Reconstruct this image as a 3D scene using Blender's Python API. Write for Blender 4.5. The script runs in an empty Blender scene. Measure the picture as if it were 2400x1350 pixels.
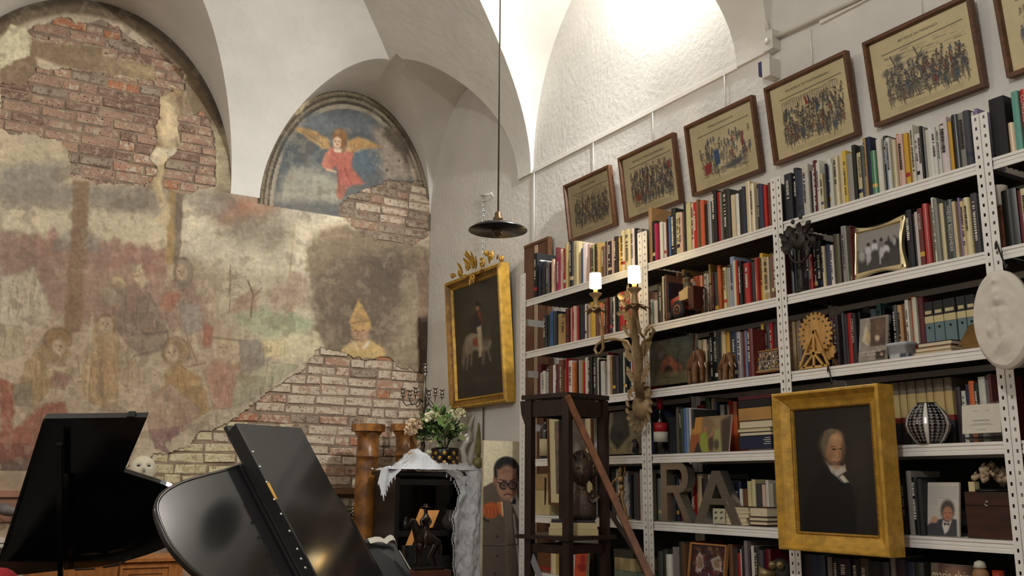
import bpy, bmesh, math, random
import numpy as np
from mathutils import Vector, Matrix
from mathutils.geometry import tessellate_polygon

# ------------------------------------------------------------------ camera, light, exposure
SC = bpy.context.scene
F_PX, CX, CY, CAM_H = 2211.0, 1200.0, 675.0, 1.5
def cam_dir(px, py): return np.array([px - CX, -(py - CY), -F_PX])
_y = cam_dir(-164, 1130); _y = _y / np.linalg.norm(_y)          # vanishing point of the bookshelf wall
_z = cam_dir(1277, -9840); _z = _z - _z.dot(_y) * _y; _z = _z / np.linalg.norm(_z)
_x = np.cross(_y, _z)
ROT = np.array([_x, _y, _z])                                    # camera space -> room space
CAM = np.array([0.0, 0.0, CAM_H])
cam_data = bpy.data.cameras.new('camera'); cam_obj = bpy.data.objects.new('camera', cam_data)
SC.collection.objects.link(cam_obj); SC.camera = cam_obj
cam_data.sensor_width = 36.0; cam_data.lens = F_PX / 2400.0 * 36.0; cam_data.clip_start = 0.05; cam_data.clip_end = 60
cam_obj.matrix_world = Matrix([[*ROT[0], 0], [*ROT[1], 0], [*ROT[2], CAM_H], [0, 0, 0, 1]])
world = bpy.data.worlds.new('world'); SC.world = world; world.use_nodes = True
world.node_tree.nodes['Background'].inputs[0].default_value = (0.9, 0.85, 0.78, 1)
world.node_tree.nodes['Background'].inputs[1].default_value = 0.05
SC.view_settings.view_transform = 'Standard'; SC.view_settings.look = 'None'
SC.view_settings.gamma = 1.0; SC.view_settings.use_curve_mapping = False
SC.view_settings.exposure = 0.0
SC.cycles.max_bounces = 6; SC.cycles.diffuse_bounces = 4; SC.cycles.glossy_bounces = 3
SC.cycles.transparent_max_bounces = 6; SC.cycles.caustics_reflective = False; SC.cycles.caustics_refractive = False
SC.cycles.sample_clamp_indirect = 6.0
def lamp(name, loc, watts, color, radius, spot=None, aim=None, blend=0.6):
    d = bpy.data.lights.new(name, 'SPOT' if spot else 'POINT'); d.energy = watts; d.color = color; d.shadow_soft_size = radius
    o = bpy.data.objects.new(name, d); SC.collection.objects.link(o); o.location = loc
    if spot:
        d.spot_size = math.radians(spot); d.spot_blend = blend
        o.rotation_euler = (Vector(aim) - Vector(loc)).to_track_quat('-Z', 'Y').to_euler()
    return o
WARM = (1.0, 0.98, 0.94)
lamp('wall_uplight', (3.42, 4.15, 4.88), 47, WARM, 0.06)             # the lamp just above the frame, close to the bookshelf wall
lamp('fill_lamp_near', (-1.6, 0.2, 4.4), 230, WARM, 0.12)              # unseen fill light, added to stand for other lamps of the hall
lamp('fresco_fill_spot', (3.22, 3.40, 4.50), 340, (1.0, 0.985, 0.955), 0.045, 100, (1.1, 7.5, 2.5), 0.8)   # added spotlight without a known fixture, brightens fresco and left vault
lamp('fill_lamp_far', (-2.6, 4.6, 4.3), 60, WARM, 0.12)  # second unseen fill light, added on the left side

# ------------------------------------------------------------------ pixel -> place
def ray(px, py): return ROT @ cam_dir(px, py)
def PX(px, py, X): d = ray(px, py); return CAM + d * (X / d[0])
def PY(px, py, Y): d = ray(px, py); return CAM + d * (Y / d[1])
def PZ(px, py, Z): d = ray(px, py); return CAM + d * ((Z - CAM_H) / d[2])
def PP(px, py, p0, n):
    d = ray(px, py); n = np.array(n, float); return CAM + d * (n.dot(np.array(p0) - CAM) / n.dot(d))
def project(P):
    P = np.asarray(P, float); c = (P - CAM) @ ROT                # rows @ ROT == ROT^T applied
    return CX - c[..., 0] / c[..., 2] * F_PX, CY + c[..., 1] / c[..., 2] * F_PX

# ------------------------------------------------------------------ small helpers
def lin(c):
    c = np.asarray(c, float); return np.where(c <= 0.04045, c / 12.92, ((c + 0.055) / 1.055) ** 2.4)
def rgb(r, g, b): return tuple(float(v) for v in lin(np.array([r, g, b]) / 255.0)) + (1.0,)
def nmat(name, color, rough=0.6, metal=0.0, var=0.15, scale=8.0, bump=0.0, bscale=30.0, color2=None, spec=0.5, coat=0.0, detail=4.0, attr=False, stretch=None, emit=None, obj=True):
    """one procedural material: colour broken up by noise, noise relief"""
    m = bpy.data.materials.new(name); m.use_nodes = True; nt = m.node_tree; b = nt.nodes['Principled BSDF']; L = nt.links.new
    b.inputs['Roughness'].default_value = rough; b.inputs['Metallic'].default_value = metal
    b.inputs['Specular IOR Level'].default_value = spec; b.inputs['Coat Weight'].default_value = coat; b.inputs['Coat Roughness'].default_value = 0.05
    tc = nt.nodes.new('ShaderNodeTexCoord'); co = tc.outputs['Object']
    if stretch:
        mp = nt.nodes.new('ShaderNodeMapping'); mp.inputs['Scale'].default_value = stretch; L(co, mp.inputs['Vector']); co = mp.outputs['Vector']
    n = nt.nodes.new('ShaderNodeTexNoise'); n.inputs['Scale'].default_value = scale; n.inputs['Detail'].default_value = detail; L(co, n.inputs['Vector'])
    mix = nt.nodes.new('ShaderNodeMix'); mix.data_type = 'RGBA'
    if attr:
        a = nt.nodes.new('ShaderNodeAttribute'); a.attribute_name = 'Col'
        hsv = nt.nodes.new('ShaderNodeHueSaturation'); L(a.outputs['Color'], hsv.inputs['Color']); hsv.inputs['Value'].default_value = 1.0 - var
        L(a.outputs['Color'], mix.inputs['A']); L(hsv.outputs['Color'], mix.inputs['B'])
    else:
        c = np.array(color[:3]); mix.inputs['A'].default_value = tuple(c * (1 + var * 0.5)) + (1,)
        mix.inputs['B'].default_value = color2 if color2 else tuple(c * (1 - var)) + (1,)
    r = nt.nodes.new('ShaderNodeMapRange'); r.inputs['From Min'].default_value = 0.35; r.inputs['From Max'].default_value = 0.65
    L(n.outputs['Fac'], r.inputs['Value']); L(r.outputs['Result'], mix.inputs['Factor']); L(mix.outputs['Result'], b.inputs['Base Color'])
    if bump:
        n2 = nt.nodes.new('ShaderNodeTexNoise'); n2.inputs['Scale'].default_value = bscale; n2.inputs['Detail'].default_value = 6.0; L(co, n2.inputs['Vector'])
        bp = nt.nodes.new('ShaderNodeBump'); bp.inputs['Strength'].default_value = min(1.0, bump); bp.inputs['Distance'].default_value = 0.01
        L(n2.outputs['Fac'], bp.inputs['Height']); L(bp.outputs['Normal'], b.inputs['Normal'])
    if emit:
        b.inputs['Emission Color'].default_value = emit[0]; b.inputs['Emission Strength'].default_value = emit[1]
    return m

class MB:
    """collects shapes into one mesh"""
    def __init__(s): s.v = []; s.f = []; s.c = []; s.smooth = []
    def add(s, vs, fs, col=None, smooth=False):
        o = len(s.v); s.v += [tuple(map(float, v)) for v in vs]; s.f += [tuple(i + o for i in f) for f in fs]
        s.smooth += [smooth] * len(fs); s.c += [col if col is not None else (0.8, 0.8, 0.8)] * len(vs); return s
    def box(s, a, b, col=None):
        (x0, y0, z0), (x1, y1, z1) = a, b
        v = [(x0, y0, z0), (x1, y0, z0), (x1, y1, z0), (x0, y1, z0), (x0, y0, z1), (x1, y0, z1), (x1, y1, z1), (x0, y1, z1)]
        return s.add(v, [(0, 3, 2, 1), (4, 5, 6, 7), (0, 1, 5, 4), (1, 2, 6, 5), (2, 3, 7, 6), (3, 0, 4, 7)], col)
    def hexa(s, v, col=None):
        return s.add(v, [(0, 3, 2, 1), (4, 5, 6, 7), (0, 1, 5, 4), (1, 2, 6, 5), (2, 3, 7, 6), (3, 0, 4, 7)], col)
    def obox(s, c, ax, half, col=None):
        c = np.array(c, float); A = [np.array(a, float) * h for a, h in zip(ax, half)]
        v = [c - A[0] - A[1] - A[2], c + A[0] - A[1] - A[2], c + A[0] + A[1] - A[2], c - A[0] + A[1] - A[2],
             c - A[0] - A[1] + A[2], c + A[0] - A[1] + A[2], c + A[0] + A[1] + A[2], c - A[0] + A[1] + A[2]]
        return s.hexa(v, col)
    def bar(s, p, q, w, h, up=(0, 0, 1), col=None):
        p = np.array(p, float); q = np.array(q, float); d = q - p; L = np.linalg.norm(d); d = d / L
        r = np.cross(d, np.array(up, float)); r = r / np.linalg.norm(r); u = np.cross(r, d)
        return s.obox((p + q) / 2, (d, r, u), (L / 2, w / 2, h / 2), col)
    def tube(s, pts, rad, n=8, caps=True, col=None, closed=False):
        pts = [np.array(p, float) for p in pts]; m = len(pts); R = rad if hasattr(rad, '__len__') else [rad] * m
        o = []; prev = None
        for i in range(m):
            if closed: t = pts[(i + 1) % m] - pts[i - 1]
            else: t = pts[min(i + 1, m - 1)] - pts[max(i - 1, 0)]
            t = t / (np.linalg.norm(t) + 1e-12)
            if prev is None:
                a = np.array([0, 0, 1.0]) if abs(t[2]) < 0.9 else np.array([1.0, 0, 0]); u = np.cross(t, a)
            else: u = prev - t * prev.dot(t)
            u = u / (np.linalg.norm(u) + 1e-12); prev = u; w = np.cross(t, u)
            o += [pts[i] + R[i] * (math.cos(2 * math.pi * k / n) * u + math.sin(2 * math.pi * k / n) * w) for k in range(n)]
        f = [(i * n + k, i * n + (k + 1) % n, (i + 1) * n + (k + 1) % n, (i + 1) * n + k) for i in range(m - 1) for k in range(n)]
        if closed: f += [((m - 1) * n + k, (m - 1) * n + (k + 1) % n, (k + 1) % n, k) for k in range(n)]
        elif caps: f += [tuple(range(n - 1, -1, -1)), tuple((m - 1) * n + k for k in range(n))]
        return s.add(o, f, col, True)
    def lathe(s, base, prof, n=20, axis=None, col=None, smooth=True):
        """prof: (radius, height) pairs"""
        b = np.array(base, float)
        if axis is None: U, V, W = np.array([1., 0, 0]), np.array([0, 1., 0]), np.array([0, 0, 1.])
        else: U, V, W = [np.array(a, float) for a in axis]
        o = [b + U * r * math.cos(2 * math.pi * k / n) + V * r * math.sin(2 * math.pi * k / n) + W * h for r, h in prof for k in range(n)]
        m = len(prof); f = [(i * n + k, i * n + (k + 1) % n, (i + 1) * n + (k + 1) % n, (i + 1) * n + k) for i in range(m - 1) for k in range(n)]
        f += [tuple(range(n - 1, -1, -1)), tuple((m - 1) * n + k for k in range(n))]
        return s.add(o, f, col, smooth)
    def ball(s, c, r, n=10, m=7, col=None):
        r = r if hasattr(r, '__len__') else (r, r, r); c = np.array(c, float)
        o = [c + np.array([r[0] * math.sin(math.pi * i / m) * math.cos(2 * math.pi * k / n), r[1] * math.sin(math.pi * i / m) * math.sin(2 * math.pi * k / n), r[2] * math.cos(math.pi * i / m)]) for i in range(1, m) for k in range(n)]
        f = [(i * n + k, (i + 1) * n + k, (i + 1) * n + (k + 1) % n, i * n + (k + 1) % n) for i in range(m - 2) for k in range(n)]
        t = len(o); o += [c + np.array([0, 0, r[2]]), c - np.array([0, 0, r[2]])]
        f += [(t, k, (k + 1) % n) for k in range(n)] + [(t + 1, (m - 2) * n + (k + 1) % n, (m - 2) * n + k) for k in range(n)]
        return s.add(o, f, col, True)
    def prism(s, poly, d, col=None, smooth=False):
        """poly: 3-D outline, pushed along vector d"""
        P = [Vector(p) for p in poly]; D = Vector(d); n = len(P); tri = tessellate_polygon([P])
        nv = Vector((0, 0, 0))
        for i in range(n): nv += P[i].cross(P[(i + 1) % n])
        f = []
        for t in tri:
            a, b, c = [P[i] for i in t]
            t = tuple(t) if (b - a).cross(c - a).dot(nv) > 0 else tuple(reversed(t))
            f.append(tuple(i + n for i in t)); f.append(tuple(reversed(t)))
        f += [(i, (i + 1) % n, (i + 1) % n + n, i + n) for i in range(n)]
        if nv.dot(D) < 0: f = [tuple(reversed(q)) for q in f]
        return s.add(list(P) + [p + D for p in P], f, col, smooth)
    def leaf(s, p, d, up, L, w, bend=0.3, col=None, thick=0.0015):
        p = np.array(p, float); d = np.array(d, float); d = d / np.linalg.norm(d); r = np.cross(d, up); r = r / (np.linalg.norm(r) + 1e-9); u = np.cross(r, d)
        T = [(0, 0.12), (0.3, 0.9), (0.6, 1.0), (0.85, 0.6), (1, 0.05)]; o = []
        for t, k in T:
            c = p + d * L * t - u * bend * L * t * t
            o += [c - r * w / 2 * k + u * w * 0.12, c - u * thick, c + r * w / 2 * k + u * w * 0.12]
        f = []
        for i in range(4): a = i * 3; f += [(a, a + 1, a + 4, a + 3), (a + 1, a + 2, a + 5, a + 4)]
        return s.add(o, f, col, True)

LOC = {}
COL = SC.collection
def obj(name, mb, mat, parent=None, origin=None, autosmooth=False):
    """one mesh object; its vertices were given in room space"""
    if isinstance(mb, MB):
        me = bpy.data.meshes.new(name); V = np.array(mb.v, float)
        lo, hi = V.min(0), V.max(0); o0 = np.array([(lo[0] + hi[0]) / 2, (lo[1] + hi[1]) / 2, lo[2]]) if origin is None else np.array(origin, float)
        me.from_pydata((V - o0).tolist(), [], mb.f); me.polygons.foreach_set('use_smooth', mb.smooth)
        ca = me.color_attributes.new('Col', 'FLOAT_COLOR', 'POINT')
        c = np.ones((len(V), 4), np.float32); c[:, :3] = lin(np.array(mb.c)[:, :3]); ca.data.foreach_set('color', c.ravel())
    else: me = mb; o0 = np.array(origin if origin is not None else (0, 0, 0), float)
    if mat is not None and not me.materials: me.materials.append(mat)
    o = bpy.data.objects.new(name, me); COL.objects.link(o); o.location = o0; LOC[o.name] = o0
    if parent is not None: attach(o, parent)
    me.update(); return o
def attach(o, parent):
    o.parent = parent; o.matrix_parent_inverse = Matrix.Translation(-Vector(LOC[parent.name]))
def tag(o, label, cat, group=None):
    o['label'] = label; o['category'] = cat
    if group: o['group'] = group
    return o
def thing(name, label, cat, loc, group=None):
    o = bpy.data.objects.new(name, None); COL.objects.link(o); o.location = tuple(map(float, loc)); o.empty_display_size = 0.05
    LOC[o.name] = np.array(loc, float); return tag(o, label, cat, group)
def struct(o): o['kind'] = 'structure'; return o
def text_mb(mb, txt, size, origin, right, up, depth=0.0006, align='LEFT', col=None, fit=None):
    cu = bpy.data.curves.new('t', 'FONT'); cu.body = txt; cu.size = 1.0; cu.align_x = align; cu.align_y = 'CENTER'; cu.resolution_u = 2
    o = bpy.data.objects.new('t', cu); COL.objects.link(o); dg = bpy.context.evaluated_depsgraph_get(); me = o.evaluated_get(dg).to_mesh()
    V = np.array([v.co[:] for v in me.vertices]); Fc = [tuple(p.vertices) for p in me.polygons]
    o.evaluated_get(dg).to_mesh_clear(); bpy.data.objects.remove(o); bpy.data.curves.remove(cu)
    if not len(V): return mb
    k = size
    if fit: k = min(size, fit / (V[:, 0].max() - V[:, 0].min()))
    r = np.array(right, float); u = np.array(up, float); n = np.cross(r, u)
    mb.add([np.array(origin) + r * v[0] * k + u * v[1] * size * 0.9 + n * depth for v in V], Fc, col); return mb

# ------------------------------------------------------------------ noise and painting with colours on vertices
def _hash(i, j, seed):
    h = (i.astype(np.int64) * 374761393 + j.astype(np.int64) * 668265263 + seed * 1442695041) & 0xffffffff
    h = ((h ^ (h >> 13)) * 1274126177) & 0xffffffff
    return ((h ^ (h >> 16)) & 0xffff) / 65535.0
def vnoise(x, y, seed=0):
    i = np.floor(x); j = np.floor(y); u = x - i; v = y - j; u = u * u * (3 - 2 * u); v = v * v * (3 - 2 * v)
    a = _hash(i, j, seed); b = _hash(i + 1, j, seed); c = _hash(i, j + 1, seed); d = _hash(i + 1, j + 1, seed)
    return (a * (1 - u) + b * u) * (1 - v) + (c * (1 - u) + d * u) * v
def fbm(x, y, s, octv=4, seed=0):
    t = 0; a = 0.5; n = 0
    for k in range(octv): t = t + a * vnoise(x / s + 7.3 * k, y / s + 3.1 * k, seed + k); n += a; a *= 0.55; s = s / 2.03
    return t / n
def in_poly(x, y, poly):
    r = np.zeros(x.shape, bool); n = len(poly)
    for i in range(n):
        x0, y0 = poly[i]; x1, y1 = poly[(i + 1) % n]
        if y0 == y1: continue
        r ^= ((y0 > y) != (y1 > y)) & (x < (x1 - x0) * (y - y0) / (y1 - y0) + x0)
    return r
def poly_dist(x, y, poly):
    d = np.full(x.shape, 1e9); n = len(poly)
    for i in range(n):
        x0, y0 = poly[i]; x1, y1 = poly[(i + 1) % n]; dx, dy = x1 - x0, y1 - y0
        t = np.clip(((x - x0) * dx + (y - y0) * dy) / (dx * dx + dy * dy + 1e-9), 0, 1)
        d = np.minimum(d, np.hypot(x - x0 - t * dx, y - y0 - t * dy))
    return d
class Canvas:
    """colours for a set of surface points, painted in photo coordinates"""
    def __init__(s, x, y, base): s.x = x; s.y = y; s.c = np.empty((len(x), 3)); s.c[:] = np.array(base) / 255.0
    def _mix(s, idx, a, col): s.c[idx] = s.c[idx] * (1 - a[:, None]) + (np.array(col) / 255.0) * a[:, None]
    def poly(s, pts, col, soft=2.0, a=1.0, warp=0.0, seed=1):
        xs = [p[0] for p in pts]; ys = [p[1] for p in pts]; g = soft + warp + 1
        idx = np.where((s.x > min(xs) - g) & (s.x < max(xs) + g) & (s.y > min(ys) - g) & (s.y < max(ys) + g))[0]
        if not len(idx): return
        x = s.x[idx]; y = s.y[idx]
        if warp: x, y = x + (fbm(x, y, 14, 3, seed) - .5) * 2 * warp, y + (fbm(x, y, 14, 3, seed + 9) - .5) * 2 * warp
        d = poly_dist(x, y, pts); d = np.where(in_poly(x, y, pts), d, -d)
        s._mix(idx, a * np.clip(d / (2 * soft) + .5, 0, 1), col)
    def ell(s, cx, cy, rx, ry, col, soft=0.2, a=1.0, rot=0.0):
        g = max(rx, ry) * (1 + soft) + 1; idx = np.where((abs(s.x - cx) < g) & (abs(s.y - cy) < g))[0]
        if not len(idx): return
        x = s.x[idx] - cx; y = s.y[idx] - cy; c, q = math.cos(rot), math.sin(rot); u = (x * c + y * q) / rx; v = (-x * q + y * c) / ry
        s._mix(idx, a * np.clip((1 - np.hypot(u, v)) / (2 * soft) + .5, 0, 1), col)
    def line(s, pts, w, col, a=1.0, soft=0.5):
        xs = [p[0] for p in pts]; ys = [p[1] for p in pts]; g = w + 2
        idx = np.where((s.x > min(xs) - g) & (s.x < max(xs) + g) & (s.y > min(ys) - g) & (s.y < max(ys) + g))[0]
        if not len(idx): return
        x = s.x[idx]; y = s.y[idx]; d = np.full(len(idx), 1e9)
        for (x0, y0), (x1, y1) in zip(pts[:-1], pts[1:]):
            dx, dy = x1 - x0, y1 - y0; t = np.clip(((x - x0) * dx + (y - y0) * dy) / (dx * dx + dy * dy + 1e-9), 0, 1)
            d = np.minimum(d, np.hypot(x - x0 - t * dx, y - y0 - t * dy))
        s._mix(idx, a * np.clip((w / 2 - d) / (2 * soft) + .5, 0, 1), col)
    def mult(s, k, idx=slice(None)): s.c[idx] = np.clip(s.c[idx] * k[:, None], 0, 1)
def grid_mesh(name, P, C, nu, nv, mat, keep=None, back=None):
    """P: nu*nv points (v outer); C: their colours; keep: mask per face; back: offset of a rim that gives the sheet its thickness"""
    me = bpy.data.meshes.new(name); a = (np.arange(nv - 1)[:, None] * nu + np.arange(nu - 1)[None, :]).ravel()
    F = np.stack([a, a + 1, a + 1 + nu, a + nu], 1); V = P; CC = C
    if keep is not None: F = F[keep.ravel()]
    if back is not None:
        E = np.concatenate([F[:, [0, 1]], F[:, [1, 2]], F[:, [2, 3]], F[:, [3, 0]]]); key = np.sort(E, 1); k = key[:, 0] * (len(P) + 1) + key[:, 1]
        u, inv, cnt = np.unique(k, return_inverse=True, return_counts=True); B = E[cnt[inv] == 1]
        V = np.concatenate([P, P + np.array(back)]); CC = np.concatenate([C, C * 0.8]); n = len(P)
        F = np.concatenate([F, np.stack([B[:, 1], B[:, 0], B[:, 0] + n, B[:, 1] + n], 1)])
    used = np.unique(F); rm = np.full(len(V), -1); rm[used] = np.arange(len(used)); F = rm[F]; V = V[used]; CC = CC[used]
    me.vertices.add(len(V)); me.vertices.foreach_set('co', V.astype(np.float32).ravel())
    me.loops.add(F.size); me.loops.foreach_set('vertex_index', F.astype(np.int32).ravel())
    me.polygons.add(len(F)); me.polygons.foreach_set('loop_start', np.arange(0, F.size, 4, dtype=np.int32)); me.polygons.foreach_set('loop_total', np.full(len(F), 4, np.int32))
    me.update(calc_edges=True); ca = me.color_attributes.new('Col', 'FLOAT_COLOR', 'POINT')
    c4 = np.ones((len(V), 4), np.float32); c4[:, :3] = lin(np.clip(CC, 0, 1)); ca.data.foreach_set('color', c4.ravel()); me.materials.append(mat)
    me.validate(); return me
def picture(name, A, B, D, nu, nv, mat, paint, parent, lift=0.0):
    """flat painted sheet: A top-left, B top-right, D bottom-left corners in the room"""
    A, B, D = [np.array(p, float) for p in (A, B, D)]
    u = np.linspace(0, 1, nu); v = np.linspace(0, 1, nv); U, Vv = np.meshgrid(u, v); U = U.ravel(); Vv = Vv.ravel()
    n = np.cross(D - A, B - A); n = n / np.linalg.norm(n)
    P = A + (B - A) * U[:, None] + (D - A) * Vv[:, None] + n * lift
    x, y = project(P); cv = paint(x, y, U, Vv); o0 = (A + B + 2 * D - 2 * A) / 2
    F_me = grid_mesh(name, (P - o0)[:, :], cv.c, nu, nv, mat)
    if n.dot(CAM - o0) > 0 and F_me.polygons and F_me.polygons[0].normal.dot(Vector(n)) < 0: F_me.flip_normals()
    return obj(name, F_me, None, parent, origin=o0)

random.seed(7); np.random.seed(7)
PAINT = nmat('painted_surface', (1, 1, 1), 0.75, attr=True, var=0.06, scale=60, bump=0.08, bscale=120)
PRINT = nmat('printed_paper', (1, 1, 1), 0.8, attr=True, var=0.04, scale=40)
VARN = nmat('varnished_paint', (1, 1, 1), 0.38, attr=True, var=0.05, scale=30, bump=0.06, bscale=200)
FRESCO = nmat('fresco_plaster', (1, 1, 1), 0.9, attr=True, var=0.13, scale=35, bump=0.25, bscale=40, detail=6)
ANYCOL = nmat('painted_matte', (1, 1, 1), 0.6, attr=True, var=0.10, scale=25)
GLOSSCOL = nmat('painted_gloss', (1, 1, 1), 0.3, attr=True, var=0.08, scale=25)
WHITE_PL = nmat('white_plaster', rgb(226, 223, 216), 0.9, var=0.06, scale=3, bump=0.35, bscale=14, spec=0.2)
ROUGH_PL = nmat('rough_whitewash', rgb(222, 219, 213), 0.9, var=0.07, scale=2.5, bump=0.5, bscale=26, spec=0.2)
WHITE_MT = nmat('white_enamel_metal', rgb(236, 233, 227), 0.42, var=0.05, scale=12)
DARKBOARD = nmat('dark_shelf_board', rgb(48, 42, 38), 0.7, var=0.3, scale=6, stretch=(1, 12, 1))
GOLD = nmat('gilded_wood', rgb(198, 154, 60), 0.42, metal=0.15, var=0.25, scale=25, bump=0.15, bscale=60)
GOLD_DK = nmat('aged_gilding', rgb(140, 98, 38), 0.42, metal=0.2, var=0.35, scale=18, bump=0.2, bscale=60)
BLACK = nmat('black_paint', rgb(18, 17, 17), 0.5, var=0.2, scale=20)
WOODFRAME = nmat('walnut_frame', rgb(98, 62, 36), 0.45, var=0.35, scale=10, stretch=(6, 1, 6), bump=0.1, bscale=40)
DARKWOOD = nmat('dark_stained_wood', rgb(44, 26, 19), 0.38, var=0.4, scale=8, stretch=(8, 8, 1), bump=0.1, bscale=30)
PAGES = nmat('page_edges', rgb(214, 200, 170), 0.85, var=0.12, scale=90, stretch=(1, 14, 1))
def glassmat():
    m = bpy.data.materials.new('picture_glass'); m.use_nodes = True; nt = m.node_tree; nt.nodes.clear(); L = nt.links.new
    out = nt.nodes.new('ShaderNodeOutputMaterial'); t = nt.nodes.new('ShaderNodeBsdfTransparent'); g = nt.nodes.new('ShaderNodeBsdfGlossy'); g.inputs['Roughness'].default_value = 0.02
    fr = nt.nodes.new('ShaderNodeFresnel'); fr.inputs['IOR'].default_value = 1.45; mx = nt.nodes.new('ShaderNodeMixShader')
    L(fr.outputs[0], mx.inputs[0]); L(t.outputs[0], mx.inputs[1]); L(g.outputs[0], mx.inputs[2]); L(mx.outputs[0], out.inputs[0]); return m
GLASS = glassmat()
# ------------------------------------------------------------------ the hall: walls, floor, vault
XR, YF, ZS = 3.66, 7.55, 3.83            # bookshelf wall, fresco wall, springing of the vault
XL, YN = -4.34, -6.0
CEIL_R, CEIL_H = 4.0, 1.9
struct(obj('floor', MB().box((XL - .2, YN - .2, -0.1), (XR + .2, YF + .2, 0)), nmat('terracotta_floor', rgb(120, 88, 66), 0.55, var=0.3, scale=4)))
wr = struct(obj('wall_right', MB().box((XR, YN, 0), (XR + .3, YF + .3, 6.2)), ROUGH_PL))
struct(obj('wall_left', MB().box((XL - .3, YN, 0), (XL, YF, 6.2)), WHITE_PL))
struct(obj('wall_front', MB().box((XL - .3, YN - .3, 0), (XR + .3, YN, 6.2)), WHITE_PL))
MORTAR = nmat('old_mortar', rgb(150, 130, 110), 0.95, var=0.35, scale=7, bump=0.8, bscale=35)
wb = struct(obj('wall_back', MB().box((XL, YF, 0), (XR, YF + .3, 6.2)), MORTAR))

def tunnel(axis, c, a, b, d0, d1, n=56):
    """closed barrel with an elliptical crown, cut out of the vault mass"""
    prof = [(c + a * math.cos(math.pi * i / n), ZS + b * math.sin(math.pi * i / n)) for i in range(n + 1)] + [(c - a, ZS - .3), (c + a, ZS - .3)]
    P = [(p, d0, z) for p, z in prof] if axis == 'y' else [(d0, p, z) for p, z in prof]
    return MB().prism(P, (0, d1 - d0, 0) if axis == 'y' else (d1 - d0, 0, 0))
cut = []
n = 40; V = []; Fq = []
for i in range(n + 1):
    t = math.pi / 2 * i / n * 0.985; d = 0.02 + CEIL_R * (1 - math.cos(t)) * 0.995; z = ZS + CEIL_H * math.sin(t)
    V += [(XL + d, YN + d, z), (XR - d, YN + d, z), (XR - d, YF - d, z), (XL + d, YF - d, z)]
V = [(v[0], v[1], ZS - .3) for v in V[:4]] + V
for i in range(n + 1):
    for k in range(4): Fq.append((i * 4 + k, i * 4 + (k + 1) % 4, i * 4 + 4 + (k + 1) % 4, i * 4 + 4 + k))
Fq += [(3, 2, 1, 0), tuple((n + 1) * 4 + k for k in range(4))]
cut.append(MB().add(V, Fq))
for c in (0.75, -1.67): cut.append(tunnel('y', c, 1.09, 1.39, YF + .2, YF - 1.9))
for c in (4.69, 2.27, -0.15): cut.append(tunnel('x', c, 1.09, 1.39, XR + .2, XR - 1.9))
cut.append(tunnel('y', 2.87, 0.79, 1.125, YF + .2, 6.62))
cut.append(tunnel('x', 6.76, 0.79, 1.105, XR + .2, 2.80))
vault = struct(obj('ceiling', MB().box((XL, YN, ZS), (XR, YF, 6.2)), WHITE_PL, origin=(0, 0, ZS)))
tmp = []
for i, mb in enumerate(cut):
    c = obj('cutter', mb, None, origin=(0, 0, ZS)); tmp.append(c)
    md = vault.modifiers.new('cut', 'BOOLEAN'); md.operation = 'DIFFERENCE'; md.object = c; md.solver = 'EXACT'
dg = bpy.context.evaluated_depsgraph_get(); me = bpy.data.meshes.new_from_object(vault.evaluated_get(dg))
vault.modifiers.clear(); vault.data = me
for c in tmp: bpy.data.objects.remove(c)
me.polygons.foreach_set('use_smooth', [True] * len(me.polygons)); me.set_sharp_from_angle(angle=math.radians(22))

# ---- fresco wall: plaster sheet with the painting, torn open over the brickwork
HOLES = [
 [(68, 70), (130, 48), (200, 50), (270, 62), (330, 105), (385, 130), (430, 160), (434, 208), (362, 198), (360, 152), (300, 142), (245, 130), (240, 108), (180, 100), (75, 95)],
 [(0, 198), (60, 200), (90, 165), (150, 158), (215, 172), (270, 186), (350, 196), (404, 214), (368, 235), (374, 265), (360, 300), (375, 330), (350, 375), (362, 400), (340, 437), (165, 420), (158, 360), (140, 330), (50, 315), (0, 305)],
 [(425, 272), (480, 268), (495, 300), (502, 400), (502, 440), (430, 450), (380, 440), (385, 392), (415, 355), (420, 310)],
 [(796, 480), (850, 446), (900, 422), (945, 425), (985, 430), (1004, 480), (1004, 555), (960, 580), (900, 568), (850, 555), (815, 525), (795, 505)],
 [(285, 1094), (330, 1080), (420, 1055), (470, 1020), (510, 1005), (560, 978), (600, 938), (650, 908), (715, 865), (738, 838), (747, 815), (790, 830), (850, 842), (905, 840), (925, 852), (985, 880), (1010, 887), (1010, 1240), (285, 1240)],
]
FX0, FX1, FZ0, FZ1 = -0.35, XR - .003, 1.05, 5.30
nu, nv = 470, 500
U, Vv = np.meshgrid(np.linspace(FX0, FX1, nu), np.linspace(FZ1, FZ0, nv)); U = U.ravel(); Vv = Vv.ravel()
P = np.stack([U, np.full(len(U), YF), Vv], 1); fx, fy = project(P)
wx = fx + (fbm(fx, fy, 26, 4, 3) - .5) * 26; wy = fy + (fbm(fx, fy, 26, 4, 8) - .5) * 26
hole = np.zeros(len(U), bool)
for h in HOLES: hole |= in_poly(wx, wy, h)
hole |= (fbm(fx, fy, 16, 3, 21) > .80) & (fx > 900) & (fy > 300) & (fy < 450)
cv = Canvas(fx, fy, (188, 168, 134)); p, e, l = cv.poly, cv.ell, cv.line
S = dict(soft=10, warp=10)
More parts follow.
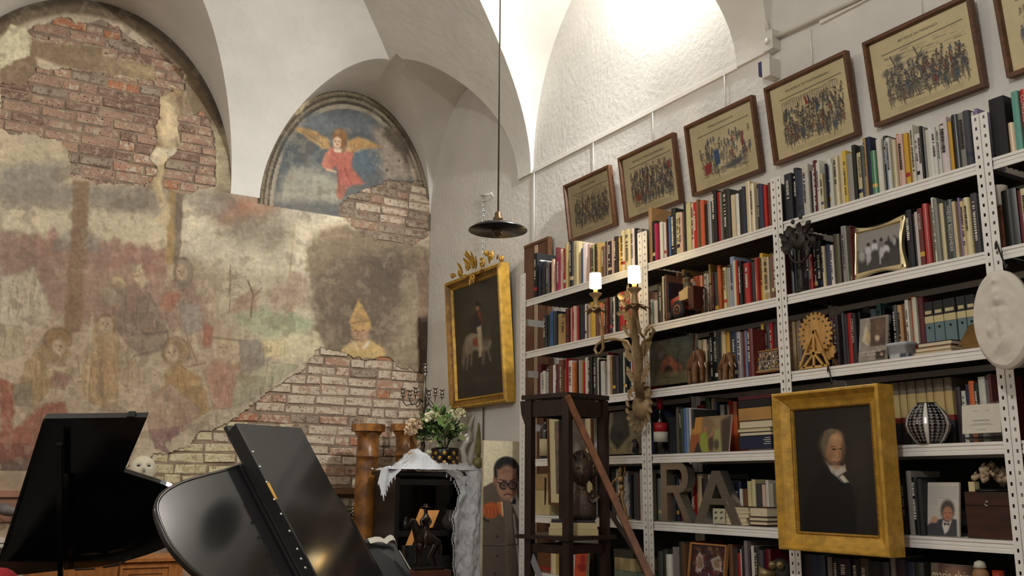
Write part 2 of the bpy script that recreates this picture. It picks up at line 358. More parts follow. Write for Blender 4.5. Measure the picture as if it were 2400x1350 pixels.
# sky and ground
p([(0, 430), (560, 450), (720, 480), (720, 520), (0, 560)], (162, 150, 126), **S)
p([(0, 490), (170, 495), (170, 560), (110, 565), (60, 545), (0, 540)], (214, 198, 160), **S)
p([(210, 470), (380, 480), (390, 590), (330, 590), (260, 570), (205, 545)], (203, 186, 148), **S)
p([(425, 470), (560, 545), (640, 580), (665, 480), (795, 480), (800, 520), (730, 545), (715, 640), (640, 660), (530, 640), (430, 600)], (216, 202, 168), **S)
p([(0, 340), (150, 340), (165, 440), (0, 440)], (196, 178, 138), **S); p([(0, 390), (150, 380), (150, 440), (0, 450)], (140, 136, 126), soft=14, warp=8, a=.8)
p([(210, 440), (380, 445), (390, 500), (210, 490)], (146, 134, 112), **S)
p([(0, 545), (130, 560), (220, 585), (300, 570), (390, 590), (395, 640), (380, 770), (240, 770), (0, 700)], (160, 124, 104), **S)
for k, (x, y, h) in enumerate([(60, 560, 40), (90, 555, 52), (125, 545, 55), (240, 575, 55), (270, 570, 60), (305, 580, 40), (345, 585, 60)]): p([(x - 16, y + h), (x - 14, y), (x, y - 12), (x + 14, y + 2), (x + 16, y + h)], (148 + 6 * (k % 3), 104, 90), soft=4, warp=5, a=.7)
p([(125, 565), (165, 540), (230, 560), (235, 590), (120, 590)], (120, 120, 110), soft=5, warp=5, a=.6)
p([(325, 610), (385, 582), (395, 640), (330, 640)], (146, 98, 82), soft=6, warp=6, a=.8)
# clouds
for x, y, rx, ry, c in [(560, 500, 55, 35, (164, 92, 66)), (620, 490, 40, 30, (176, 110, 80)), (600, 540, 70, 40, (138, 130, 108)), (645, 545, 35, 45, (150, 142, 118)), (500, 480, 40, 25, (150, 142, 126)), (700, 500, 50, 22, (168, 160, 138)), (150, 460, 120, 18, (136, 130, 116)), (300, 470, 70, 22, (134, 126, 108))]: e(x, y, rx, ry, c, .5, .8)
# crosses
p([(170, 425), (208, 425), (204, 560), (196, 640), (192, 780), (148, 780), (158, 640), (166, 560)], (134, 100, 68), soft=3, warp=4, a=.9)
p([(75, 95), (240, 112), (245, 132), (360, 155), (360, 190), (215, 172), (150, 160), (70, 130)], (138, 112, 78), soft=4, warp=4); p([(245, 140), (360, 160), (358, 185), (260, 170)], (160, 134, 92), soft=5, warp=3)
p([(395, 440), (412, 440), (408, 622), (386, 622)], (168, 132, 74), soft=2, warp=3); p([(412, 440), (428, 440), (424, 570), (415, 620), (406, 620)], (116, 100, 80), soft=2, warp=3)
# man on the cross
SK = (212, 184, 132)
p([(376, 205), (432, 205), (428, 270), (422, 310), (417, 355), (387, 392), (382, 445), (340, 445), (356, 400), (346, 375), (370, 330), (355, 300), (370, 265)], (128, 102, 72), soft=3, warp=4)
p([(430, 140), (480, 195), (525, 290), (500, 305), (470, 268), (425, 272), (434, 208)], (124, 102, 72), soft=6, warp=6); p([(0, 160), (75, 120), (90, 165), (60, 205), (0, 205)], (132, 106, 76), soft=4, warp=6)
l([(255, 165), (330, 178), (385, 205), (430, 200)], 14, (150, 122, 84), .8, 3)
e(405, 215, 20, 16, (150, 118, 78), .3); e(392, 285, 26, 62, SK, .35, .9, -.1); e(372, 268, 14, 30, (188, 158, 110), .4)
p([(360, 345), (415, 352), (412, 380), (375, 395), (350, 378)], (198, 182, 146), soft=4, warp=5); l([(385, 375), (366, 425), (378, 470), (392, 500), (384, 520)], 20, SK, .95, 5); l([(378, 390), (362, 430), (374, 470)], 10, (168, 138, 92), .7, 4); l([(392, 500), (365, 517)], 11, SK, .9, 3)
l([(352, 388), (340, 437)], 2, (120, 96, 66), .6); l([(412, 300), (420, 340)], 5, (208, 190, 140), .7)
# lunettes: moulded painted borders
for cx, a_, b_, (k1, k2) in ((2.87, .79, 1.125, (.74, 1.1)), (.75, 1.09, 1.39, (.86, 1.1))):
    q = ((U - cx) / a_) ** 2 + (np.maximum(Vv - ZS, 0) / b_) ** 2; up = (Vv > ZS - (0.05 if cx > 2 else 0.0)) & (abs(U - cx) < a_ + .02)
    if cx > 2:
        sky = np.where(up & (q < k1))[0]; cv._mix(sky, np.full(len(sky), .95), (88, 93, 96))
        for k, col in ((.72, (150, 138, 116)), (.79, (66, 58, 48)), (.84, (140, 126, 98)), (.89, (72, 62, 48)), (.93, (128, 112, 84)), (.985, (52, 45, 36))):
            i = np.where(up & (q > k) & (q < 1.2))[0]; cv._mix(i, np.full(len(i), .9), col)
    else:
        i = np.where(up & (q > .80) & (q < 1.2))[0]; cv._mix(i, np.clip((q[i] - .80) / .05, 0, 1) * .85, (104, 84, 58))
        i = np.where(up & (q > .90) & (q < 1.2))[0]; cv._mix(i, np.clip((q[i] - .90) / .05, 0, 1) * .8, (72, 60, 46))
p([(480, 290), (540, 300), (545, 455), (500, 455)], (176, 158, 116), soft=8, warp=6, a=.8)
p([(0, 95), (25, 60), (62, 70), (70, 105), (72, 130), (40, 140), (0, 165)], (205, 192, 150), soft=2, warp=5); p([(362, 172), (435, 178), (430, 210), (360, 196)], (196, 182, 138), soft=2, warp=5)
p([(685, 262), (700, 235), (745, 212), (742, 226), (722, 240), (705, 262), (690, 272)], (186, 168, 122), soft=3, warp=3)
# angel in the lunette
p([(660, 430), (648, 470), (800, 480), (800, 430), (740, 390), (680, 388)], (150, 146, 126), **S)
p([(660, 330), (730, 300), (760, 360), (750, 400), (665, 385)], (78, 88, 92), soft=14, warp=8, a=.85); p([(820, 330), (880, 330), (900, 400), (850, 415), (815, 380)], (88, 104, 116), soft=10, warp=8, a=.9); p([(715, 270), (860, 270), (880, 310), (700, 305)], (104, 112, 116), soft=10, warp=8, a=.8)
p([(870, 300), (920, 300), (985, 420), (900, 430)], (178, 156, 128), soft=14, warp=10, a=.8); p([(895, 290), (930, 300), (960, 340), (955, 400), (925, 350), (900, 320)], (84, 70, 54), soft=7, warp=10, a=.8)
W = (190, 142, 76)
p([(688, 303), (705, 300), (740, 310), (770, 330), (772, 350), (755, 350), (725, 330)], W, soft=3, warp=3); p([(805, 360), (815, 330), (838, 322), (868, 332), (895, 346), (850, 350), (830, 358), (822, 372)], W, soft=3, warp=3)
for k in range(5): l([(700 + k * 14, 305 + k * 4), (762 - k * 2, 346)], 2, (138, 96, 48), .6); l([(820 + k * 10, 332 + k * 3), (826, 365 - k * 3)], 2, (138, 96, 48), .6)
R_ = (184, 92, 74)
p([(760, 362), (775, 345), (800, 352), (826, 360), (822, 392), (852, 430), (815, 440), (800, 470), (788, 460), (790, 410), (786, 390), (768, 402), (752, 390)], R_, soft=3, warp=3); p([(752, 388), (762, 360), (775, 350), (768, 380), (780, 400), (765, 402)], (196, 112, 86), soft=2); l([(790, 410), (796, 455)], 3, (138, 60, 50), .7, 1.5); l([(806, 395), (822, 432)], 3, (138, 60, 50), .6, 1.5)
l([(765, 398), (785, 404)], 5, (206, 170, 130), .9, 1.5); e(795, 322, 17, 19, (150, 96, 50), .25); e(789, 336, 10, 14, (212, 168, 128), .2); e(803, 345, 6, 14, (140, 88, 46), .4); e(789, 340, 3, 1.6, (160, 70, 60), .3); e(785, 332, 2, 1.2, (70, 50, 40), .3); e(793, 332, 2, 1.2, (70, 50, 40), .3); p([(780, 350), (800, 350), (800, 358), (784, 358)], (214, 196, 162), soft=2)
# landscape on the right
p([(530, 640), (720, 640), (735, 800), (560, 800), (500, 720)], (196, 182, 146), **S); p([(545, 740), (600, 720), (690, 735), (730, 755), (725, 790), (620, 795), (560, 770)], (146, 162, 118), soft=8, warp=8, a=.85); p([(615, 690), (690, 640), (720, 650), (720, 720), (640, 735)], (176, 140, 116), soft=8, warp=8, a=.7)
p([(530, 735), (565, 690), (600, 672), (605, 725)], (160, 120, 96), soft=5, warp=6, a=.8); l([(537, 732), (538, 620)], 2, (90, 64, 46), .8); l([(586, 745), (592, 690), (580, 660)], 4, (92, 70, 54), .8); l([(592, 700), (612, 676)], 2.5, (92, 70, 54), .8)
for k in range(14): l([(538, 640 + k * 4), (530 + (k % 5) * 12, 628 + k * 5)], 1.5, (110, 80, 58), .6)
p([(660, 780), (800, 780), (800, 830), (660, 850)], (204, 186, 142), **S); l([(688, 530), (672, 700), (664, 770)], 3, (178, 150, 104), .9, 1.5)
# dark aged field with the bishop
p([(715, 585), (745, 545), (800, 530), (900, 560), (1004, 585), (1004, 800), (980, 880), (760, 825), (735, 760), (738, 690), (720, 640)], (140, 120, 90), soft=6, warp=9)
p([(740, 650), (800, 590), (900, 600), (980, 620), (975, 740), (900, 800), (800, 800), (745, 760)], (108, 90, 70), soft=26, warp=22, a=.9); p([(860, 600), (935, 590), (930, 690), (850, 690)], (92, 78, 64), soft=18, warp=14, a=.7); p([(940, 640), (985, 640), (985, 840), (925, 840)], (154, 138, 102), soft=10, warp=8, a=.6)
p([(978, 740), (1003, 740), (1003, 882), (980, 880)], (70, 52, 40), soft=2, warp=3); p([(978, 600), (1003, 600), (1003, 745), (980, 745)], (128, 96, 72), soft=3, warp=4, a=.8)
p([(786, 850), (800, 818), (826, 798), (866, 796), (905, 822), (900, 842), (790, 838)], (202, 164, 92), soft=3, warp=3); e(843, 778, 21, 25, (178, 134, 98), .2); p([(818, 755), (838, 702), (866, 748), (867, 775), (822, 775)], (198, 150, 78), soft=2, warp=2); l([(820, 758), (866, 752)], 2.5, (140, 98, 46), .8); e(832, 776, 3, 1.6, (80, 54, 40), .3); e(850, 775, 3, 1.6, (80, 54, 40), .3); l([(838, 778), (834, 790)], 2, (140, 96, 70), .8); l([(832, 797), (842, 798)], 2, (130, 70, 56), .8); p([(848, 815), (862, 797), (866, 805), (852, 820)], (216, 198, 166), soft=1.5); l([(822, 798), (838, 818)], 3, (214, 196, 160), .8)
# crowd
def fig(pts, col, soft=5, warp=5, a=.92):
    """a robe or limb: patch of colour, darker outline, hanging folds"""
    p(pts, col, soft=min(soft, 4), warp=warp, a=min(1, a + .08)); n_ = len(pts); dk = tuple(v * .62 for v in col); lt = tuple(min(235, v * 1.22) for v in col); q = pts + [pts[0]]
    jit = [(x_ + random.uniform(-2, 2), y_ + random.uniform(-2, 2)) for x_, y_ in q]; l(jit, 2.2, dk, .42, 1.2)
    xs = [v[0] for v in pts]; ys = [v[1] for v in pts]; w_ = max(xs) - min(xs); h_ = max(ys) - min(ys)
    for k in range(int(3 + w_ * h_ / 900)):
        x_ = random.uniform(min(xs) + w_ * .15, max(xs) - w_ * .15); y_ = random.uniform(min(ys) + h_ * .1, max(ys) - h_ * .35); b_ = random.uniform(-.25, .25)
        if in_poly(np.array([x_]), np.array([y_]), pts)[0]: l([(x_, y_), (x_ + b_ * h_ * .12, y_ + h_ * .12), (x_ + b_ * h_ * .3, y_ + h_ * .27)], random.uniform(1.5, 3.2), random.choice([dk, dk, lt]), .5, 1.5)
def face(x_, y_, rx, ry, col=(206, 180, 136), t=0):
    e(x_, y_, rx * 1.08, ry * 1.08, (120, 88, 62), .18, .6, t); e(x_, y_, rx, ry, col, .16, .95, t); e(x_ + rx * .45, y_ + ry * .1, rx * .5, ry * .8, tuple(v * .8 for v in col), .5, .6, t)
    for s_ in (-.42, .32): e(x_ + s_ * rx, y_ - ry * .08, rx * .2, ry * .07, (84, 60, 46), .4, .9); l([(x_ + s_ * rx - rx * .22, y_ - ry * .24), (x_ + s_ * rx + rx * .22, y_ - ry * .26)], 1.2, (110, 80, 60), .7)
    l([(x_ - rx * .05, y_), (x_ - rx * .12, y_ + ry * .28), (x_ + rx * .05, y_ + ry * .3)], 1.3, (130, 92, 66), .8); l([(x_ - rx * .25, y_ + ry * .52), (x_ + rx * .2, y_ + ry * .52)], 1.6, (140, 78, 62), .8)
fig([(0, 650), (45, 640), (80, 625), (105, 690), (120, 740), (60, 790), (0, 760)], (196, 184, 154), soft=6, warp=7, a=.9); l([(28, 660), (55, 632), (78, 640)], 3, (150, 132, 104), .6); fig([(0, 760), (55, 770), (60, 830), (0, 850)], (176, 160, 122), **S)
fig([(265, 690), (300, 672), (350, 690), (388, 760), (395, 800), (300, 810), (262, 760)], (126, 106, 88), soft=5, warp=5); e(275, 665, 16, 14, (200, 178, 116), .3); e(262, 690, 26, 30, (148, 128, 104), .4); l([(300, 788), (392, 778)], 5, (80, 66, 56), .8, 2); fig([(300, 790), (392, 784), (385, 818), (340, 834), (305, 818)], (140, 120, 96), soft=4, warp=4); l([(310, 836), (370, 820)], 4, (88, 70, 58), .8, 2)
fig([(380, 700), (395, 660), (445, 655), (480, 720), (495, 800), (470, 820), (455, 760), (400, 780), (388, 750)], (160, 128, 108), soft=6, warp=6); fig([(385, 690), (430, 680), (400, 730), (375, 725)], (178, 100, 76), soft=6, warp=6, a=.8); fig([(475, 760), (498, 765), (492, 815), (478, 815)], (172, 84, 62), soft=4, warp=4); fig([(420, 710), (470, 720), (475, 770), (430, 790)], (142, 140, 132), soft=8, warp=6, a=.8); e(428, 645, 20, 36, (120, 112, 98), .25); e(425, 640, 13, 20, (206, 184, 150), .25); fig([(310, 625), (330, 620), (345, 665), (330, 680)], (196, 176, 140), soft=4)
fig([(215, 790), (230, 745), (262, 745), (280, 810), (275, 920), (255, 960), (205, 940), (185, 890), (205, 830)], (186, 146, 92), soft=5, warp=6); e(247, 765, 20, 24, (192, 158, 110), .3); l([(215, 745), (200, 980)], 6, (204, 188, 146), .7, 2); l([(240, 790), (232, 930)], 4, (140, 100, 62), .6, 3); fig([(275, 820), (300, 808), (325, 870), (325, 910), (285, 900)], (178, 158, 118), soft=5, warp=5)
fig([(40, 930), (60, 850), (110, 800), (150, 790), (165, 830), (140, 850), (175, 870), (120, 900), (80, 960)], (176, 140, 86), soft=6, warp=6); e(135, 795, 34, 26, (150, 106, 58), .3, .9, -.4); e(137, 815, 16, 20, (206, 180, 132), .25, .9, .5); fig([(105, 850), (170, 860), (165, 885), (110, 885)], (202, 180, 136), soft=4, warp=4); fig([(125, 870), (165, 880), (150, 915), (120, 905)], (142, 92, 78), soft=5, warp=4, a=.8)
fig([(0, 890), (30, 900), (30, 1010), (95, 950), (150, 940), (165, 1000), (120, 1080), (60, 1100), (0, 1100)], (162, 84, 60), soft=7, warp=9); fig([(28, 905), (75, 895), (70, 950), (35, 950)], (136, 130, 100), soft=6, warp=6, a=.8); fig([(0, 1040), (110, 1040), (60, 1100), (0, 1105)], (122, 64, 50), soft=10, warp=8, a=.7)
e(412, 828, 30, 32, (150, 116, 72), .3); e(402, 830, 14, 20, (204, 178, 134), .25); fig([(385, 870), (420, 855), (470, 890), (492, 960), (440, 990), (390, 970)], (184, 138, 72), soft=6, warp=6); l([(432, 775), (460, 850)], 3, (140, 92, 60), .8); l([(440, 860), (480, 850)], 4, (112, 84, 66), .7, 2)
fig([(480, 870), (500, 842), (560, 845), (565, 880), (545, 910), (540, 955), (500, 960), (490, 920)], (186, 124, 98), soft=5, warp=5); e(524, 818, 23, 30, (204, 184, 144), .25); l([(500, 792), (575, 800), (560, 830)], 4, (86, 74, 64), .7, 2); l([(545, 848), (580, 838), (572, 815)], 12, (204, 180, 140), .9, 3); fig([(560, 800), (610, 795), (640, 830), (600, 880), (565, 870)], (124, 120, 112), soft=6, warp=6, a=.8); fig([(610, 800), (665, 795), (668, 830), (620, 840)], (200, 182, 126), soft=5, warp=5)
fig([(555, 880), (640, 850), (700, 860), (590, 935), (545, 955)], (162, 158, 120), soft=8, warp=8, a=.8); fig([(340, 930), (400, 900), (470, 960), (430, 1010), (350, 1030)], (172, 140, 112), **S); fig([(350, 1010), (420, 1000), (415, 1020), (380, 1040), (395, 1060), (365, 1050)], (132, 88, 92), soft=5, warp=6, a=.85); fig([(470, 990), (500, 1000), (470, 1015), (440, 1040), (450, 980)], (186, 166, 128), soft=4)
e(262, 950, 16, 16, (190, 164, 124), .4); e(180, 900, 14, 12, (200, 170, 126), .4); l([(170, 1000), (210, 960), (330, 970)], 4, (150, 120, 90), .6, 3); fig([(0, 1085), (80, 1075), (70, 1110), (0, 1112)], (96, 84, 74), soft=6, warp=6, a=.7)
for a_ in ((137, 815, 15, 19), (247, 762, 15, 20), (402, 828, 15, 21), (524, 818, 17, 23), (425, 640, 13, 19), (186, 896, 9, 11), (262, 948, 11, 13), (322, 650, 9, 12)): face(*a_)
for x_, y_, rx, ry in ((412, 826, 31, 34), (428, 640, 21, 34), (135, 797, 32, 27), (247, 765, 22, 27)): l([(x_ + rx * math.cos(q), y_ + ry * math.sin(q)) for q in np.linspace(2.6, 6.8, 14)], 6, (96, 70, 48), .55, 2)
# contours of robes and limbs
for k in range(210):
    x = random.uniform(0, 650); y = random.uniform(620, 1050); a = random.uniform(-.6, .6) + math.pi / 2; L_ = random.uniform(12, 42); b = random.uniform(-.5, .5)
    l([(x + math.cos(a + b * t) * L_ * t, y + math.sin(a + b * t) * L_ * t) for t in (0, .35, .7, 1)], random.uniform(1, 2.2), random.choice([(110, 84, 62), (96, 76, 60), (206, 186, 146), (140, 100, 74)]), random.uniform(.25, .6), 1)
# stains, wear, weave
for pts, col, a in (([(0, 560), (480, 600), (600, 760), (600, 900), (400, 1060), (0, 1110)], (140, 108, 76), .36), ([(0, 330), (160, 330), (520, 450), (520, 520), (0, 600)], (140, 116, 84), .25), ([(480, 460), (800, 470), (720, 640), (640, 900), (480, 960)], (160, 140, 104), .22)): p(pts, col, soft=60, warp=20, a=a)
n1 = fbm(fx, fy, 160, 4, 31); n2 = fbm(fx, fy, 34, 4, 32); n3 = fbm(fx, fy, 7, 3, 33); st = fbm(fx * .18, fy, 5, 2, 35); sv = fbm(fx, fy * .12, 4, 2, 36)
cv.mult(.66 + .30 * n1 + .22 * n2 + .20 * n3 + .10 * st + .10 * sv)
i = np.where(n2 > .60)[0]; cv._mix(i, np.clip((n2[i] - .60) * 3.2, 0, .35), (112, 94, 72)); i = np.where(fbm(fx, fy, 22, 4, 40) > .63)[0]; cv._mix(i, np.full(len(i), .22), (206, 190, 152))
i = np.where(fbm(fx, fy, 5, 2, 41) > .80)[0]; cv._mix(i, np.full(len(i), .28), (112, 92, 70))
g = cv.c.mean(1, keepdims=True); cv.c = np.clip(g + (cv.c - g) * 0.72, 0, 1)
thick = 0.016 + 0.008 * (fbm(fx, fy, 90, 3, 50) - .5)
edge = np.zeros(len(U)); P[:, 1] -= thick + 0.003 * (n2 - .5)
Fk = ~(hole.reshape(nv, nu)[:-1, :-1] | hole.reshape(nv, nu)[1:, 1:])
me = grid_mesh('plaster', P - np.array([0, YF, FZ0]), cv.c, nu, nv, FRESCO, keep=Fk, back=(0, 0.022, 0))
pl = obj('fresco_plaster', me, None, wb, origin=(0, YF, FZ0)); pl['label'] = 'worn painted fresco plaster with torn edges'

# ---- bricks, each on its own
def brickmat(name, a, b, c):
    m = nmat(name, a, 0.93, var=0.2, scale=9, bump=0.7, bscale=55, color2=b); nt = m.node_tree; bs = nt.nodes['Principled BSDF']
    src = bs.inputs['Base Color'].links[0].from_socket; mx = nt.nodes.new('ShaderNodeMix'); mx.data_type = 'RGBA'; mx.inputs['B'].default_value = c
    n_ = nt.nodes.new('ShaderNodeTexNoise'); n_.inputs['Scale'].default_value = 26; n_.inputs['Detail'].default_value = 5
    oi = nt.nodes.new('ShaderNodeObjectInfo'); tc = nt.nodes.new('ShaderNodeTexCoord'); ad = nt.nodes.new('ShaderNodeVectorMath'); ad.operation = 'ADD'
    nt.links.new(tc.outputs['Object'], ad.inputs[0]); nt.links.new(oi.outputs['Random'], ad.inputs[1]); nt.links.new(ad.outputs[0], n_.inputs['Vector'])
    r = nt.nodes.new('ShaderNodeMapRange'); r.inputs['From Min'].default_value = .50; r.inputs['From Max'].default_value = .62
    nt.links.new(n_.outputs['Fac'], r.inputs['Value']); nt.links.new(r.outputs[0], mx.inputs['Factor']); nt.links.new(src, mx.inputs['A'])
    n3_ = nt.nodes.new('ShaderNodeTexNoise'); n3_.inputs['Scale'].default_value = 75; n3_.inputs['Detail'].default_value = 3; nt.links.new(ad.outputs[0], n3_.inputs['Vector']); r3 = nt.nodes.new('ShaderNodeMapRange'); r3.inputs['From Min'].default_value = .62; r3.inputs['From Max'].default_value = .68; nt.links.new(n3_.outputs['Fac'], r3.inputs['Value'])
    mx3 = nt.nodes.new('ShaderNodeMix'); mx3.data_type = 'RGBA'; mx3.inputs['B'].default_value = rgb(58, 44, 38); nt.links.new(r3.outputs[0], mx3.inputs['Factor']); nt.links.new(mx.outputs['Result'], mx3.inputs['A']); nt.links.new(mx3.outputs['Result'], bs.inputs['Base Color']); return m
BR = {'lime': brickmat('limewashed_brick', rgb(200, 186, 164), rgb(186, 170, 148), rgb(172, 146, 122)), 'pale': brickmat('pale_yellow_brick', rgb(206, 196, 160), rgb(190, 178, 142), rgb(180, 160, 122)),
      'half': brickmat('half_limed_brick', rgb(166, 126, 102), rgb(170, 142, 120), rgb(196, 180, 158)), 'orange': brickmat('orange_brick', rgb(176, 118, 86), rgb(158, 108, 82), rgb(186, 158, 132)),
      'mauve': brickmat('weathered_mauve_brick', rgb(168, 136, 114), rgb(144, 114, 98), rgb(178, 160, 136)), 'brown': brickmat('brown_brick', rgb(136, 108, 90), rgb(112, 88, 74), rgb(164, 144, 122)), 'grey': brickmat('grey_limed_brick', rgb(160, 146, 126), rgb(142, 126, 108), rgb(126, 104, 86))}
def brick_mb(x0, x1, z0, z1, out, rnd):
    s = MB(); j = lambda a: rnd.uniform(-a, a) * 1.7; o = []; sk = rnd.uniform(-.004, .004); z0 += sk; z1 += sk + rnd.uniform(-.006, .002)
    for fr, ins in ((0.02, 0), (-out * .55, 0), (-out, 0.007)):
        o += [(x0 + ins + j(.004), YF + fr + j(.002), z0 + ins + j(.003)), (x1 - ins + j(.004), YF + fr + j(.002), z0 + ins + j(.003)), (x1 - ins + j(.004), YF + fr + j(.002), z1 - ins + j(.003)), (x0 + ins + j(.004), YF + fr + j(.002), z1 - ins + j(.003))]
    f = [(a * 4 + k, a * 4 + (k + 1) % 4, a * 4 + 4 + (k + 1) % 4, a * 4 + 4 + k) for a in (0, 1) for k in range(4)] + [(8, 9, 10, 11)]
    return s.add(o, f)
rnd = random.Random(4); cand = []
for r in range(int((5.3 - 1.0) / 0.082)):
    z0 = 1.0 + r * 0.082; x = -0.45 + (0.13 if r % 2 else 0) + rnd.uniform(-.04, .04)
    while x < XR:
        w_ = rnd.choice([.25, .25, .26, .24, .125]); x1 = min(x + w_, XR)
        cxp, czp = (x + x1) / 2, z0 + .035; sx, sy = project([cxp, YF, czp])
        hit = any(in_poly(np.array([sx + dx]), np.array([sy + dy]), h)[0] for h in HOLES for dx in (-42, 0, 42) for dy in (-14, 14))
        if hit and x1 - x > .05: cand.append((x + .008, x1 - .008, z0 + .007, z0 + .075 + rnd.uniform(-.006, .003), sx, sy))
        x = x1
cand.sort(key=lambda c: -(c[1] - c[0]) * (1 if c[4] > 0 and c[5] < 1150 else .3)); rest = MB()
for k, (x0, x1, z0, z1, sx, sy) in enumerate(cand):
    out = rnd.uniform(.003, .013); mb = brick_mb(x0, x1, z0, z1, out, rnd)
    if sy > 800:
        if sx < 560: kind = 'pale' if rnd.random() < .9 else 'lime'
        else: kind = rnd.choices(['lime', 'half', 'orange', 'grey'], [.74, .13, .06, .07])[0]
    elif sx > 700: kind = rnd.choices(['grey', 'lime', 'mauve'], [.6, .25, .15])[0]
    else: kind = rnd.choices(['mauve', 'brown', 'orange', 'grey', 'half'], [.50, .20, .04, .14, .12])[0]
    if k < 300: obj('brick', mb, BR[kind], wb)
    else: rest.add(mb.v, mb.f)
if rest.v: o = obj('brickwork', rest, BR['mauve'], wb); o['kind'] = 'stuff'
# stone ledge and panelling below the fresco
LEDGE = nmat('stone_ledge', rgb(176, 154, 126), 0.8, var=0.3, scale=6, bump=0.4, bscale=20); WAINS = nmat('rosy_wainscot', rgb(150, 106, 84), 0.6, var=0.25, scale=5, stretch=(1, 1, 4), bump=0.1)
z1 = PY(20, 1104, YF)[2]; z2 = PY(20, 1150, YF)[2]; z3 = PY(20, 1165, YF)[2]; z4 = PY(20, 1212, YF)[2]
for a, b, d, m, nm in ((z2, z1, .03, LEDGE, 'ledge'), (z3, z2, .06, WAINS, 'moulding'), (z4, z3, .035, WAINS, 'wainscot_panel'), (z4 - .03, z4, .06, WAINS, 'moulding'), (0, z4 - .03, .04, LEDGE, 'wainscot_panel')):
    obj(nm, MB().box((XL, YF - d, a), (0.95 if b > 1.2 else XR, YF, b)), m, wb)
# wooden ledge along the foot of the brickwork
zl = PY(650, 1142, YF)[2]
obj('wood_ledge', MB().box((0.95, YF - .10, zl - .05), (XR, YF, zl)), nmat('old_oak', rgb(120, 90, 58), 0.6, var=.3, scale=6, stretch=(1, 8, 8)), wb)
# ------------------------------------------------------------------ metal shelving
SF = 3.28
ROWZ = [CAM_H + SF * k for k in (.372, .266, .158, .0525, -.053, -.158, -.264, -.369)]
LIP = 0.046
def post_mb(y0, y1, zt, flip):
    """slotted angle post: front flange with a row of real holes, plus a plain side flange"""
    s = MB(); X = SF - .006; yc = (y0 + y1) / 2; h = .0065; pitch = .038; z = 0.02; T = .003
    nseg = int((zt - .02) / pitch)
    s.box((X, y0, 0), (X + T, y1, .02))
    for i in range(nseg):
        a = .02 + i * pitch; b = a + pitch; m = (a + b) / 2
        O = [(y0, a), (y1, a), (y1, b), (y0, b)]; k = .0042
        H = [(yc - k, m - h), (yc + k, m - h), (yc + k, m + h), (yc - k, m + h)]
        v = [(X, y, z_) for y, z_ in O] + [(X, y, z_) for y, z_ in H] + [(X + T, y, z_) for y, z_ in H]
        s.add(v, [(q, 4 + q, 4 + (q + 1) % 4, (q + 1) % 4) for q in range(4)] + [(4 + q, 8 + q, 8 + (q + 1) % 4, 4 + (q + 1) % 4) for q in range(4)])
    zt2 = .02 + nseg * pitch; ys = y0 if flip else y1
    s.box((X + T + .001, min(ys, ys), 0), (X + .034, ys + (.003 if flip else -.003), zt2)); return s
def shelf_parts(y0, y1, zr, unit):
    f = MB(); X = SF
    f.box((X, y0, zr - LIP), (X + .004, y1, zr)); f.box((X - .004, y0, zr - .012), (X + .001, y1, zr - .001)); f.box((X - .004, y0, zr - LIP), (X + .001, y1, zr - LIP + .012)); f.box((X - .002, y0, zr - .028), (X + .001, y1, zr - .022))
    f.box((X, y0, zr - .003), (XR - .03, y1, zr)); f.box((XR - .034, y0, zr - LIP), (XR - .03, y1, zr))
    s = obj('shelf', f, WHITE_MT, unit); b = MB().box((X + .006, y0 + .002, zr - .020), (XR - .036, y1 - .002, zr - .004))
    for k in range(9): b.box((X + .006 + .034 * (k + .4), y0 + .002, zr - .024), (X + .012 + .034 * (k + .4), y1 - .002, zr - .020))
    obj('shelf_board', b, DARKBOARD, s)
def yS(px, py): return PX(px, py, SF)[1]
PAIRS = [(yS(1220, 900), yS(1233, 900)), (yS(1505, 1000), yS(1516, 1000)), (yS(1517, 1000), yS(1528, 1000)), (yS(1831.5, 900), yS(1844, 900)), (yS(1845, 900), yS(1857, 900)), (yS(2340, 900), yS(2359, 900)), (yS(2361, 900), yS(2381, 900))]
TOPZ = [PX(1222, 640, SF)[2], PX(1497, 538, SF)[2], PX(1820, 415, SF)[2], PX(2300, 245, SF)[2]]
YB4 = PAIRS[6][1] - 1.0
UNITS = []; BACKP = nmat('dark_back_panel', rgb(40, 38, 38), 0.8, var=.2, scale=5)
for i, (a, b, zt0, zt1, lab) in enumerate([(PAIRS[0], PAIRS[1], TOPZ[0], TOPZ[1], 'left end bay of the white metal shelving behind the library steps'), (PAIRS[2], PAIRS[3], TOPZ[1], TOPZ[2], 'white metal shelving bay with toy tractor and carved elephants'), (PAIRS[4], PAIRS[5], TOPZ[2], TOPZ[3], 'white metal shelving bay with gilt photo frame and portrait in front'), (PAIRS[6], (YB4, YB4 - .04), TOPZ[3], TOPZ[3], 'white metal shelving bay cut by the right edge of the picture')]):
    u = thing('shelving_unit', lab, 'shelving', (SF, (a[0] + b[1]) / 2, 0), 'white metal shelving bays')
    UNITS.append(u); ya, yb = a[0], b[1]
    obj('post', post_mb(a[1], a[0], zt0, False), WHITE_MT, u); obj('post', post_mb(b[1], b[0], zt1, True), WHITE_MT, u)
    for y in (a[0], b[1] + .035): obj('back_post', MB().box((XR - .028, y - .035, 0), (XR - .024, y, max(zt0, zt1) - .02)), WHITE_MT, u)
    if i == 0:
        for zr in ROWZ[:6]:
            obj('side_brace', MB().box((SF + .03, a[0] - .006, zr - .16), (XR - .03, a[0] - .002, zr - .115)), WHITE_MT, u)
    for zr in ROWZ: shelf_parts(b[0] + .001, a[1] - .001, zr, u)
    obj('back_panel', MB().box((XR - .022, b[1] + .036, .3), (XR - .012, a[0] - (.036 if i else .36), ROWZ[0] - .05)), BACKP, u)
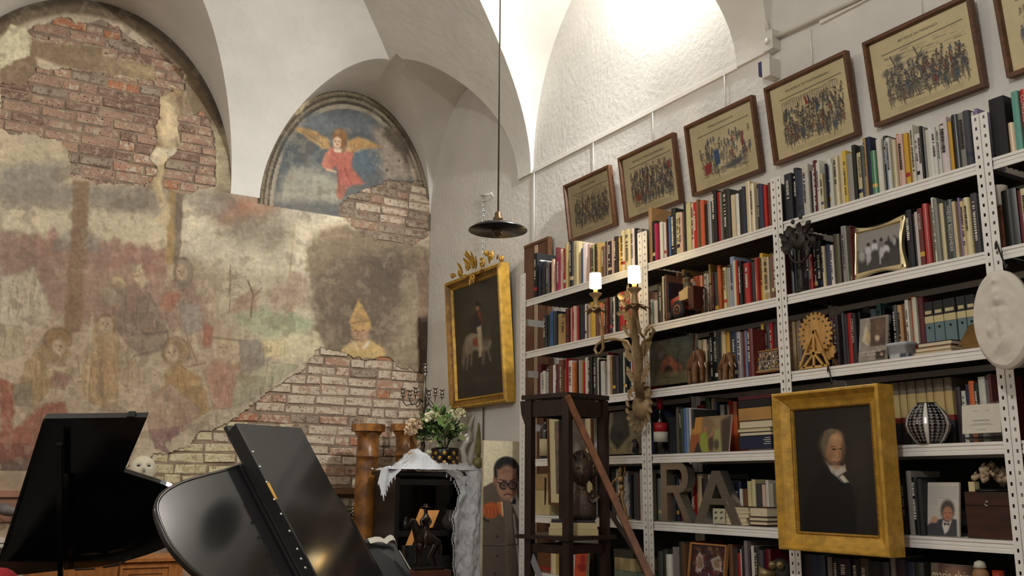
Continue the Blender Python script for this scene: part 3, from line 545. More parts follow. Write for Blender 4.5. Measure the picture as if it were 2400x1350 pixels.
# ------------------------------------------------------------------ books
PAL = {'k': ((26, 25, 26), 'black'), 'K': ((58, 57, 58), 'charcoal'), 'g': ((134, 130, 124), 'grey'), 'w': ((214, 210, 202), 'white'), 'c': ((208, 192, 150), 'cream'), 'y': ((206, 166, 52), 'yellow'), 't': ((178, 144, 92), 'tan'), 'o': ((206, 104, 48), 'orange'), 'r': ((176, 40, 38), 'red'), 'R': ((96, 30, 32), 'maroon'), 'm': ((176, 48, 92), 'magenta'), 'b': ((66, 98, 148), 'blue'), 'n': ((34, 40, 68), 'navy'), 'l': ((126, 142, 162), 'pale blue'), 'G': ((54, 116, 74), 'green'), 'e': ((34, 50, 44), 'dark green'), 'B': ((108, 72, 52), 'brown'), 'p': ((212, 178, 160), 'pinkish'), 'q': ((92, 148, 142), 'teal'), 'v': ((134, 122, 158), 'lilac'), 'd': ((82, 76, 56), 'olive')}
ORD = 'zeroth first second third fourth fifth sixth seventh eighth ninth tenth eleventh twelfth thirteenth fourteenth fifteenth sixteenth seventeenth eighteenth nineteenth twentieth'.split()
def ordinal(k):
    if k <= 20: return ORD[k]
    t = {2: 'twenty', 3: 'thirty', 4: 'forty', 5: 'fifty', 6: 'sixty'}[k // 10]
    return t + '-' + ORD[k % 10] if k % 10 else {3: 'thirtieth', 4: 'fortieth', 5: 'fiftieth', 6: 'sixtieth'}[k // 10]
# each entry: left foot in the photo, top in the photo, colour, optional title; rows read left to right, '-' leaves a gap
ROWS = [
 (0, 0, 'top', 1496, '1247,593,k 1254,608,w 1258,612,n 1262,613,w 1267,613,k 1275,614,g 1278,616,K 1284,613,r 1289,607,p 1294,579,R 1299,602,m 1308,583,p,FORNASETTI 1314,582,r,FORNASETTI 1321,570,t 1328,565,k,* 1337,564,c 1345,565,c 1353,580,b 1361,569,w 1368,570,p 1373,578,B 1377,572,c 1389,571,K 1393,568,t 1401,576,B 1411,564,d 1415,562,p 1419,564,K,* 1428,558,p 1432,553,k,* 1440,554,o 1446,555,y 1452,540,c 1461,536,c,* 1472,534,w,* 1480,533,k 1485,535,g'),
 (1, 0, 'top', 1814, '1514,485,t 1522,516,k 1531,522,m 1537,518,w 1545,522,v 1549,519,w 1554,511,o 1558,511,R 1560,503,w 1562,504,b 1567,486,k,* 1578,496,c 1584,496,c 1590,496,p,* 1597,491,c 1599,472,k 1603,472,c 1614,474,p 1620,471,r 1628,465,B 1633,468,B 1638,467,o 1646,475,k 1655,470,g 1663,444,t 1668,444,k,* 1677,447,r 1685,448,g 1689,440,k,* 1702,442,K 1707,454,c 1717,451,w 1725,440,k 1734,434,n 1742,421,c 1752,441,o 1758,428,c 1767,427,k,* 1775,430,n 1786,431,r 1793,423,B 1805,426,K'),
 (2, 0, 'top', 2291, '1838,404,K 1855,389,k 1865,396,n 1881,382,w,* 1895,396,k 1898,395,w 1903,371,R 1909,376,w 1916,372,w 1921,404,c 1928,376,w 1933,380,n 1936,365,w 1943,379,w 1951,361,c 1962,354,c 1972,348,y,* 1981,355,g 1995,334,k 2003,351,c,MANZUSI 2017,336,e 2025,318,t 2032,316,n 2042,350,G 2055,321,w 2068,312,k,* 2077,320,l 2080,318,w 2088,324,c 2100,308,o 2104,310,p,* 2118,306,y 2128,305,c 2134,286,w 2141,308,w,* 2149,306,w,* 2158,290,k 2163,292,g 2168,298,w 2178,294,w 2185,292,w 2194,288,w 2202,268,w,* 2220,278,y 2228,261,k 2244,257,g 2262,254,K 2278,256,w 2284,246,v'),
 (3, 0, 'top', 2470, '2325,222,k 2361,298,c 2376,206,q 2392,200,r,CONIGLIO 2412,200,k 2430,204,w 2446,196,B'),
 (0, 1, 'second', 1496, '1269,739,K 1277,736,e 1285,729,b 1293,729,n 1301,735,t 1310,744,t 1322,723,R 1329,721,p 1333,718,r 1340,717,p 1347,718,r 1351,713,k,* 1356,712,K 1359,714,n 1364,715,k 1367,712,w 1370,716,B 1373,714,p 1376,712,w 1379,707,y 1391,712,B 1398,710,o 1406,706,k 1413,698,t 1416,697,R 1421,696,k 1427,695,w,* 1436,694,k 1440,700,w 1442,690,k 1445,683,r,* 1457,684,r 1469,684,w 1482,680,p'),
 (1, 1, 'second', 1821, '1515,700,w 1521,706,q 1527,704,w 1536,664,k 1541,668,d 1547,646,c 1552,650,k 1556,643,B 1560,660,k 1564,651,w 1572,661,c 1578,637,p 1583,651,o 1591,652,p 1596,630,t 1602,651,o 1612,652,p 1622,646,o 1634,644,o 1642,638,w 1650,640,K 1655,640,w 1658,617,t 1663,640,R 1669,636,K 1679,620,o 1687,624,c 1694,625,g 1704,599,l 1714,608,c 1722,609,r 1727,610,k 1735,614,R 1743,614,r 1754,612,K 1761,610,g 1767,602,r 1774,590,y 1781,600,c 1789,601,t 1800,602,g 1805,597,B 1812,584,R'),
 (2, 1, 'second', 1996, '1846,545,K 1859,560,K 1866,570,g 1873,575,k 1887,570,K 1895,594,r 1902,558,k 1911,560,k,* 1924,574,c 1930,570,n 1941,571,w 1948,544,K 1955,545,d 1966,548,k 1971,526,g,* 1979,526,g 1986,525,g 1992,527,R'),
 (2, 1, 'second', 2303, '2124,488,k 2139,497,K 2145,492,w 2154,484,R,KETTERER 2165,473,r 2179,476,B 2185,457,w 2192,460,g 2202,471,c 2211,466,K 2221,463,e,WIENER BIEDERMEIER 2237,468,c 2245,480,B 2251,459,v 2256,467,c,* 2264,459,c,* 2279,447,K 2294,447,k'),
 (3, 1, 'second', 2470, '2352,439,k 2388,440,R 2397,436,c 2410,430,K 2428,436,r 2444,440,k'),
 (0, 2, 'third', 1490, '1252,853,R 1259,873,w 1263,869,w,CUNEO 1271,857,K 1283,855,B 1289,855,w 1295,873,w 1297,853,R 1305,843,B 1315,865,y 1320,840,r 1324,844,w 1332,853,c 1337,849,o 1342,845,k 1350,843,w 1352,845,k 1357,845,t 1360,848,r 1363,837,w 1371,838,B 1375,836,k,* 1383,838,K 1391,837,w 1394,840,d 1399,842,k 1403,846,w 1413,825,R 1417,832,w 1424,833,t 1428,834,k,* 1434,834,k 1440,836,K 1446,826,k,* 1451,825,w 1457,833,c 1460,836,k 1465,835,n 1471,840,w 1476,830,r'),
 (1, 2, 'third', 1824, '1632,796,c 1641,794,c 1650,792,k,APER 1658,777,k,* 1667,776,w 1672,788,k,BORDEN 1684,779,K 1690,774,c 1700,776,y 1709,777,n 1717,776,n 1726,776,w 1735,775,R 1741,773,l 1746,769,R,* 1755,769,R 1764,776,k,I SAGGIATORI 1774,768,K 1780,757,y 1788,760,k 1802,754,r,* 1810,756,K 1816,745,p'),
 (2, 2, 'third', 2012, '1944,739,R 1955,735,K,* 1965,728,k 1975,733,K,* 1981,731,r 1995,732,k,CZTERY LATA 2006,728,k'),
 (2, 2, 'third', 2165, '2078,736,k 2090,712,K 2103,712,t 2115,708,B 2125,700,w,* 2133,689,o 2142,693,w 2152,693,R'),
 (1, 3, 'fourth', 1618, '1520,960,n 1526,975,K 1576,953,K 1582,958,d 1588,958,e,LIPICATT 1596,956,b 1603,955,l 1608,955,w 1612,958,K'),
 (2, 3, 'fourth', 2330, '2241,905,K 2253,914,w,* 2263,898,n 2276,891,o 2289,896,k,* 2300,881,w 2316,876,g 2323,874,R'),
 (1, 3, 'fourth', 1722, '1629,949,r 1646,930,G 1655,940,d 1663,933,c 1671,940,l 1676,941,n 1683,948,w 1693,945,k 1701,939,r 1711,940,o'),
 (2, 1, 'second', 2121, '2006,548,w 2020,556,K 2030,560,y 2046,541,B 2066,536,n 2084,530,K 2098,528,w 2110,532,k'),
 (2, 2, 'third', 2076, '2026,716,K 2042,722,l 2057,708,q 2068,720,n'),
 (2, 2, 'third', 1878, '1855,752,c 1862,750,c 1870,748,g'),
 (0, 4, 'fifth', 1503, '1428,1100,K 1438,1099,w 1445,1098,K 1453,1104,w 1465,1115,b 1472,1112,k 1476,1108,K 1488,1112,R 1497,1100,w'),
 (1, 4, 'fifth', 1732, '1532,1110,k 1536,1121,g 1548,1164,w 1553,1120,K 1574,1111,l 1581,1118,n 1588,1110,R 1597,1106,n 1607,1108,k 1616,1114,w 1619,1114,r 1626,1110,c 1640,1120,K 1654,1112,w 1660,1116,k 1667,1120,K 1674,1110,g 1682,1122,k 1700,1126,K 1716,1130,n'),
 (2, 4, 'fifth', 2163, '2092,1126,K 2105,1121,g 2113,1118,K 2122,1103,g 2136,1118,k 2150,1122,k'),  # last two black books are added to darken the gap
 (1, 5, 'sixth', 1800, '1534,1292,K 1545,1288,K 1556,1300,w 1569,1283,g 1584,1270,K 1596,1274,B 1605,1270,o 1622,1280,K 1706,1276,B 1716,1285,K 1724,1297,r 1731,1288,w 1736,1280,k 1742,1268,g 1750,1290,k 1755,1280,w 1762,1282,k,BUTTRIO 1775,1290,K 1786,1288,R'),
 (2, 5, 'sixth', 2170, '1880,1300,K 1905,1302,n 1936,1306,g 1948,1308,k 1966,1310,K 1994,1312,k 2012,1310,d 2034,1316,K 2060,1318,k 2088,1306,g 2100,1312,K 2124,1318,n 2146,1320,k'),
 (0, 5, 'sixth', 1395, '1240,1296,K 1250,1290,B 1284,1290,c 1296,1292,t 1306,1290,K 1317,1302,e 1320,1298,w 1326,1298,b 1332,1300,w 1338,1290,B 1384,1284,k'),
]
BAYN = ['left end', 'second', 'third', 'right edge']
def shelf_x(px, row, X=SF): # y along the shelf for a foot at this photo column
    d0 = ray(px, 0); d1 = ray(px, 1500); z = ROWZ[row]; lo, hi = 0.0, 1.0
    for _ in range(40):
        m = (lo + hi) / 2; d = d0 * (1 - m) + d1 * m; zz = CAM_H + d[2] * X / d[0]
        if zz > z: lo = m
        else: hi = m
    d = d0 * (1 - lo) + d1 * lo; return d[1] * X / d[0]
RECESS = [(1, 1563, 1682, .115), (2, 1604, 1735, .115), (2, 1764, 1840, .09), (2, 1940, 2200, .10), (4, 1425, 1475, .07), (4, 1530, 1740, .09), (3, 2240, 2335, .10), (1, 1838, 1912, .09), (5, 1600, 1720, .05), (5, 1335, 1386, .10), (3, 1628, 1724, .19), (1, 2004, 2123, .17), (2, 2025, 2077, .19), (2, 1852, 1880, .12)]
def book_mb(y0, y1, z0, h, x0, depth, col, lean, rounded, band):
    """cover: two boards and a spine, the spine bowed on thick books"""
    s = MB(); t = min(.003, (y1 - y0) * .2); c = np.array(col) / 255.0; c2 = band if band is not None else c
    k = math.tan(lean)
    def sh(P): return [(x, y - (z - z0) * k, z) for x, y, z in P]
    def bx(a, b, cc):
        m = MB().box(a, b); s.add(sh(m.v), m.f, cc)
    bx((x0 + .003, y0, z0), (x0 + depth, y0 + t, z0 + h), c); bx((x0 + .003, y1 - t, z0), (x0 + depth, y1, z0 + h), c)
    n = 5 if rounded else 2; bow = .008 if rounded else .0015; ring = []
    for i in range(n + 1): a = math.pi * i / n; ring.append((x0 - bow * math.sin(a) + .002, y0 + (y1 - y0) * i / n))
    zs = [0, .16, .24, 1] if band is not None else [0, 1]; V = []
    for q in zs: V += [(x, y, z0 + h * q) for x, y in ring]
    m = n + 1
    for j in range(len(zs) - 1):
        o = [V[j * m + i] for i in range(m)] + [V[(j + 1) * m + i] for i in range(m)]
        s.add(sh(o), [(i, i + m, i + 1 + m, i + 1) for i in range(n)], c2 if j == 1 else c, rounded)
    top = [V[(len(zs) - 1) * m + i] for i in range(m)] + [(x0 + .003, y1, z0 + h), (x0 + .003, y0, z0 + h)]
    s.add(sh(top), [tuple(range(len(top)))], c); return s, sh
BOOKS = []; rb = random.Random(11)
for bay, row, rown, xend, data in ROWS:
    ent = [e_.split(',') for e_ in data.replace('I SAGGIATORI', 'I_SAGGIATORI').replace('WIENER BIEDERMEIER', 'WIENER_BIEDERMEIER').replace('CZTERY LATA', 'CZTERY_LATA').split()]
    for i, en in enumerate(ent):
        x0 = float(en[0]); x1 = float(ent[i + 1][0]) if i + 1 < len(ent) else xend
        gap = bay == 1 and row == 3 and x0 == 1526
        if gap: x1 = 1531
        BOOKS.append(dict(bay=bay, row=row, rown=rown, x0=x0, x1=x1, top=float(en[1]), c=en[2], title=en[3].replace('_', ' ') if len(en) > 3 else None))
NUM = {}
for b in sorted(BOOKS, key=lambda b: (b['bay'], b['row'], b['x0'])): NUM[(b['bay'], b['row'])] = b['n'] = NUM.get((b['bay'], b['row']), 0) + 1
for b in BOOKS: b['area'] = (b['x1'] - b['x0']) * (PX(0, 0, SF)[0] * 0 + max(10, {0: 1, 1: 1, 2: 1, 3: 1, 4: 1, 5: .5}[b['row']] * 100)) if True else 0
BOOKS.sort(key=lambda b: -b['area']); MAXB = 310; extra = MB(); extra_p = MB()
for k, b in enumerate(BOOKS):
    rc = max([r_[3] for r_ in RECESS if r_[0] == b['row'] and r_[1] <= b['x0'] < r_[2]] + [0]); XF = SF + rc
    ya, yb = shelf_x(b['x0'], b['row'], XF), shelf_x(b['x1'], b['row'], XF); y1, y0 = max(ya, yb) - .0006, min(ya, yb) + .0006
    z0 = ROWZ[b['row']] + .0006; h = PX((b['x0'] + b['x1']) / 2, b['top'], XF)[2] - z0; h = min(max(h, .12), .325 if b['row'] else .5)
    if b['row'] == 0: y_top_off = 0
    w_ = y1 - y0; col = np.clip(np.array(PAL[b['c']][0]) + rb.uniform(-14, 14) + np.array([rb.uniform(-6, 6) for _ in range(3)]), 8, 240)
    depth = min(.30, max(.13, h * rb.uniform(.68, .82))); xf = XF + .010 + rb.uniform(0, .022); depth = min(depth, XR - .04 - xf); rounded = w_ > .022 and rb.random() < .7
    band = np.array(PAL[rb.choice('kwrcyn')][0]) / 255.0 if w_ > .012 and rb.random() < .22 else None
    mb, sh = book_mb(y0, y1, z0, h, xf, depth, col, 0.0, rounded, band)
    pg = MB().box((xf + .004, y0 + min(.003, w_ * .2), z0 + .003), (xf + depth - .004, y1 - min(.003, w_ * .2), z0 + h - .004))
    if k >= MAXB:
        extra.v or None; o_ = len(extra.v); extra.v += mb.v; extra.f += [tuple(i + o_ for i in f) for f in mb.f]; extra.c += mb.c; extra.smooth += mb.smooth
        extra.add(pg.v, pg.f, (.82, .77, .66)); continue
    sz = 'thin' if w_ < .013 else ('thick' if w_ > .034 else ('tall' if h > .285 else 'slim' if w_ < .02 else 'broad'))
    bo = obj('book', mb, GLOSSCOL if rb.random() < .45 else ANYCOL)
    tag(bo, f"{sz} {PAL[b['c']][1]} book, {ordinal(b['n'])} from left on the {b['rown']} shelf, {BAYN[b['bay']]} bay", 'book', 'books on the shelves')
    obj('page_block', pg, PAGES, bo)
    lum = col.mean(); tc = (.86, .84, .78) if lum < 120 else (.16, .14, .14)
    if b['title'] == 'FORNASETTI': tc = (.75, .12, .1) if lum > 120 else (.9, .86, .8)
    ym = (y0 + y1) / 2; xs = xf - (.0085 if rounded else .002)
    if b['title'] and b['title'] != '*' and w_ > .008:
        t = MB(); text_mb(t, b['title'], w_ * .72, (xs, ym, z0 + h * .9), (0, 0, -1), (0, -1, 0), .001, col=tc, fit=h * .78)
        if t.v: obj('spine_title', t, ANYCOL, bo)
    elif w_ > .009 and (b['title'] == '*' or rb.random() < .35):
        t = MB(); z = z0 + h * rb.uniform(.82, .93); end = z0 + h * rb.uniform(.15, .5); hw = w_ * rb.uniform(.16, .26)
        while z > end:
            l_ = rb.uniform(.003, .008)
            if rb.random() < .85: t.add([(xs - .001, ym + hw * rb.uniform(.6, 1), z), (xs - .001, ym - hw, z), (xs - .001, ym - hw * rb.uniform(.6, 1), z - l_), (xs - .001, ym + hw, z - l_)], [(0, 1, 2, 3)], tc)
            z -= l_ + rb.uniform(.0015, .004)
        if t.v: obj('spine_title', t, ANYCOL, bo)['kind'] = 'stuff'
if extra.v: o = tag(obj('narrow_books', extra, ANYCOL), 'remaining narrow books filling the gaps between shelved books', 'books'); o['kind'] = 'stuff'
# ------------------------------------------------------------------ pictures on the walls
def fit(TL, TR, BR, BL, p0, n, U):
    n = np.array(n, float); n = n / np.linalg.norm(n); U = np.array(U, float); U = U / np.linalg.norm(U); R = np.cross(U, n); p0 = np.array(p0, float)
    q = [PP(*c, p0, n) - p0 for c in (TL, TR, BR, BL)]; a = [(v.dot(R), v.dot(U)) for v in q]
    l_ = (a[0][0] + a[3][0]) / 2; r_ = (a[1][0] + a[2][0]) / 2; b_ = (a[2][1] + a[3][1]) / 2; t_ = (a[0][1] + a[1][1]) / 2
    return p0 + R * l_ + U * b_, R, U, n, r_ - l_, t_ - b_
def frame_mb(O, R, U, N, W, H, prof, mb=None, wave=None):
    mb = mb or MB(); V = []
    for ins, h in prof: V += [O + R * x + U * y + N * h for x, y in ((ins, ins), (W - ins, ins), (W - ins, H - ins), (ins, H - ins))]
    f = [(i * 4 + k, i * 4 + (k + 1) % 4, i * 4 + 4 + (k + 1) % 4, i * 4 + 4 + k) for i in range(len(prof) - 1) for k in range(4)]
    return mb.add(V, f)
def sheet(name, O, R, U, N, W, H, ins, lift, nu, nv, mat, paint, parent):
    A = O + R * ins + U * (H - ins) + N * lift; B = O + R * (W - ins) + U * (H - ins) + N * lift; D = O + R * ins + U * ins + N * lift
    return picture(name, A, B, D, nu, nv, mat, paint, parent)
th = math.radians(6.5); TU = (-math.sin(th), 0, math.cos(th)); TN = (-math.cos(th), 0, -math.sin(th))
PRINTS = [
 ('small framed battle print, nearest the corner, yellow-lit edge', [(1323, 435), (1429, 383), (1437, 534), (1329, 565)], 'BATAILLE DE RIVOLI', 3),
 ('second framed print, crowded street battle with red-coated rider', [(1451.6, 370), (1580, 307), (1592, 474), (1459.6, 523)], 'BATAILLE ET PRISE DE RATISBONNE', 8),
 ('third framed print, loosely drawn figures with a blue-cloaked man', [(1607, 295), (1764, 220), (1781, 401), (1618, 464)], 'FAMILLE NAPOLEONITE', 5),
 ('fourth framed print, soldiers embracing below a tricolour flag', [(1794, 208), (1986, 111), (2003, 313), (1810, 393)], 'LES ADIEUX DE FONTAINEBLEAU', 9),
 ('fifth framed print, landscape battle with bare trees and glare', [(2023, 95), (2274, -14), (2303, 197), (2047, 304)], 'BATAILLE DE MARENGO', 12),
 ('framed print cut off by the top right corner of the picture', [(2328, -38), (2640, -170), (2678, 68), (2352, 182)], 'BATAILLE D EYLAU', 14)]
def print_paint(kind, seed):
    def f(x, y, u, v):
        r = random.Random(seed); cv = Canvas(u * 100, v * 70, (236, 216, 166)); X, Y = cv.x, cv.y; INK = (70, 62, 54)
        cv.mult(.94 + .12 * fbm(X, Y, 30, 3, seed))
        cv.line([(12, 14), (92, 13)], .8, INK, .8, .3)
        for k in range(int(60)):
            if kind == 3: break
            a = r.uniform(13, 85); b = r.uniform(15, 30); cv.line([(a, b), (a + r.uniform(3, 12), b + r.uniform(-.6, .6))], r.uniform(.25, .6), INK, r.uniform(.2, .55), .3)
        dens = {1: 230, 3: 120, 2: 300}.get(kind, 280); blues = [(70, 92, 120), (84, 96, 120), (98, 104, 118)]; reds = [(160, 58, 48), (150, 78, 60)]
        if kind == 4:
            for k in range(26): a = 14 + k * 2.9; cv.line([(a, 17), (a, 17 + r.uniform(5, 9))], .8, (110, 102, 90), .7, .3)
            for dx, c in ((0, (44, 52, 80)), (-1.6, (214, 200, 170)), (-3.2, (168, 70, 56))): cv.poly([(47 + dx, 20), (49 + dx, 19), (51 + dx, 27), (48 + dx, 28)], c, .3)
        if kind == 5:
            for a in (22, 46): cv.line([(a, 38), (a + 1, 26), (a - 2, 18)], 1.1, INK, .9, .3); cv.line([(a + 1, 29), (a + 6, 22)], .7, INK, .9, .3)
            for a, b in ((14, 31), (27, 22), (28, 29), (50, 28)): cv.ell(a, b, 4, 3, (92, 92, 84), .5, .8)
        base = {3: 22, 4: 24, 5: 30, 1: 24, 2: 20}.get(kind, 22)
        for k in range(dens):
            b = base + (55 - base) * (k / dens) ** .8 + r.uniform(-2, 2); a = r.uniform(13, 91); h = r.uniform(3.5, 6.5) * (.8 + .7 * k / dens)
            if kind == 3 and 40 < a < 60 and b > 46: continue
            t = r.random(); c = r.choice(blues) if t < .22 else r.choice(reds) if t < .28 else r.choice([(136, 126, 108), (156, 142, 114), (108, 102, 94), (222, 202, 156), (214, 194, 148)])
            cv.ell(a, b, r.uniform(1, 2), h / 2, c, .4, .75, r.uniform(-.3, .3)); cv.ell(a + r.uniform(-.4, .4), b - h / 2 - .6, .8, .9, (78, 66, 58), .4, .9)
            q = r.uniform(-1.5, 1.5); cv.line([(a - .5, b + h * .3), (a + q, b + h * .95)], .6, INK, .8, .25); cv.line([(a, b - h * .2), (a + r.uniform(-3, 3), b + r.uniform(-2, 3))], .5, INK, .7, .25)
        for k in range(40): a = r.uniform(14, 80); b = r.uniform(50, 60); cv.line([(a, b), (a + r.uniform(3, 10), b + r.uniform(-.8, .8))], r.uniform(.4, .9), (96, 86, 70), .7, .3)
        if kind == 3: cv.poly([(35, 34), (42, 33), (43, 49), (35, 50)], (58, 90, 132), .5); cv.poly([(17, 46), (28, 44), (28, 55), (18, 56)], (172, 58, 52), .6); cv.ell(64, 54, 16, 3, (92, 90, 92), .4, .9, -.1); cv.poly([(78, 26), (81, 26), (81, 40), (78, 40)], (160, 52, 52), .4)
        if kind == 2: cv.ell(24, 50, 6, 4, (176, 84, 58), .5, .9); cv.ell(86, 27, 2.5, 4, (176, 58, 48), .4, .9); cv.line([(45, 18), (46, 33)], 1.4, INK, .9, .3)
        for yy in (63.5, 65, 66.5): cv.line([(20, yy), (84, yy)], .35, (150, 132, 98), .7, .2)
        return cv
    return f
for i, (lab, C, title, seed) in enumerate(PRINTS):
    O, R, U, N, W, H = fit(*C, (3.615, 0, 3.2), TN, TU); O = O - N * .028; t = thing('framed_print', lab, 'picture', O + R * W / 2, 'framed prints above the shelves')
    obj('frame', frame_mb(O, R, U, N, W, H, [(0, -.006), (0, .030), (.016, .030), (.020, .020), (.022, .006)]), WOODFRAME, t)
    obj('backing', MB().prism([O + R * .003 + U * .003 - N * .004, O + R * (W - .003) + U * .003 - N * .004, O + R * (W - .003) + U * (H - .003) - N * .004, O + R * .003 + U * (H - .003) - N * .004], N * .006), WOODFRAME, t)
    pr = sheet('print', O, R, U, N, W, H, .020, .008, 230, 165, PRINT, print_paint(i + 1, seed), t)
    tm = MB(); text_mb(tm, title, H * .045, O + R * W * .5 + U * H * .855 + N * .0085, R, U, .0006, 'CENTER', (.22, .2, .18), fit=W * .55); obj('printed_title', tm, ANYCOL, pr)
    a = .022; g = [O + R * x + U * y + N * .0125 for x, y in ((a, a), (W - a, a), (W - a, H - a), (a, H - a))]
    obj('glass_pane', MB().add(g, [(0, 1, 2, 3)]), GLASS, t)
    top = O + R * W * .5 + U * H * .96
    if i < 5: tag(obj('hanging_rod', MB().tube([(XR - .012, top[1], top[2] + .02), (XR - .012, top[1], 3.84)], .0035, 6), WHITE_MT), 'thin white hanging rod above the ' + ['small corner', 'second', 'third', 'fourth', 'fifth'][i] + ' framed print', 'rod', 'picture hanging rods')
# picture rail
y0r, y1r = PX(1252, 412, XR)[1], PX(1732, 155, XR)[1]
tag(obj('picture_rail', MB().box((XR - .016, y1r, 3.825), (XR - .001, y0r, 3.85)), WHITE_MT), 'white metal picture rail below the lit lunette', 'rail', 'picture rails')
tag(obj('picture_rail', MB().box((XR - .016, PX(2060, -20, XR)[1] - 2, 3.835), (XR - .001, PX(1925, 45, XR)[1], 3.855)), WHITE_MT), 'short white picture rail beside the conduit at top right', 'rail', 'picture rails')
tag(obj('hanging_rod', MB().tube([(XR - .012, y0r - .02, 3.84), (XR - .012, y0r - .02, PX(1266, 560, XR)[2])], .004, 6), WHITE_MT), 'free white hanging rod at the rail end beside the corner', 'rod', 'picture hanging rods')

# ---- rider painting in an ornate gilt frame
th2 = math.radians(4); U2 = (-math.sin(th2), 0, math.cos(th2)); N2 = (-math.cos(th2), 0, -math.sin(th2))
O, R, U, N, W, H = fit((1043, 663), (1169, 613), (1185, 947), (1048, 957), (3.565, 0, 2.2), N2, U2); O = O - N * .06
t = thing('rider_painting', 'dark painting of a mounted officer in a crested gilt frame', 'painting', O + R * W / 2)
fr = obj('frame', frame_mb(O, R, U, N, W, H, [(0, -.03), (0, .045), (.012, .06), (.022, .055), (.03, .06)]), GOLD, t)
obj('inner_cove', frame_mb(O, R, U, N, W, H, [(.0302, .0598), (.045, .040), (.06, .028)]), GOLD_DK, t); obj('sight_edge', frame_mb(O, R, U, N, W, H, [(.0602, .028), (.066, .034), (.075, .022), (.08, .01)]), GOLD, t)
obj('backing', MB().prism([O + R * .004 + U * .004 - N * .028, O + R * (W - .004) + U * .004 - N * .028, O + R * (W - .004) + U * (H - .004) - N * .028, O + R * .004 + U * (H - .004) - N * .028], N * .03), GOLD_DK, t)
def p_rider(x, y, u, v):
    c = Canvas(x, y, (34, 31, 28)); c.ell(1125, 705, 46, 50, (74, 70, 60), .9, .8); c.ell(1128, 735, 40, 60, (62, 58, 50), .8, .5)
    HS = (138, 126, 110); c.poly([(1092, 838), (1088, 812), (1092, 790), (1106, 779), (1130, 784), (1146, 786), (1152, 802), (1146, 818), (1128, 824), (1112, 820), (1104, 828)], HS, 2.5); c.poly([(1090, 795), (1084, 815), (1082, 850), (1087, 868), (1091, 838)], (112, 102, 88), 2.5); c.ell(1108, 792, 12, 8, (168, 156, 138), .6, .7); c.poly([(1122, 790), (1140, 772), (1148, 735), (1156, 722), (1168, 742), (1150, 748), (1150, 790), (1140, 812)], (62, 54, 48), 3); c.ell(1138, 808, 12, 14, (120, 110, 96), .5, .8)
    c.poly([(1104, 780), (1108, 745), (1116, 728), (1126, 728), (1132, 758), (1126, 782)], (30, 30, 38), 2); c.poly([(1117, 728), (1126, 728), (1132, 760), (1122, 745)], (128, 50, 38), 2); c.ell(1119, 722, 4, 6, (150, 110, 84), .3); c.poly([(1114, 715), (1116, 706), (1128, 712), (1124, 718)], (20, 18, 18), 1.5)
    c.poly([(1117, 768), (1128, 762), (1130, 790), (1129, 835), (1122, 838), (1121, 800)], (186, 172, 146), 2); c.poly([(1108, 796), (1118, 790), (1120, 812), (1109, 810)], (138, 62, 42), 2.5); c.line([(1105, 745), (1101, 775)], 4, (28, 28, 34), 1, 1.5)
    for a, b in (((1097, 830), (1094, 866)), ((1106, 824), (1104, 856)), ((1142, 812), (1150, 846)), ((1134, 818), (1132, 852))): c.line([a, b], 5, (112, 102, 90), .85, 1.5)
    c.ell(1132, 888, 22, 8, (62, 50, 44), .8, .7); c.mult(.85 + .3 * fbm(x, y, 16, 3, 5)); return c
sheet('canvas', O, R, U, N, W, H, .078, .012, 120, 200, VARN, p_rider, t)
bd = MB()
for k in range(46):
    q = .07 + (H - .14) * k / 45
    for s_ in (.068, W - .068): bd.ball(O + R * s_ + U * q + N * .035, .0045, 5, 4)
o = obj('beading', bd, GOLD_DK, fr); o['kind'] = 'stuff'
def spiral(c, r0, turns, a0, sgn, rt, mb):
    pts = []; rad = []
    for k in range(22):
        q = k / 21; a = a0 + sgn * q * turns * 2 * math.pi; r_ = r0 * (1 - .8 * q); pts.append(c + R * r_ * math.cos(a) + U * r_ * math.sin(a) + N * .008 * q); rad.append(rt * (1 - .45 * q))
    mb.tube(pts, rad, 7); mb.ball(pts[-1], rt * 1.1, 7, 5)
def crest_at(px, py): return PP(px, py, O + N * .06, N)
cr = MB()
for (px, py, r0, tu, a0, sg) in ((1098, 625, .032, 1.1, 1.2, 1), (1130, 618, .034, 1.1, 2.0, -1), (1080, 640, .026, 1.2, 2.2, 1), (1150, 600, .028, 1.2, 1.0, -1), (1062, 645, .018, 1.2, 2.4, 1), (1175, 606, .018, 1.2, .6, -1), (1108, 652, .03, 1.0, -1.2, 1), (1096, 595, .024, 1.0, 2.6, 1), (1140, 592, .02, 1.1, .3, -1)):
    cr = MB(); spiral(crest_at(px, py), r0 * 1.25, tu, a0, sg, .012, cr); obj('scroll', cr, GOLD, t)
for (px, py, dx, dy, L_, w_) in ((1110, 630, -.25, 1, .16, .05), (1112, 628, .15, 1, .13, .05), (1104, 630, -.6, .9, .12, .045), (1116, 630, .5, .9, .11, .04), (1108, 640, -.1, -1, .10, .05), (1112, 640, .3, -1, .09, .04), (1085, 640, -.4, 1, .10, .035), (1148, 618, .3, 1, .10, .035), (1070, 648, -.9, .6, .06, .025), (1165, 608, .9, .5, .06, .025), (1125, 640, .9, .3, .08, .03), (1097, 648, -.9, .2, .07, .03)):
    cr = MB(); cr.leaf(crest_at(px, py), R * dx + U * dy, N, L_, w_, -.25); cr.leaf(crest_at(px, py) + N * .006, R * dx * .8 + U * dy, N, L_ * .75, w_ * .6, -.35); obj('crest_leaf', cr, GOLD, t)
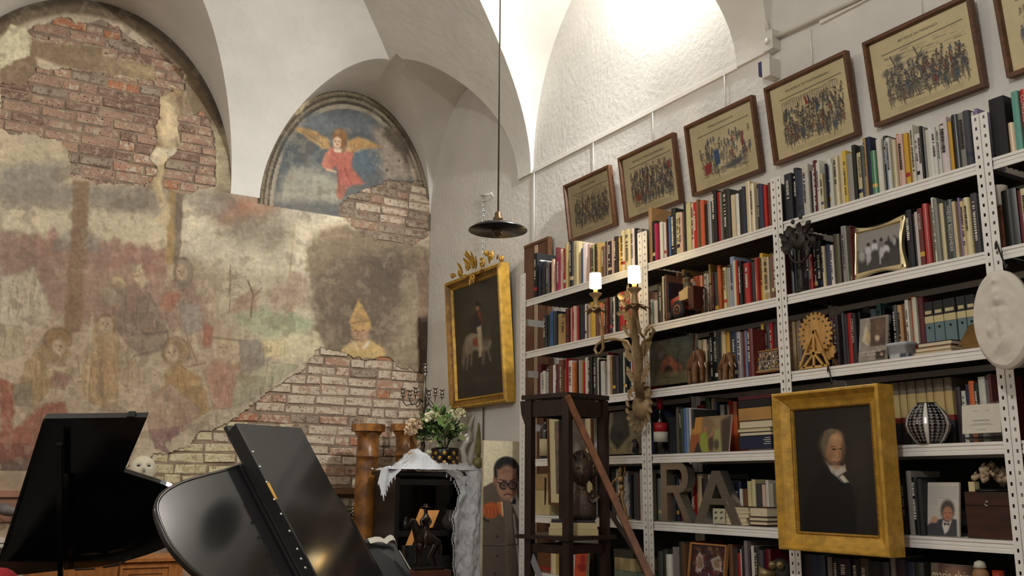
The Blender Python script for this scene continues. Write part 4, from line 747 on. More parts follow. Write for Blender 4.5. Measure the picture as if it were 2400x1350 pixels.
# chain that holds it
ch = MB(); a = PX(1133, 455, XR - .01); b = PX(1133, 640, XR - .03)
nl = 30
for k in range(nl):
    c = a + (b - a) * (k + .5) / nl; L_ = np.linalg.norm(b - a) / nl * .66; ax = np.array([0, 1., 0]) if k % 2 else np.array([1., 0, 0])
    ch.tube([c + ax * .008 * math.cos(q) + np.array([0, 0, L_]) * math.sin(q) for q in np.linspace(0, 2 * math.pi, 9)[:-1]], .0022, 5, closed=True)
CHROME = nmat('bright_chain_steel', rgb(200, 204, 206), 0.25, metal=1.0, var=.05)
tag(obj('hanging_chain', ch, CHROME), 'bright steel chain hanging above the rider painting', 'chain')
nb = MB(); h0 = PX(1126, 457, XR - .02); h1 = PX(1152, 455, XR - .02)
nb.tube([h0 + (0.02, 0, 0), h0, h1 + (0, 0, .0)], .006, 6); nb.tube([h1 + (.02, 0, -.02), h1, h1 + (-.012, -.01, .01)], .007, 6)
tag(obj('wall_hook', nb, WHITE_MT), 'white iron wall hook carrying the steel chain', 'hook')

# ---- portrait in a wide gilt frame hung before the shelves
O, R, U, N, W, H = fit((1807, 922), (2052, 900), (2087, 1308), (1823, 1287), (3.10, 0, 1.5), (-1, 0, 0), (0, 0, 1)); D_ = .095; O = O - N * D_
t = thing('portrait_painting', 'dark portrait of a grey-haired man in a wide gilt frame', 'painting', O + R * W / 2)
obj('frame', frame_mb(O, R, U, N, W, H, [(0, 0), (0, D_ - .004), (.004, D_), (.012, D_), (.030, D_ - .022), (.052, D_ - .038), (.066, D_ - .044), (.070, D_ - .040), (.074, D_ - .044), (.076, D_ - .056)]), GOLD, t)
obj('back_board', MB().prism([O + R * .004 + U * .004, O + R * (W - .004) + U * .004, O + R * (W - .004) + U * (H - .004), O + R * .004 + U * (H - .004)], N * .02), nmat('frame_side_wood', rgb(120, 74, 34), .6, var=.3), t)
def p_port(x, y, u, v):
    c = Canvas(x, y, (30, 27, 24)); c.ell(2010, 1085, 42, 100, (56, 50, 42), .9, .8); c.ell(1990, 1190, 50, 60, (38, 34, 30), .9, .6)
    c.poly([(1885, 1180), (1905, 1125), (1937, 1085), (1960, 1100), (1985, 1130), (2003, 1160), (2010, 1250), (1880, 1255)], (17, 17, 20), 6)
    c.poly([(1936, 1082), (1945, 1090), (1975, 1092), (1980, 1088), (1984, 1104), (1962, 1118), (1948, 1108)], (186, 178, 164), 2); c.poly([(1966, 1118), (1975, 1112), (1990, 1130), (1978, 1132)], (196, 188, 176), 2); c.line([(1950, 1105), (1972, 1128)], 3, (140, 134, 126), .8, 1)
    c.ell(1948, 1040, 27, 30, (104, 88, 66), .3); c.ell(1957, 1050, 22, 38, (176, 136, 100), .18); c.ell(1943, 1062, 12, 28, (150, 110, 78), .5, .7); c.ell(1955, 1022, 18, 13, (188, 150, 112), .5, .8); c.poly([(1932, 1010), (1950, 1004), (1962, 1012), (1945, 1022), (1938, 1050), (1930, 1065), (1926, 1040)], (112, 98, 78), 3)
    c.ell(1955, 1053, 5, 2, (52, 36, 28), .4); c.ell(1970, 1052, 3.5, 1.8, (52, 36, 28), .4); c.line([(1947, 1047), (1960, 1046)], 2, (84, 60, 42), .9, .6); c.line([(1963, 1050), (1969, 1070), (1962, 1074)], 2.2, (124, 82, 58), .9, .8); c.line([(1954, 1083), (1969, 1082)], 2.4, (122, 68, 54), .9, .7); c.ell(1961, 1094, 9, 6, (164, 120, 88), .5, .7); c.ell(1976, 1060, 5, 26, (92, 66, 48), .6, .8)
    c.mult(.9 + .2 * fbm(x, y, 12, 3, 6)); return c
sheet('canvas', O, R, U, N, W, H, .074, D_ - .056, 170, 250, VARN, p_port, t)
bd = MB()
for q in np.linspace(.075, H - .075, 60):
    for s_ in (.0695, W - .0695): bd.ball(O + R * s_ + U * q + N * (D_ - .041), .0038, 5, 4)
for q in np.linspace(.075, W - .075, 36):
    for s_ in (.0695, H - .0695): bd.ball(O + R * q + U * s_ + N * (D_ - .041), .0038, 5, 4)
o = obj('beading', bd, GOLD_DK, t); o['kind'] = 'stuff'
def shook(px0, py0, px1, py1, X, lab, r=.003):
    a = PX(px0, py0, X); b = PX(px1, py1, X - .03); m = (a + b) / 2
    pts = [a + (.0, .006, -.018), a + (-.001, .004, .004), a + (-.002, 0, .008), a * .7 + b * .3, a * .3 + b * .7, b + (0, 0, .004), b + (-.012, -.008, -.006), b + (-.016, -.016, .008)]
    return tag(obj('s_hook', MB().tube(pts, r, 6), BLACK), lab, 'hook', 's hooks')
shook(1942, 862, 1950, 897, SF - .012, 'black wire hook above the gilt portrait frame')

# ---- plaster oval with an angel in relief
xc, yc = 2352, 750; PXR = 3.12
c0 = PX(xc, yc, PXR); top = PX(2342, 634, PXR); bot = PX(2362, 866, PXR); lft = PX(2287, 760, PXR); ry = (top[2] - bot[2]) / 2; rx = abs(lft[1] - c0[1]); c0 = np.array([PXR, c0[1], (top[2] + bot[2]) / 2])
n_, m_ = 72, 30; V = []; F = []
for i in range(m_ + 1):
    for k in range(n_):
        r_ = i / m_; a = 2 * math.pi * k / n_; u_ = r_ * math.cos(a); v_ = r_ * math.sin(a); V.append((u_, v_))
V = np.array(V); u_, v_ = V[:, 0], V[:, 1]
def G(cx, cy, sx, sy, rot=0): c_, s_ = math.cos(rot), math.sin(rot); X_ = (u_ - cx) * c_ + (v_ - cy) * s_; Y_ = -(u_ - cx) * s_ + (v_ - cy) * c_; return np.exp(-(X_ / sx) ** 2 - (Y_ / sy) ** 2)
rel = 1.0 * G(0, .78, .14, .07) + 1.3 * G(.02, .48, .2, .15) - .8 * G(.04, .46, .09, .06) + 1.2 * G(.12, .02, .2, .5, .2) + .7 * G(-.25, .1, .10, .38, -.4) + .8 * G(-.35, -.2, .12, .1) + .8 * G(.1, -.5, .4, .16) + .5 * G(.45, .1, .12, .5, -.2) - .5 * G(0, .25, .3, .05) + .6 * G(-.2, -.6, .35, .05, .5)
rel += .5 * (fbm(u_ * 50 + 90, v_ * 70 + 90, 9, 3, 2) - .5)
R0 = np.hypot(u_, v_); dep = np.where(R0 > .96, .012, .022) + rel * .012 * (R0 < .93)
PP_ = [(c0[0] - d_, c0[1] - a * rx, c0[2] + b * ry) for a, b, d_ in zip(u_, v_, dep)]
mb = MB(); o_ = len(PP_); rim = [(c0[0] + .014, c0[1] - math.cos(2 * math.pi * k / n_) * rx, c0[2] + math.sin(2 * math.pi * k / n_) * ry) for k in range(n_)]
F = [(i * n_ + k, i * n_ + (k + 1) % n_, (i + 1) * n_ + (k + 1) % n_, (i + 1) * n_ + k) for i in range(m_) for k in range(n_)] + [(m_ * n_ + k, m_ * n_ + (k + 1) % n_, o_ + (k + 1) % n_, o_ + k) for k in range(n_)] + [tuple(range(o_, o_ + n_))]
mb.add(PP_ + rim, F, None, True)
tag(obj('plaster_relief', mb, nmat('white_plaster_cast', rgb(214, 206, 194), .85, var=.05, scale=10, bump=.15, bscale=60)), 'white oval plaster relief with a draped winged figure, right edge', 'relief')
shook(2336, 572, 2358, 628, SF - .012, 'black wire hook carrying the oval plaster relief', .0035)

# ---- conduit, junction box, socket on the wall at top right
bx = nmat('white_plastic', rgb(214, 210, 202), .45, var=.04)
def pw(px, py, d=.02): return PX(px, py, XR - d)
t = thing('electric_conduit', 'white electric conduit pipes with junction box and blue socket', 'conduit', pw(1800, 130))
obj('pipe', MB().tube([pw(1792, -30, .02), pw(1795, 40, .02), pw(1800, 78, .03)], .012, 10), bx, t)
obj('pipe', MB().tube([pw(1812, 88, .03), pw(1860, 66, .03), pw(1920, 38, .03), pw(2010, -4, .03), pw(2080, -40, .03)], .013, 10), bx, t)
q = pw(1808, 96, .03); b_ = MB().box((q[0] - .03, q[1] - .035, q[2] - .06), (q[0] + .028, q[1] + .035, q[2] + .05)); b_.lathe(q + (-.032, 0, -.01), [(.018, -.004), (.018, .004)], 12, ((0, 1, 0), (0, 0, 1), (1, 0, 0))); obj('junction_box', b_, bx, t)
obj('pipe', MB().tube([pw(1802, 122, .03), pw(1802, 142, .03)], .009, 8), bx, t)
q = pw(1803, 160, .045); so = obj('socket', MB().box((q[0] - .035, q[1] - .035, q[2] - .06), (q[0] + .044, q[1] + .02, q[2] + .045)), bx, t)
obj('socket_lid', MB().box((q[0] - .035, q[1] + .021, q[2] - .04), (q[0] + .03, q[1] + .045, q[2] + .04)), nmat('blue_plastic', rgb(24, 34, 92), .4), so)
# ------------------------------------------------------------------ things on the shelves
def at(px, row, dx=.05): X = SF + dx; return np.array([X, shelf_x(px, row, X), ROWZ[row] + .0008])
def hz(px, py, dx=.05): return PX(px, py, SF + dx)[2]
LF, RT, UPV, OUT = np.array([0, 1., 0]), np.array([0, -1., 0]), np.array([0, 0, 1.]), np.array([-1., 0, 0])
def tilt(a): a = math.radians(a); return (-math.cos(a), 0, math.sin(a)), (math.sin(a), 0, math.cos(a))
def board(name, lab, cat, TL, TR, BR, BL, X, lean, thick, paint, nu=60, nv=80, side=None, frame=None, fmat=None, mat=None, group=None, row=None):
    """flat picture, card or cover standing on a shelf: backing board, painted face, optional frame"""
    n, U = tilt(lean); O, R, U, N, W, H = fit(TL, TR, BR, BL, (X, 0, PX((BL[0] + BR[0]) / 2, (BL[1] + BR[1]) / 2, X)[2]), n, U)
    if row is not None: k_ = (O[2] - ROWZ[row] - .0015) / U[2]; O = O - U * k_; H += k_
    t = thing(name, lab, cat, O + R * W / 2, group)
    i_ = .002 if frame else 0; obj('backing', MB().prism([O + R * i_ + U * i_, O + R * (W - i_) + U * i_, O + R * (W - i_) + U * (H - i_), O + R * i_ + U * (H - i_)], -N * thick * .95), side or PAGES, t)
    if frame: obj('frame', frame_mb(O, R, U, N, W, H, [(0, -thick), (0, frame * .8), (frame * .8, frame * .8), (frame, .002)]), fmat or WOODFRAME, t)
    sheet('picture' if frame else 'printed_face', O, R, U, N, W, H, (frame or 0) + .0005, .0012, nu, nv, mat or PRINT, paint, t)
    return t, O, R, U, N, W, H
def skin(verts, edges, rad, sub=2):
    me = bpy.data.meshes.new('s'); me.from_pydata([tuple(map(float, v)) for v in verts], edges, []); o = bpy.data.objects.new('s', me); COL.objects.link(o)
    md = o.modifiers.new('k', 'SKIN'); md.use_smooth_shade = True
    for i, r_ in enumerate(rad): v = me.skin_vertices[0].data[i]; v.radius = (r_, r_) if not hasattr(r_, '__len__') else r_; v.use_root = i == 0
    o.modifiers.new('s', 'SUBSURF').levels = sub; o.modifiers[-1].render_levels = sub
    dg = bpy.context.evaluated_depsgraph_get(); ev = o.evaluated_get(dg); m2 = ev.to_mesh(); mb = MB(); mb.add([v.co[:] for v in m2.vertices], [tuple(p.vertices) for p in m2.polygons], None, True)
    ev.to_mesh_clear(); bpy.data.objects.remove(o); return mb
def chain(paths):
    """paths: lists of (point, radius); equal points are shared"""
    V = []; E = []; Rr = []; key = {}
    for p in paths:
        last = None
        for q, r_ in p:
            k = tuple(round(float(c), 4) for c in q)
            if k not in key: key[k] = len(V); V.append(q); Rr.append(r_)
            if last is not None and last != key[k]: E.append((last, key[k]))
            last = key[k]
    return V, E, Rr
CARVED = nmat('carved_wood', rgb(116, 80, 46), .5, var=.35, scale=14, bump=.25, bscale=60); IVORY = nmat('ivory_white', rgb(226, 218, 200), .4)
def elephant(px0, px1, pytop, lab, k):
    c = at((px0 + px1) / 2, 2, .055); L_ = abs(shelf_x(px0, 2, SF + .055) - shelf_x(px1, 2, SF + .055)); H = hz((px0 + px1) / 2, pytop) - c[2]; r = H / 1.0
    f = RT * .92 + OUT * .38; f = f / np.linalg.norm(f); s = np.cross(f, UPV)
    def P(a, b, h): return c + f * a * L_ + s * b * L_ + UPV * h * H
    ru = .155 * H
    body = [(P(-.30, 0, .62), ru * 1.15), (P(-.05, 0, .64), ru * 1.4), (P(.18, 0, .68), ru * 1.15), (P(.34, 0, .82), ru * .95), (P(.44, 0, .66), ru * .62), (P(.46, 0, .42), ru * .40), (P(.43, 0, .20), ru * .30), (P(.47, 0, .08), ru * .24)]
    legs = []
    for a, b in ((-.30, -.12), (-.26, .12), (.17, -.13), (.21, .13)):
        root = P(-.30, 0, .62) if a < 0 else P(.18, 0, .68); legs.append([(root, ru), (P(a, b, .42), ru * .62), (P(a, b, .2), ru * .46), (P(a, b, .045), ru * .5)])
    t = thing('carved_elephant', lab, 'figurine', c, 'carved elephants'); V, E, Rr = chain([body] + legs + [[(P(-.30, 0, .62), ru), (P(-.45, 0, .5), ru * .16), (P(-.46, 0, .3), ru * .1)]])
    obj('body', skin(V, E, Rr, 2), CARVED, t)
    for sg in (-1, 1):
        e_ = MB().ball(P(.27, sg * .17, .74), 1, 9, 7); q = np.array(e_.v); m = P(.27, sg * .17, .74); d = q - m; q = m + np.outer(d @ f, f) * .10 * L_ + np.outer(d @ s, s) * .03 * L_ + np.outer(d @ UPV, UPV) * .17 * H; e_.v = [tuple(v) for v in q]; obj('ear', e_, CARVED, t)
        obj('tusk', MB().tube([P(.42, sg * .07, .62), P(.50, sg * .09, .5), P(.60, sg * .08, .40)], [ru * .11, ru * .10, ru * .03], 7), IVORY, t)
elephant(1606, 1660, 815, 'larger carved wooden elephant with ivory-coloured tusks on the shelf', 1); elephant(1678, 1730, 824, 'smaller carved wooden elephant beside the photo collage', 2)

# toy tractor
c = at(1605, 1, .055); k = abs(shelf_x(1570, 1, SF + .055) - shelf_x(1641, 1, SF + .055))
def T(a, b, h): return c + LF * a * k + OUT * b * k + UPV * h * k
RED = nmat('worn_red_paint', rgb(158, 52, 30), .4, var=.4, scale=20); RUB = nmat('black_rubber', rgb(24, 22, 22), .7); TANP = nmat('cream_engine', rgb(196, 168, 116), .5, var=.3); WHEELC = nmat('rusty_hub', rgb(140, 82, 52), .5)
t = thing('toy_tractor', 'red toy tractor with a driver on the second shelf', 'toy', c)
AXX = (LF, UPV, OUT)
for nm, a, b, r_ in (('wheel', -.02, .20, .20), ('wheel', -.02, -.28, .20), ('wheel', .37, .14, .115), ('wheel', .37, -.22, .115)):
    w_ = obj(nm, MB().lathe(T(a, b, r_ + .002), [(r_ * .6 * k, -.04 * k), (r_ * k, -.035 * k), (r_ * k, .035 * k), (r_ * .62 * k, .04 * k)], 24, AXX), RUB, t); obj('hub', MB().lathe(T(a, b, r_ + .002), [(r_ * .6 * k, .02 * k), (r_ * .55 * k, .045 * k), (r_ * .15 * k, .03 * k), (.012 * k, .05 * k)], 20, AXX), WHEELC, w_)
hd = MB(); hd.hexa([T(.48, .10, .22), T(.0, .12, .24), T(.0, -.18, .24), T(.48, -.16, .22), T(.46, .10, .46), T(.0, .12, .55), T(.0, -.18, .55), T(.46, -.16, .46)]); hd.lathe(T(.47, -.03, .34), [(.0, -.02 * k), (.12 * k, -.02 * k), (.11 * k, .03 * k)], 14, (OUT, UPV, LF)); obj('hood', hd, RED, t)
obj('engine_panel', MB().hexa([T(.0, .14, .40), T(-.28, .14, .42), T(-.28, -.16, .42), T(.0, -.16, .40), T(.02, .14, .60), T(-.28, .14, .70), T(-.28, -.16, .70), T(.02, -.16, .60)]), TANP, t)
obj('rear_box', MB().hexa([T(-.29, .14, .16), T(-.46, .14, .18), T(-.46, -.18, .18), T(-.29, -.18, .16), T(-.29, .14, .62), T(-.46, .14, .68), T(-.46, -.18, .68), T(-.29, -.18, .62)]), nmat('dark_red_box', rgb(70, 26, 22), .5), t)
dr = MB(); dr.lathe(T(-.10, -.02, .6), [(.07 * k, 0), (.10 * k, .08 * k), (.09 * k, .2 * k), (.05 * k, .26 * k)], 12); dr.ball(T(-.10, -.02, .92), .075 * k); obj('driver', dr, nmat('driver_grey', rgb(92, 84, 66), .6), t)
obj('driver_hat', MB().lathe(T(-.10, -.02, .96), [(.12 * k, 0), (.12 * k, .015 * k), (.07 * k, .02 * k), (.06 * k, .08 * k), (.0, .085 * k)], 12), RUB, t)
obj('steering_wheel', MB().tube([T(.10 + .06 * math.cos(q), -.02 + .06 * math.sin(q), .64 + .03 * math.cos(q)) for q in np.linspace(0, 2 * math.pi, 13)[:-1]], .008 * k, 5, closed=True).tube([T(.10, -.02, .64), T(.02, -.02, .52)], .008 * k, 5), RED, t)
obj('axle', MB().tube([T(.37, -.2, .115), T(.37, .12, .115)], .02 * k, 6).tube([T(.37, -.04, .115), T(.37, -.04, .3)], .03 * k, 6).tube([T(-.02, -.26, .2), T(-.02, .18, .2)], .03 * k, 6), RUB, t)
# clear glass figurine
cg = bpy.data.materials.new('clear_glass'); cg.use_nodes = True; g_ = cg.node_tree.nodes['Principled BSDF']; g_.inputs['Transmission Weight'].default_value = 1.0; g_.inputs['Roughness'].default_value = .05; g_.inputs['IOR'].default_value = 1.3; g_.inputs['Base Color'].default_value = (.95, .93, .88, 1)
c = at(1660, 1, .05); t = thing('glass_figurine', 'clear glass figurine of two slender figures beside the tractor', 'figurine', c)
obj('base', MB().lathe(c, [(.034, 0), (.034, .008), (.012, .012)], 16), cg, t)
for dy, h in ((.02, .135), (-.022, .15)): obj('figure', MB().lathe(c + LF * dy + UPV * .01, [(.008, 0), (.013, .03), (.008, .06), (.014, .09), (.007, h - .03), (.011, h - .015), (.004, h)], 12), cg, t)

# plywood wheel model
PLY = nmat('birch_plywood', rgb(198, 152, 84), .5, var=.25, scale=10, stretch=(6, 6, 1)); X1 = .035
def W_(px, py, dx=X1): return PX(px, py, SF + dx)
def gear(cx, cy, r_, teeth, dx, thick, holes):
    c_ = W_(cx, cy, dx); R_ = abs(W_(cx - r_, cy, dx)[1] - c_[1]); R_ = R_; V = []; n_ = teeth * 4; q = [];
    for i in range(n_): a = 2 * math.pi * i / n_; rr = R_ * (1.0 if i % 4 in (1, 2) else .86); q.append(c_ + LF * rr * math.cos(a) + UPV * rr * math.sin(a))
    mb = MB().prism(q, -OUT * thick); return mb, c_, R_
t = thing('gear_model', 'plywood model of a toothed gear wheel on a trestle', 'model', at(1910, 2, .05))
mb, c_, R_ = gear(1910, 782, 40, 24, X1 + .012, .006, 16); gw = obj('gear_wheel', mb, PLY, t)
for i in range(16): a = 2 * math.pi * i / 16; obj('peg_hole', MB().lathe(c_ + (LF * math.cos(a) + UPV * math.sin(a)) * R_ * .70, [(.0042, -.001), (.0042, .0016)], 8, (LF, UPV, OUT)), BLACK, gw)
mb, c2, R2 = gear(1941, 822, 17, 10, X1 + .03, .006, 6); obj('small_gear', mb, PLY, t)
tr = MB(); ap = W_(1907, 775); bl = W_(1874, 864); br = W_(1942, 856); ml = W_(1889, 830); mr = W_(1927, 825); bm = W_(1908, 861)
for a, b in ((ap, bl), (ap, br), (bl, br), (ml, mr), (ap, bm), ((ml + mr) / 2, bl * .85 + br * .15), ((ml + mr) / 2, br * .85 + bl * .15)): tr.bar(a, b, .010, .008, OUT)
obj('trestle', tr, PLY, t); obj('trestle_side', MB().bar(ap + (.03, 0, 0), br + (.05, -.008, 0), .008, .012, OUT).bar(ap + (.03, 0, 0), bl + (.05, 0, 0), .008, .012, OUT).bar(ap + (-.002, 0, -.002), ap + (.034, 0, -.002), .010, .010), nmat('plywood_edge', rgb(112, 74, 40), .6), t)

# gilt photo frame with wavy edge
n, U = tilt(6); O, R, U, N, W, H = fit((1999, 534), (2122, 512), (2124, 634), (1998, 652), (SF + .03, 0, ROWZ[1]), n, U); t = thing('gilt_photo_frame', 'wavy bright gilt photo frame with four figures on a field', 'photo frame', O + R * W / 2)
mb = MB(); nn = 28; rows_ = []
for ins, h in ((0, -.012), (0, .004), (.006, .012), (.012, .006), (.017, .013), (.024, .004), (.026, 0)):
    ring = []
    for (x0, y0, x1, y1, nx, ny) in ((0, 0, W, 0, 0, 1), (W, 0, W, H, -1, 0), (W, H, 0, H, 0, -1), (0, H, 0, 0, 1, 0)):
        for i in range(nn):
            q = i / nn; bulge = (math.cos(q * 2 * math.pi) * .5 + .5) * .016 * (1 - ins / .026); wv = ins + .014 * (1 - ins / .026) * (math.sin(q * math.pi) ** 1.2) - bulge * .55
            ring.append(O + R * (x0 + (x1 - x0) * q + nx * wv + (x1 - x0) * 0) + U * (y0 + (y1 - y0) * q + ny * wv) + N * h)
            if q in (0,): ring[-1] = O + R * (x0 + (ins * 1.0 - .006) * (1 if x0 == 0 else -1)) + U * (y0 + (ins - .006) * (1 if y0 == 0 else -1)) + N * h
    rows_.append(ring)
M_ = 4 * nn; mb.add([p for r_ in rows_ for p in r_], [(i * M_ + k, i * M_ + (k + 1) % M_, (i + 1) * M_ + (k + 1) % M_, (i + 1) * M_ + k) for i in range(len(rows_) - 1) for k in range(M_)], None, True)
obj('frame', mb, nmat('bright_gilt_metal', rgb(232, 214, 166), .25, metal=.8, var=.15), t)
obj('backing', MB().prism([O + R * .02 + U * .02 - N * .01, O + R * (W - .02) + U * .02 - N * .01, O + R * (W - .02) + U * (H - .02) - N * .01, O + R * .02 + U * (H - .02) - N * .01], N * .008), BLACK, t)
def p_bw(x, y, u, v):
    c = Canvas(x, y, (150, 146, 140)); c.poly([(2010, 590), (2060, 578), (2110, 560), (2112, 640), (2010, 655)], (70, 68, 66), 3); c.poly([(2075, 580), (2082, 552), (2090, 575), (2095, 550), (2105, 560), (2112, 545), (2112, 580)], (54, 52, 52), 2)
    for px, py, h, a, b in ((2035, 574, 46, 196, 190), (2050, 566, 36, 210, 70), (2065, 562, 56, 120, 200), (2077, 570, 42, 206, 60)): c.ell(px, py, 4, 5, (60, 56, 54), .3); c.ell(px, py + 14, 8, 10, (a, a, a), .3); c.ell(px + 1, py + 30, 6, 12, (b, b, b), .3, .9); c.line([(px - 2, py + 38), (px - 2, py + h)], 3, (b, b, b), .9, 1)
    c.ell(2020, 600, 8, 14, (168, 166, 160), .4); c.ell(2096, 565, 4, 10, (170, 168, 164), .4); return c
sheet('photograph', O, R, U, N, W, H, .024, .001, 70, 55, PRINT, p_bw, t)
# easel strut
obj('strut', MB().bar(O + R * W * .5 + U * H * .6 - N * .012, O + R * W * .5 + U * .0 - N * .06 + UPV * .004, .02, .003, R), BLACK, t)

# dark openwork ornament on a turned foot
IRON = nmat('dark_carved_iron', rgb(38, 30, 26), .55, var=.3, scale=20, bump=.3); X2 = .02; c = at(1880, 1, X2); t = thing('iron_ornament', 'dark openwork leaf ornament on a turned stem, third bay', 'ornament', c)
zt = hz(1876, 632, X2) - c[2]; obj('stem', MB().lathe(c, [(.034, 0), (.034, .006), (.018, .014), (.012, .03), (.018, .05), (.011, .07), (.016, .10), (.010, .12), (.013, zt * .9), (.008, zt)], 16), IRON, t)
cc = PX(1873, 578, SF - .035); rr = .062
obj('openwork_plate', MB().lathe(cc + UPV * .03, [(.046, 0), (.046, .008), (.02, .012)], 9, (LF, UPV, OUT)), IRON, t)
obj('ring', MB().tube([cc + LF * rr * math.cos(a) + UPV * rr * 1.2 * math.sin(a) for a in np.linspace(0, 2 * math.pi, 29)[:-1]], .006, 8, closed=True), IRON, t)
rl = random.Random(5)
for k_ in range(26): a = rl.uniform(-.2, 3.35); d_ = rl.uniform(.2, 1.05); p_ = cc + (LF * math.cos(a) * rr + UPV * math.sin(a) * rr * 1.25) * d_; obj('leaf', MB().leaf(p_ + OUT * rl.uniform(0, .02), LF * math.cos(a) + UPV * (math.sin(a) + .4) + OUT * rl.uniform(-.3, .5), OUT, rl.uniform(.03, .055), rl.uniform(.022, .04), .1), IRON, t)
for px, py in ((1876, 508), (1858, 520), (1893, 522), (1850, 535), (1902, 540)): obj('rosette', MB().ball(PX(px, py, SF - .035), (.006, .012, .012), 8, 6), IRON, t)

# paintings and photographs standing on the shelves
def p_arch(x, y, u, v):
    c = Canvas(x, y, (62, 62, 54)); c.ell(1565, 800, 30, 26, (96, 94, 70), .8, .8); c.ell(1600, 800, 26, 30, (74, 82, 78), .8, .7); c.poly([(1545, 875), (1552, 845), (1568, 832), (1585, 848), (1600, 858), (1600, 875)], (124, 68, 54), 3); c.poly([(1557, 872), (1558, 862), (1567, 855), (1575, 862), (1576, 872)], (34, 30, 32), 2); c.ell(1568, 845, 12, 8, (136, 82, 64), .4, .8); c.poly([(1530, 872), (1615, 868), (1615, 900), (1530, 906)], (96, 90, 62), 4, .8); c.line([(1590, 870), (1588, 830), (1600, 815)], 2.5, (40, 36, 32), .9); c.line([(1534, 895), (1538, 840), (1530, 810)], 8, (36, 36, 38), .9, 3); c.line([(1545, 886), (1590, 884)], 2, (60, 54, 40), .8)
    c.mult(.7 + .6 * fbm(x, y, 9, 4, 4)); return c
board('small_landscape', 'small dark painting of a red arched chapel among trees', 'painting', (1521, 800), (1625, 785), (1620, 893), (1519, 908), SF + .05, 7, .012, p_arch, 90, 90, WOODFRAME, mat=VARN)
def p_coll(x, y, u, v):
    c = Canvas(x, y, (170, 158, 140)); r = random.Random(3)
    for i in range(5):
        for j in range(2):
            a, b = (i + .5) / 5, (j + .5) / 2; ix = np.where((abs(u - a) < .09) & (abs(v - b) < .22))[0]; c._mix(ix, np.full(len(ix), 1.), r.choice([(60, 54, 48), (84, 66, 52), (50, 60, 54), (116, 96, 76)]))
            for q in range(5): X_ = a + r.uniform(-.06, .06); Y_ = b + r.uniform(-.15, .15); ix = np.where(np.hypot((u - X_) / .03, (v - Y_) / .08) < 1)[0]; c._mix(ix, np.full(len(ix), .9), r.choice([(214, 204, 190), (176, 132, 104), (40, 36, 34), (190, 150, 60)]))
    return c
board('photo_collage', 'wood-framed collage of small photographs beside the elephants', 'photo frame', (1775, 826), (1834, 814), (1831, 868), (1768, 876), SF + .03, 10, .01, p_coll, 60, 50, WOODFRAME, frame=.009, fmat=nmat('oak_frame', rgb(150, 104, 56), .5, var=.3))
def p_kunst(x, y, u, v):
    c = Canvas(x, y, (150, 140, 130)); c.poly([(2040, 748), (2076, 742), (2076, 808), (2040, 812)], (86, 68, 58), 2); c.ell(2060, 765, 14, 20, (120, 96, 78), .6, .8); c.ell(2056, 792, 6, 7, (196, 176, 150), .4); c.poly([(2020, 800), (2030, 758), (2034, 775), (2034, 810)], (206, 194, 164), 2); c.ell(2035, 790, 4, 14, (190, 166, 110), .4); c.poly([(2052, 824), (2076, 820), (2074, 840), (2052, 842)], (62, 52, 46), 2); c.ell(2066, 830, 4, 4, (176, 150, 130), .4); c.mult(.85 + .3 * fbm(x, y, 8, 3, 9)); return c
t, O, R, U, N, W, H = board('museum_magazine', 'grey museum magazine with a painter on its cover', 'magazine', (2015, 748), (2082, 737), (2078, 842), (2013, 848), SF + .02, 9, .008, p_kunst, 60, 90, nmat('magazine_spine', rgb(150, 146, 140), .5))
tm = MB(); text_mb(tm, 'KUNSTHISTORISCHES', H * .06, O + R * W * .02 + U * H * .20, R, U, .003, col=(.92, .9, .86), fit=W * .95); text_mb(tm, 'MUSEUM', H * .06, O + R * W * .30 + U * H * .13, R, U, .003, col=(.92, .9, .86), fit=W * .4); obj('cover_title', tm, ANYCOL, t)
def p_two(x, y, u, v):
    c = Canvas(x, y, (128, 104, 76)); c.poly([(1620, 975), (1645, 975), (1645, 1020), (1620, 1030)], (186, 132, 62), 4); c.poly([(1668, 978), (1700, 976), (1692, 1005), (1680, 1010)], (150, 128, 98), 4); c.poly([(1690, 985), (1712, 975), (1712, 1060), (1690, 1060)], (70, 54, 48), 4); c.poly([(1619, 1020), (1645, 1015), (1640, 1060), (1618, 1062)], (150, 84, 44), 3); c.poly([(1640, 1060), (1640, 1020), (1655, 1008), (1662, 1060)], (140, 150, 62), 2); c.ell(1653, 1006, 4, 6, (170, 116, 80), .3); c.poly([(1672, 1060), (1674, 1006), (1688, 1006), (1692, 1060)], (150, 148, 92), 2); c.ell(1679, 1042, 6, 12, (60, 48, 42), .4, .8); c.poly([(1626, 1062), (1636, 1035), (1646, 1062)], (44, 36, 34), 2); c.ell(1666, 1040, 6, 16, (60, 46, 42), .4, .8); c.line([(1672, 1002), (1668, 1020), (1660, 1025)], 4, (160, 118, 88), .9, 1); return c
board('figure_print', 'unframed print of two figures in green before a wall', 'print', (1621, 979), (1712, 972), (1712, 1057), (1617, 1061), SF + .012, 10, .006, p_two, 90, 80)
def p_mat(x, y, u, v):
    c = Canvas(x, y, (212, 200, 156)); ix = np.where((u > .13) & (u < .87) & (v > .085) & (v < .90))[0]; c._mix(ix, np.full(len(ix), 1.), (104, 92, 84)); a = c.c[ix]; k_ = .7 + .6 * fbm(x[ix], y[ix], 10, 4, 8); c.c[ix] = a * k_[:, None]; c.ell(1306, 1022, 6, 12, (146, 108, 100), .6, .7); c.ell(1345, 1000, 24, 40, (92, 80, 76), .7, .6); c.poly([(1335, 1075), (1352, 1040), (1366, 1080)], (150, 146, 140), 6, .8); return c
board('matted_picture', 'tall picture with a cream mat in a brown frame behind the steps', 'picture', (1285, 966), (1392, 955), (1392, 1184), (1288, 1186), SF - .011, -1.5, .004, p_mat, 80, 160, WOODFRAME, frame=.014)
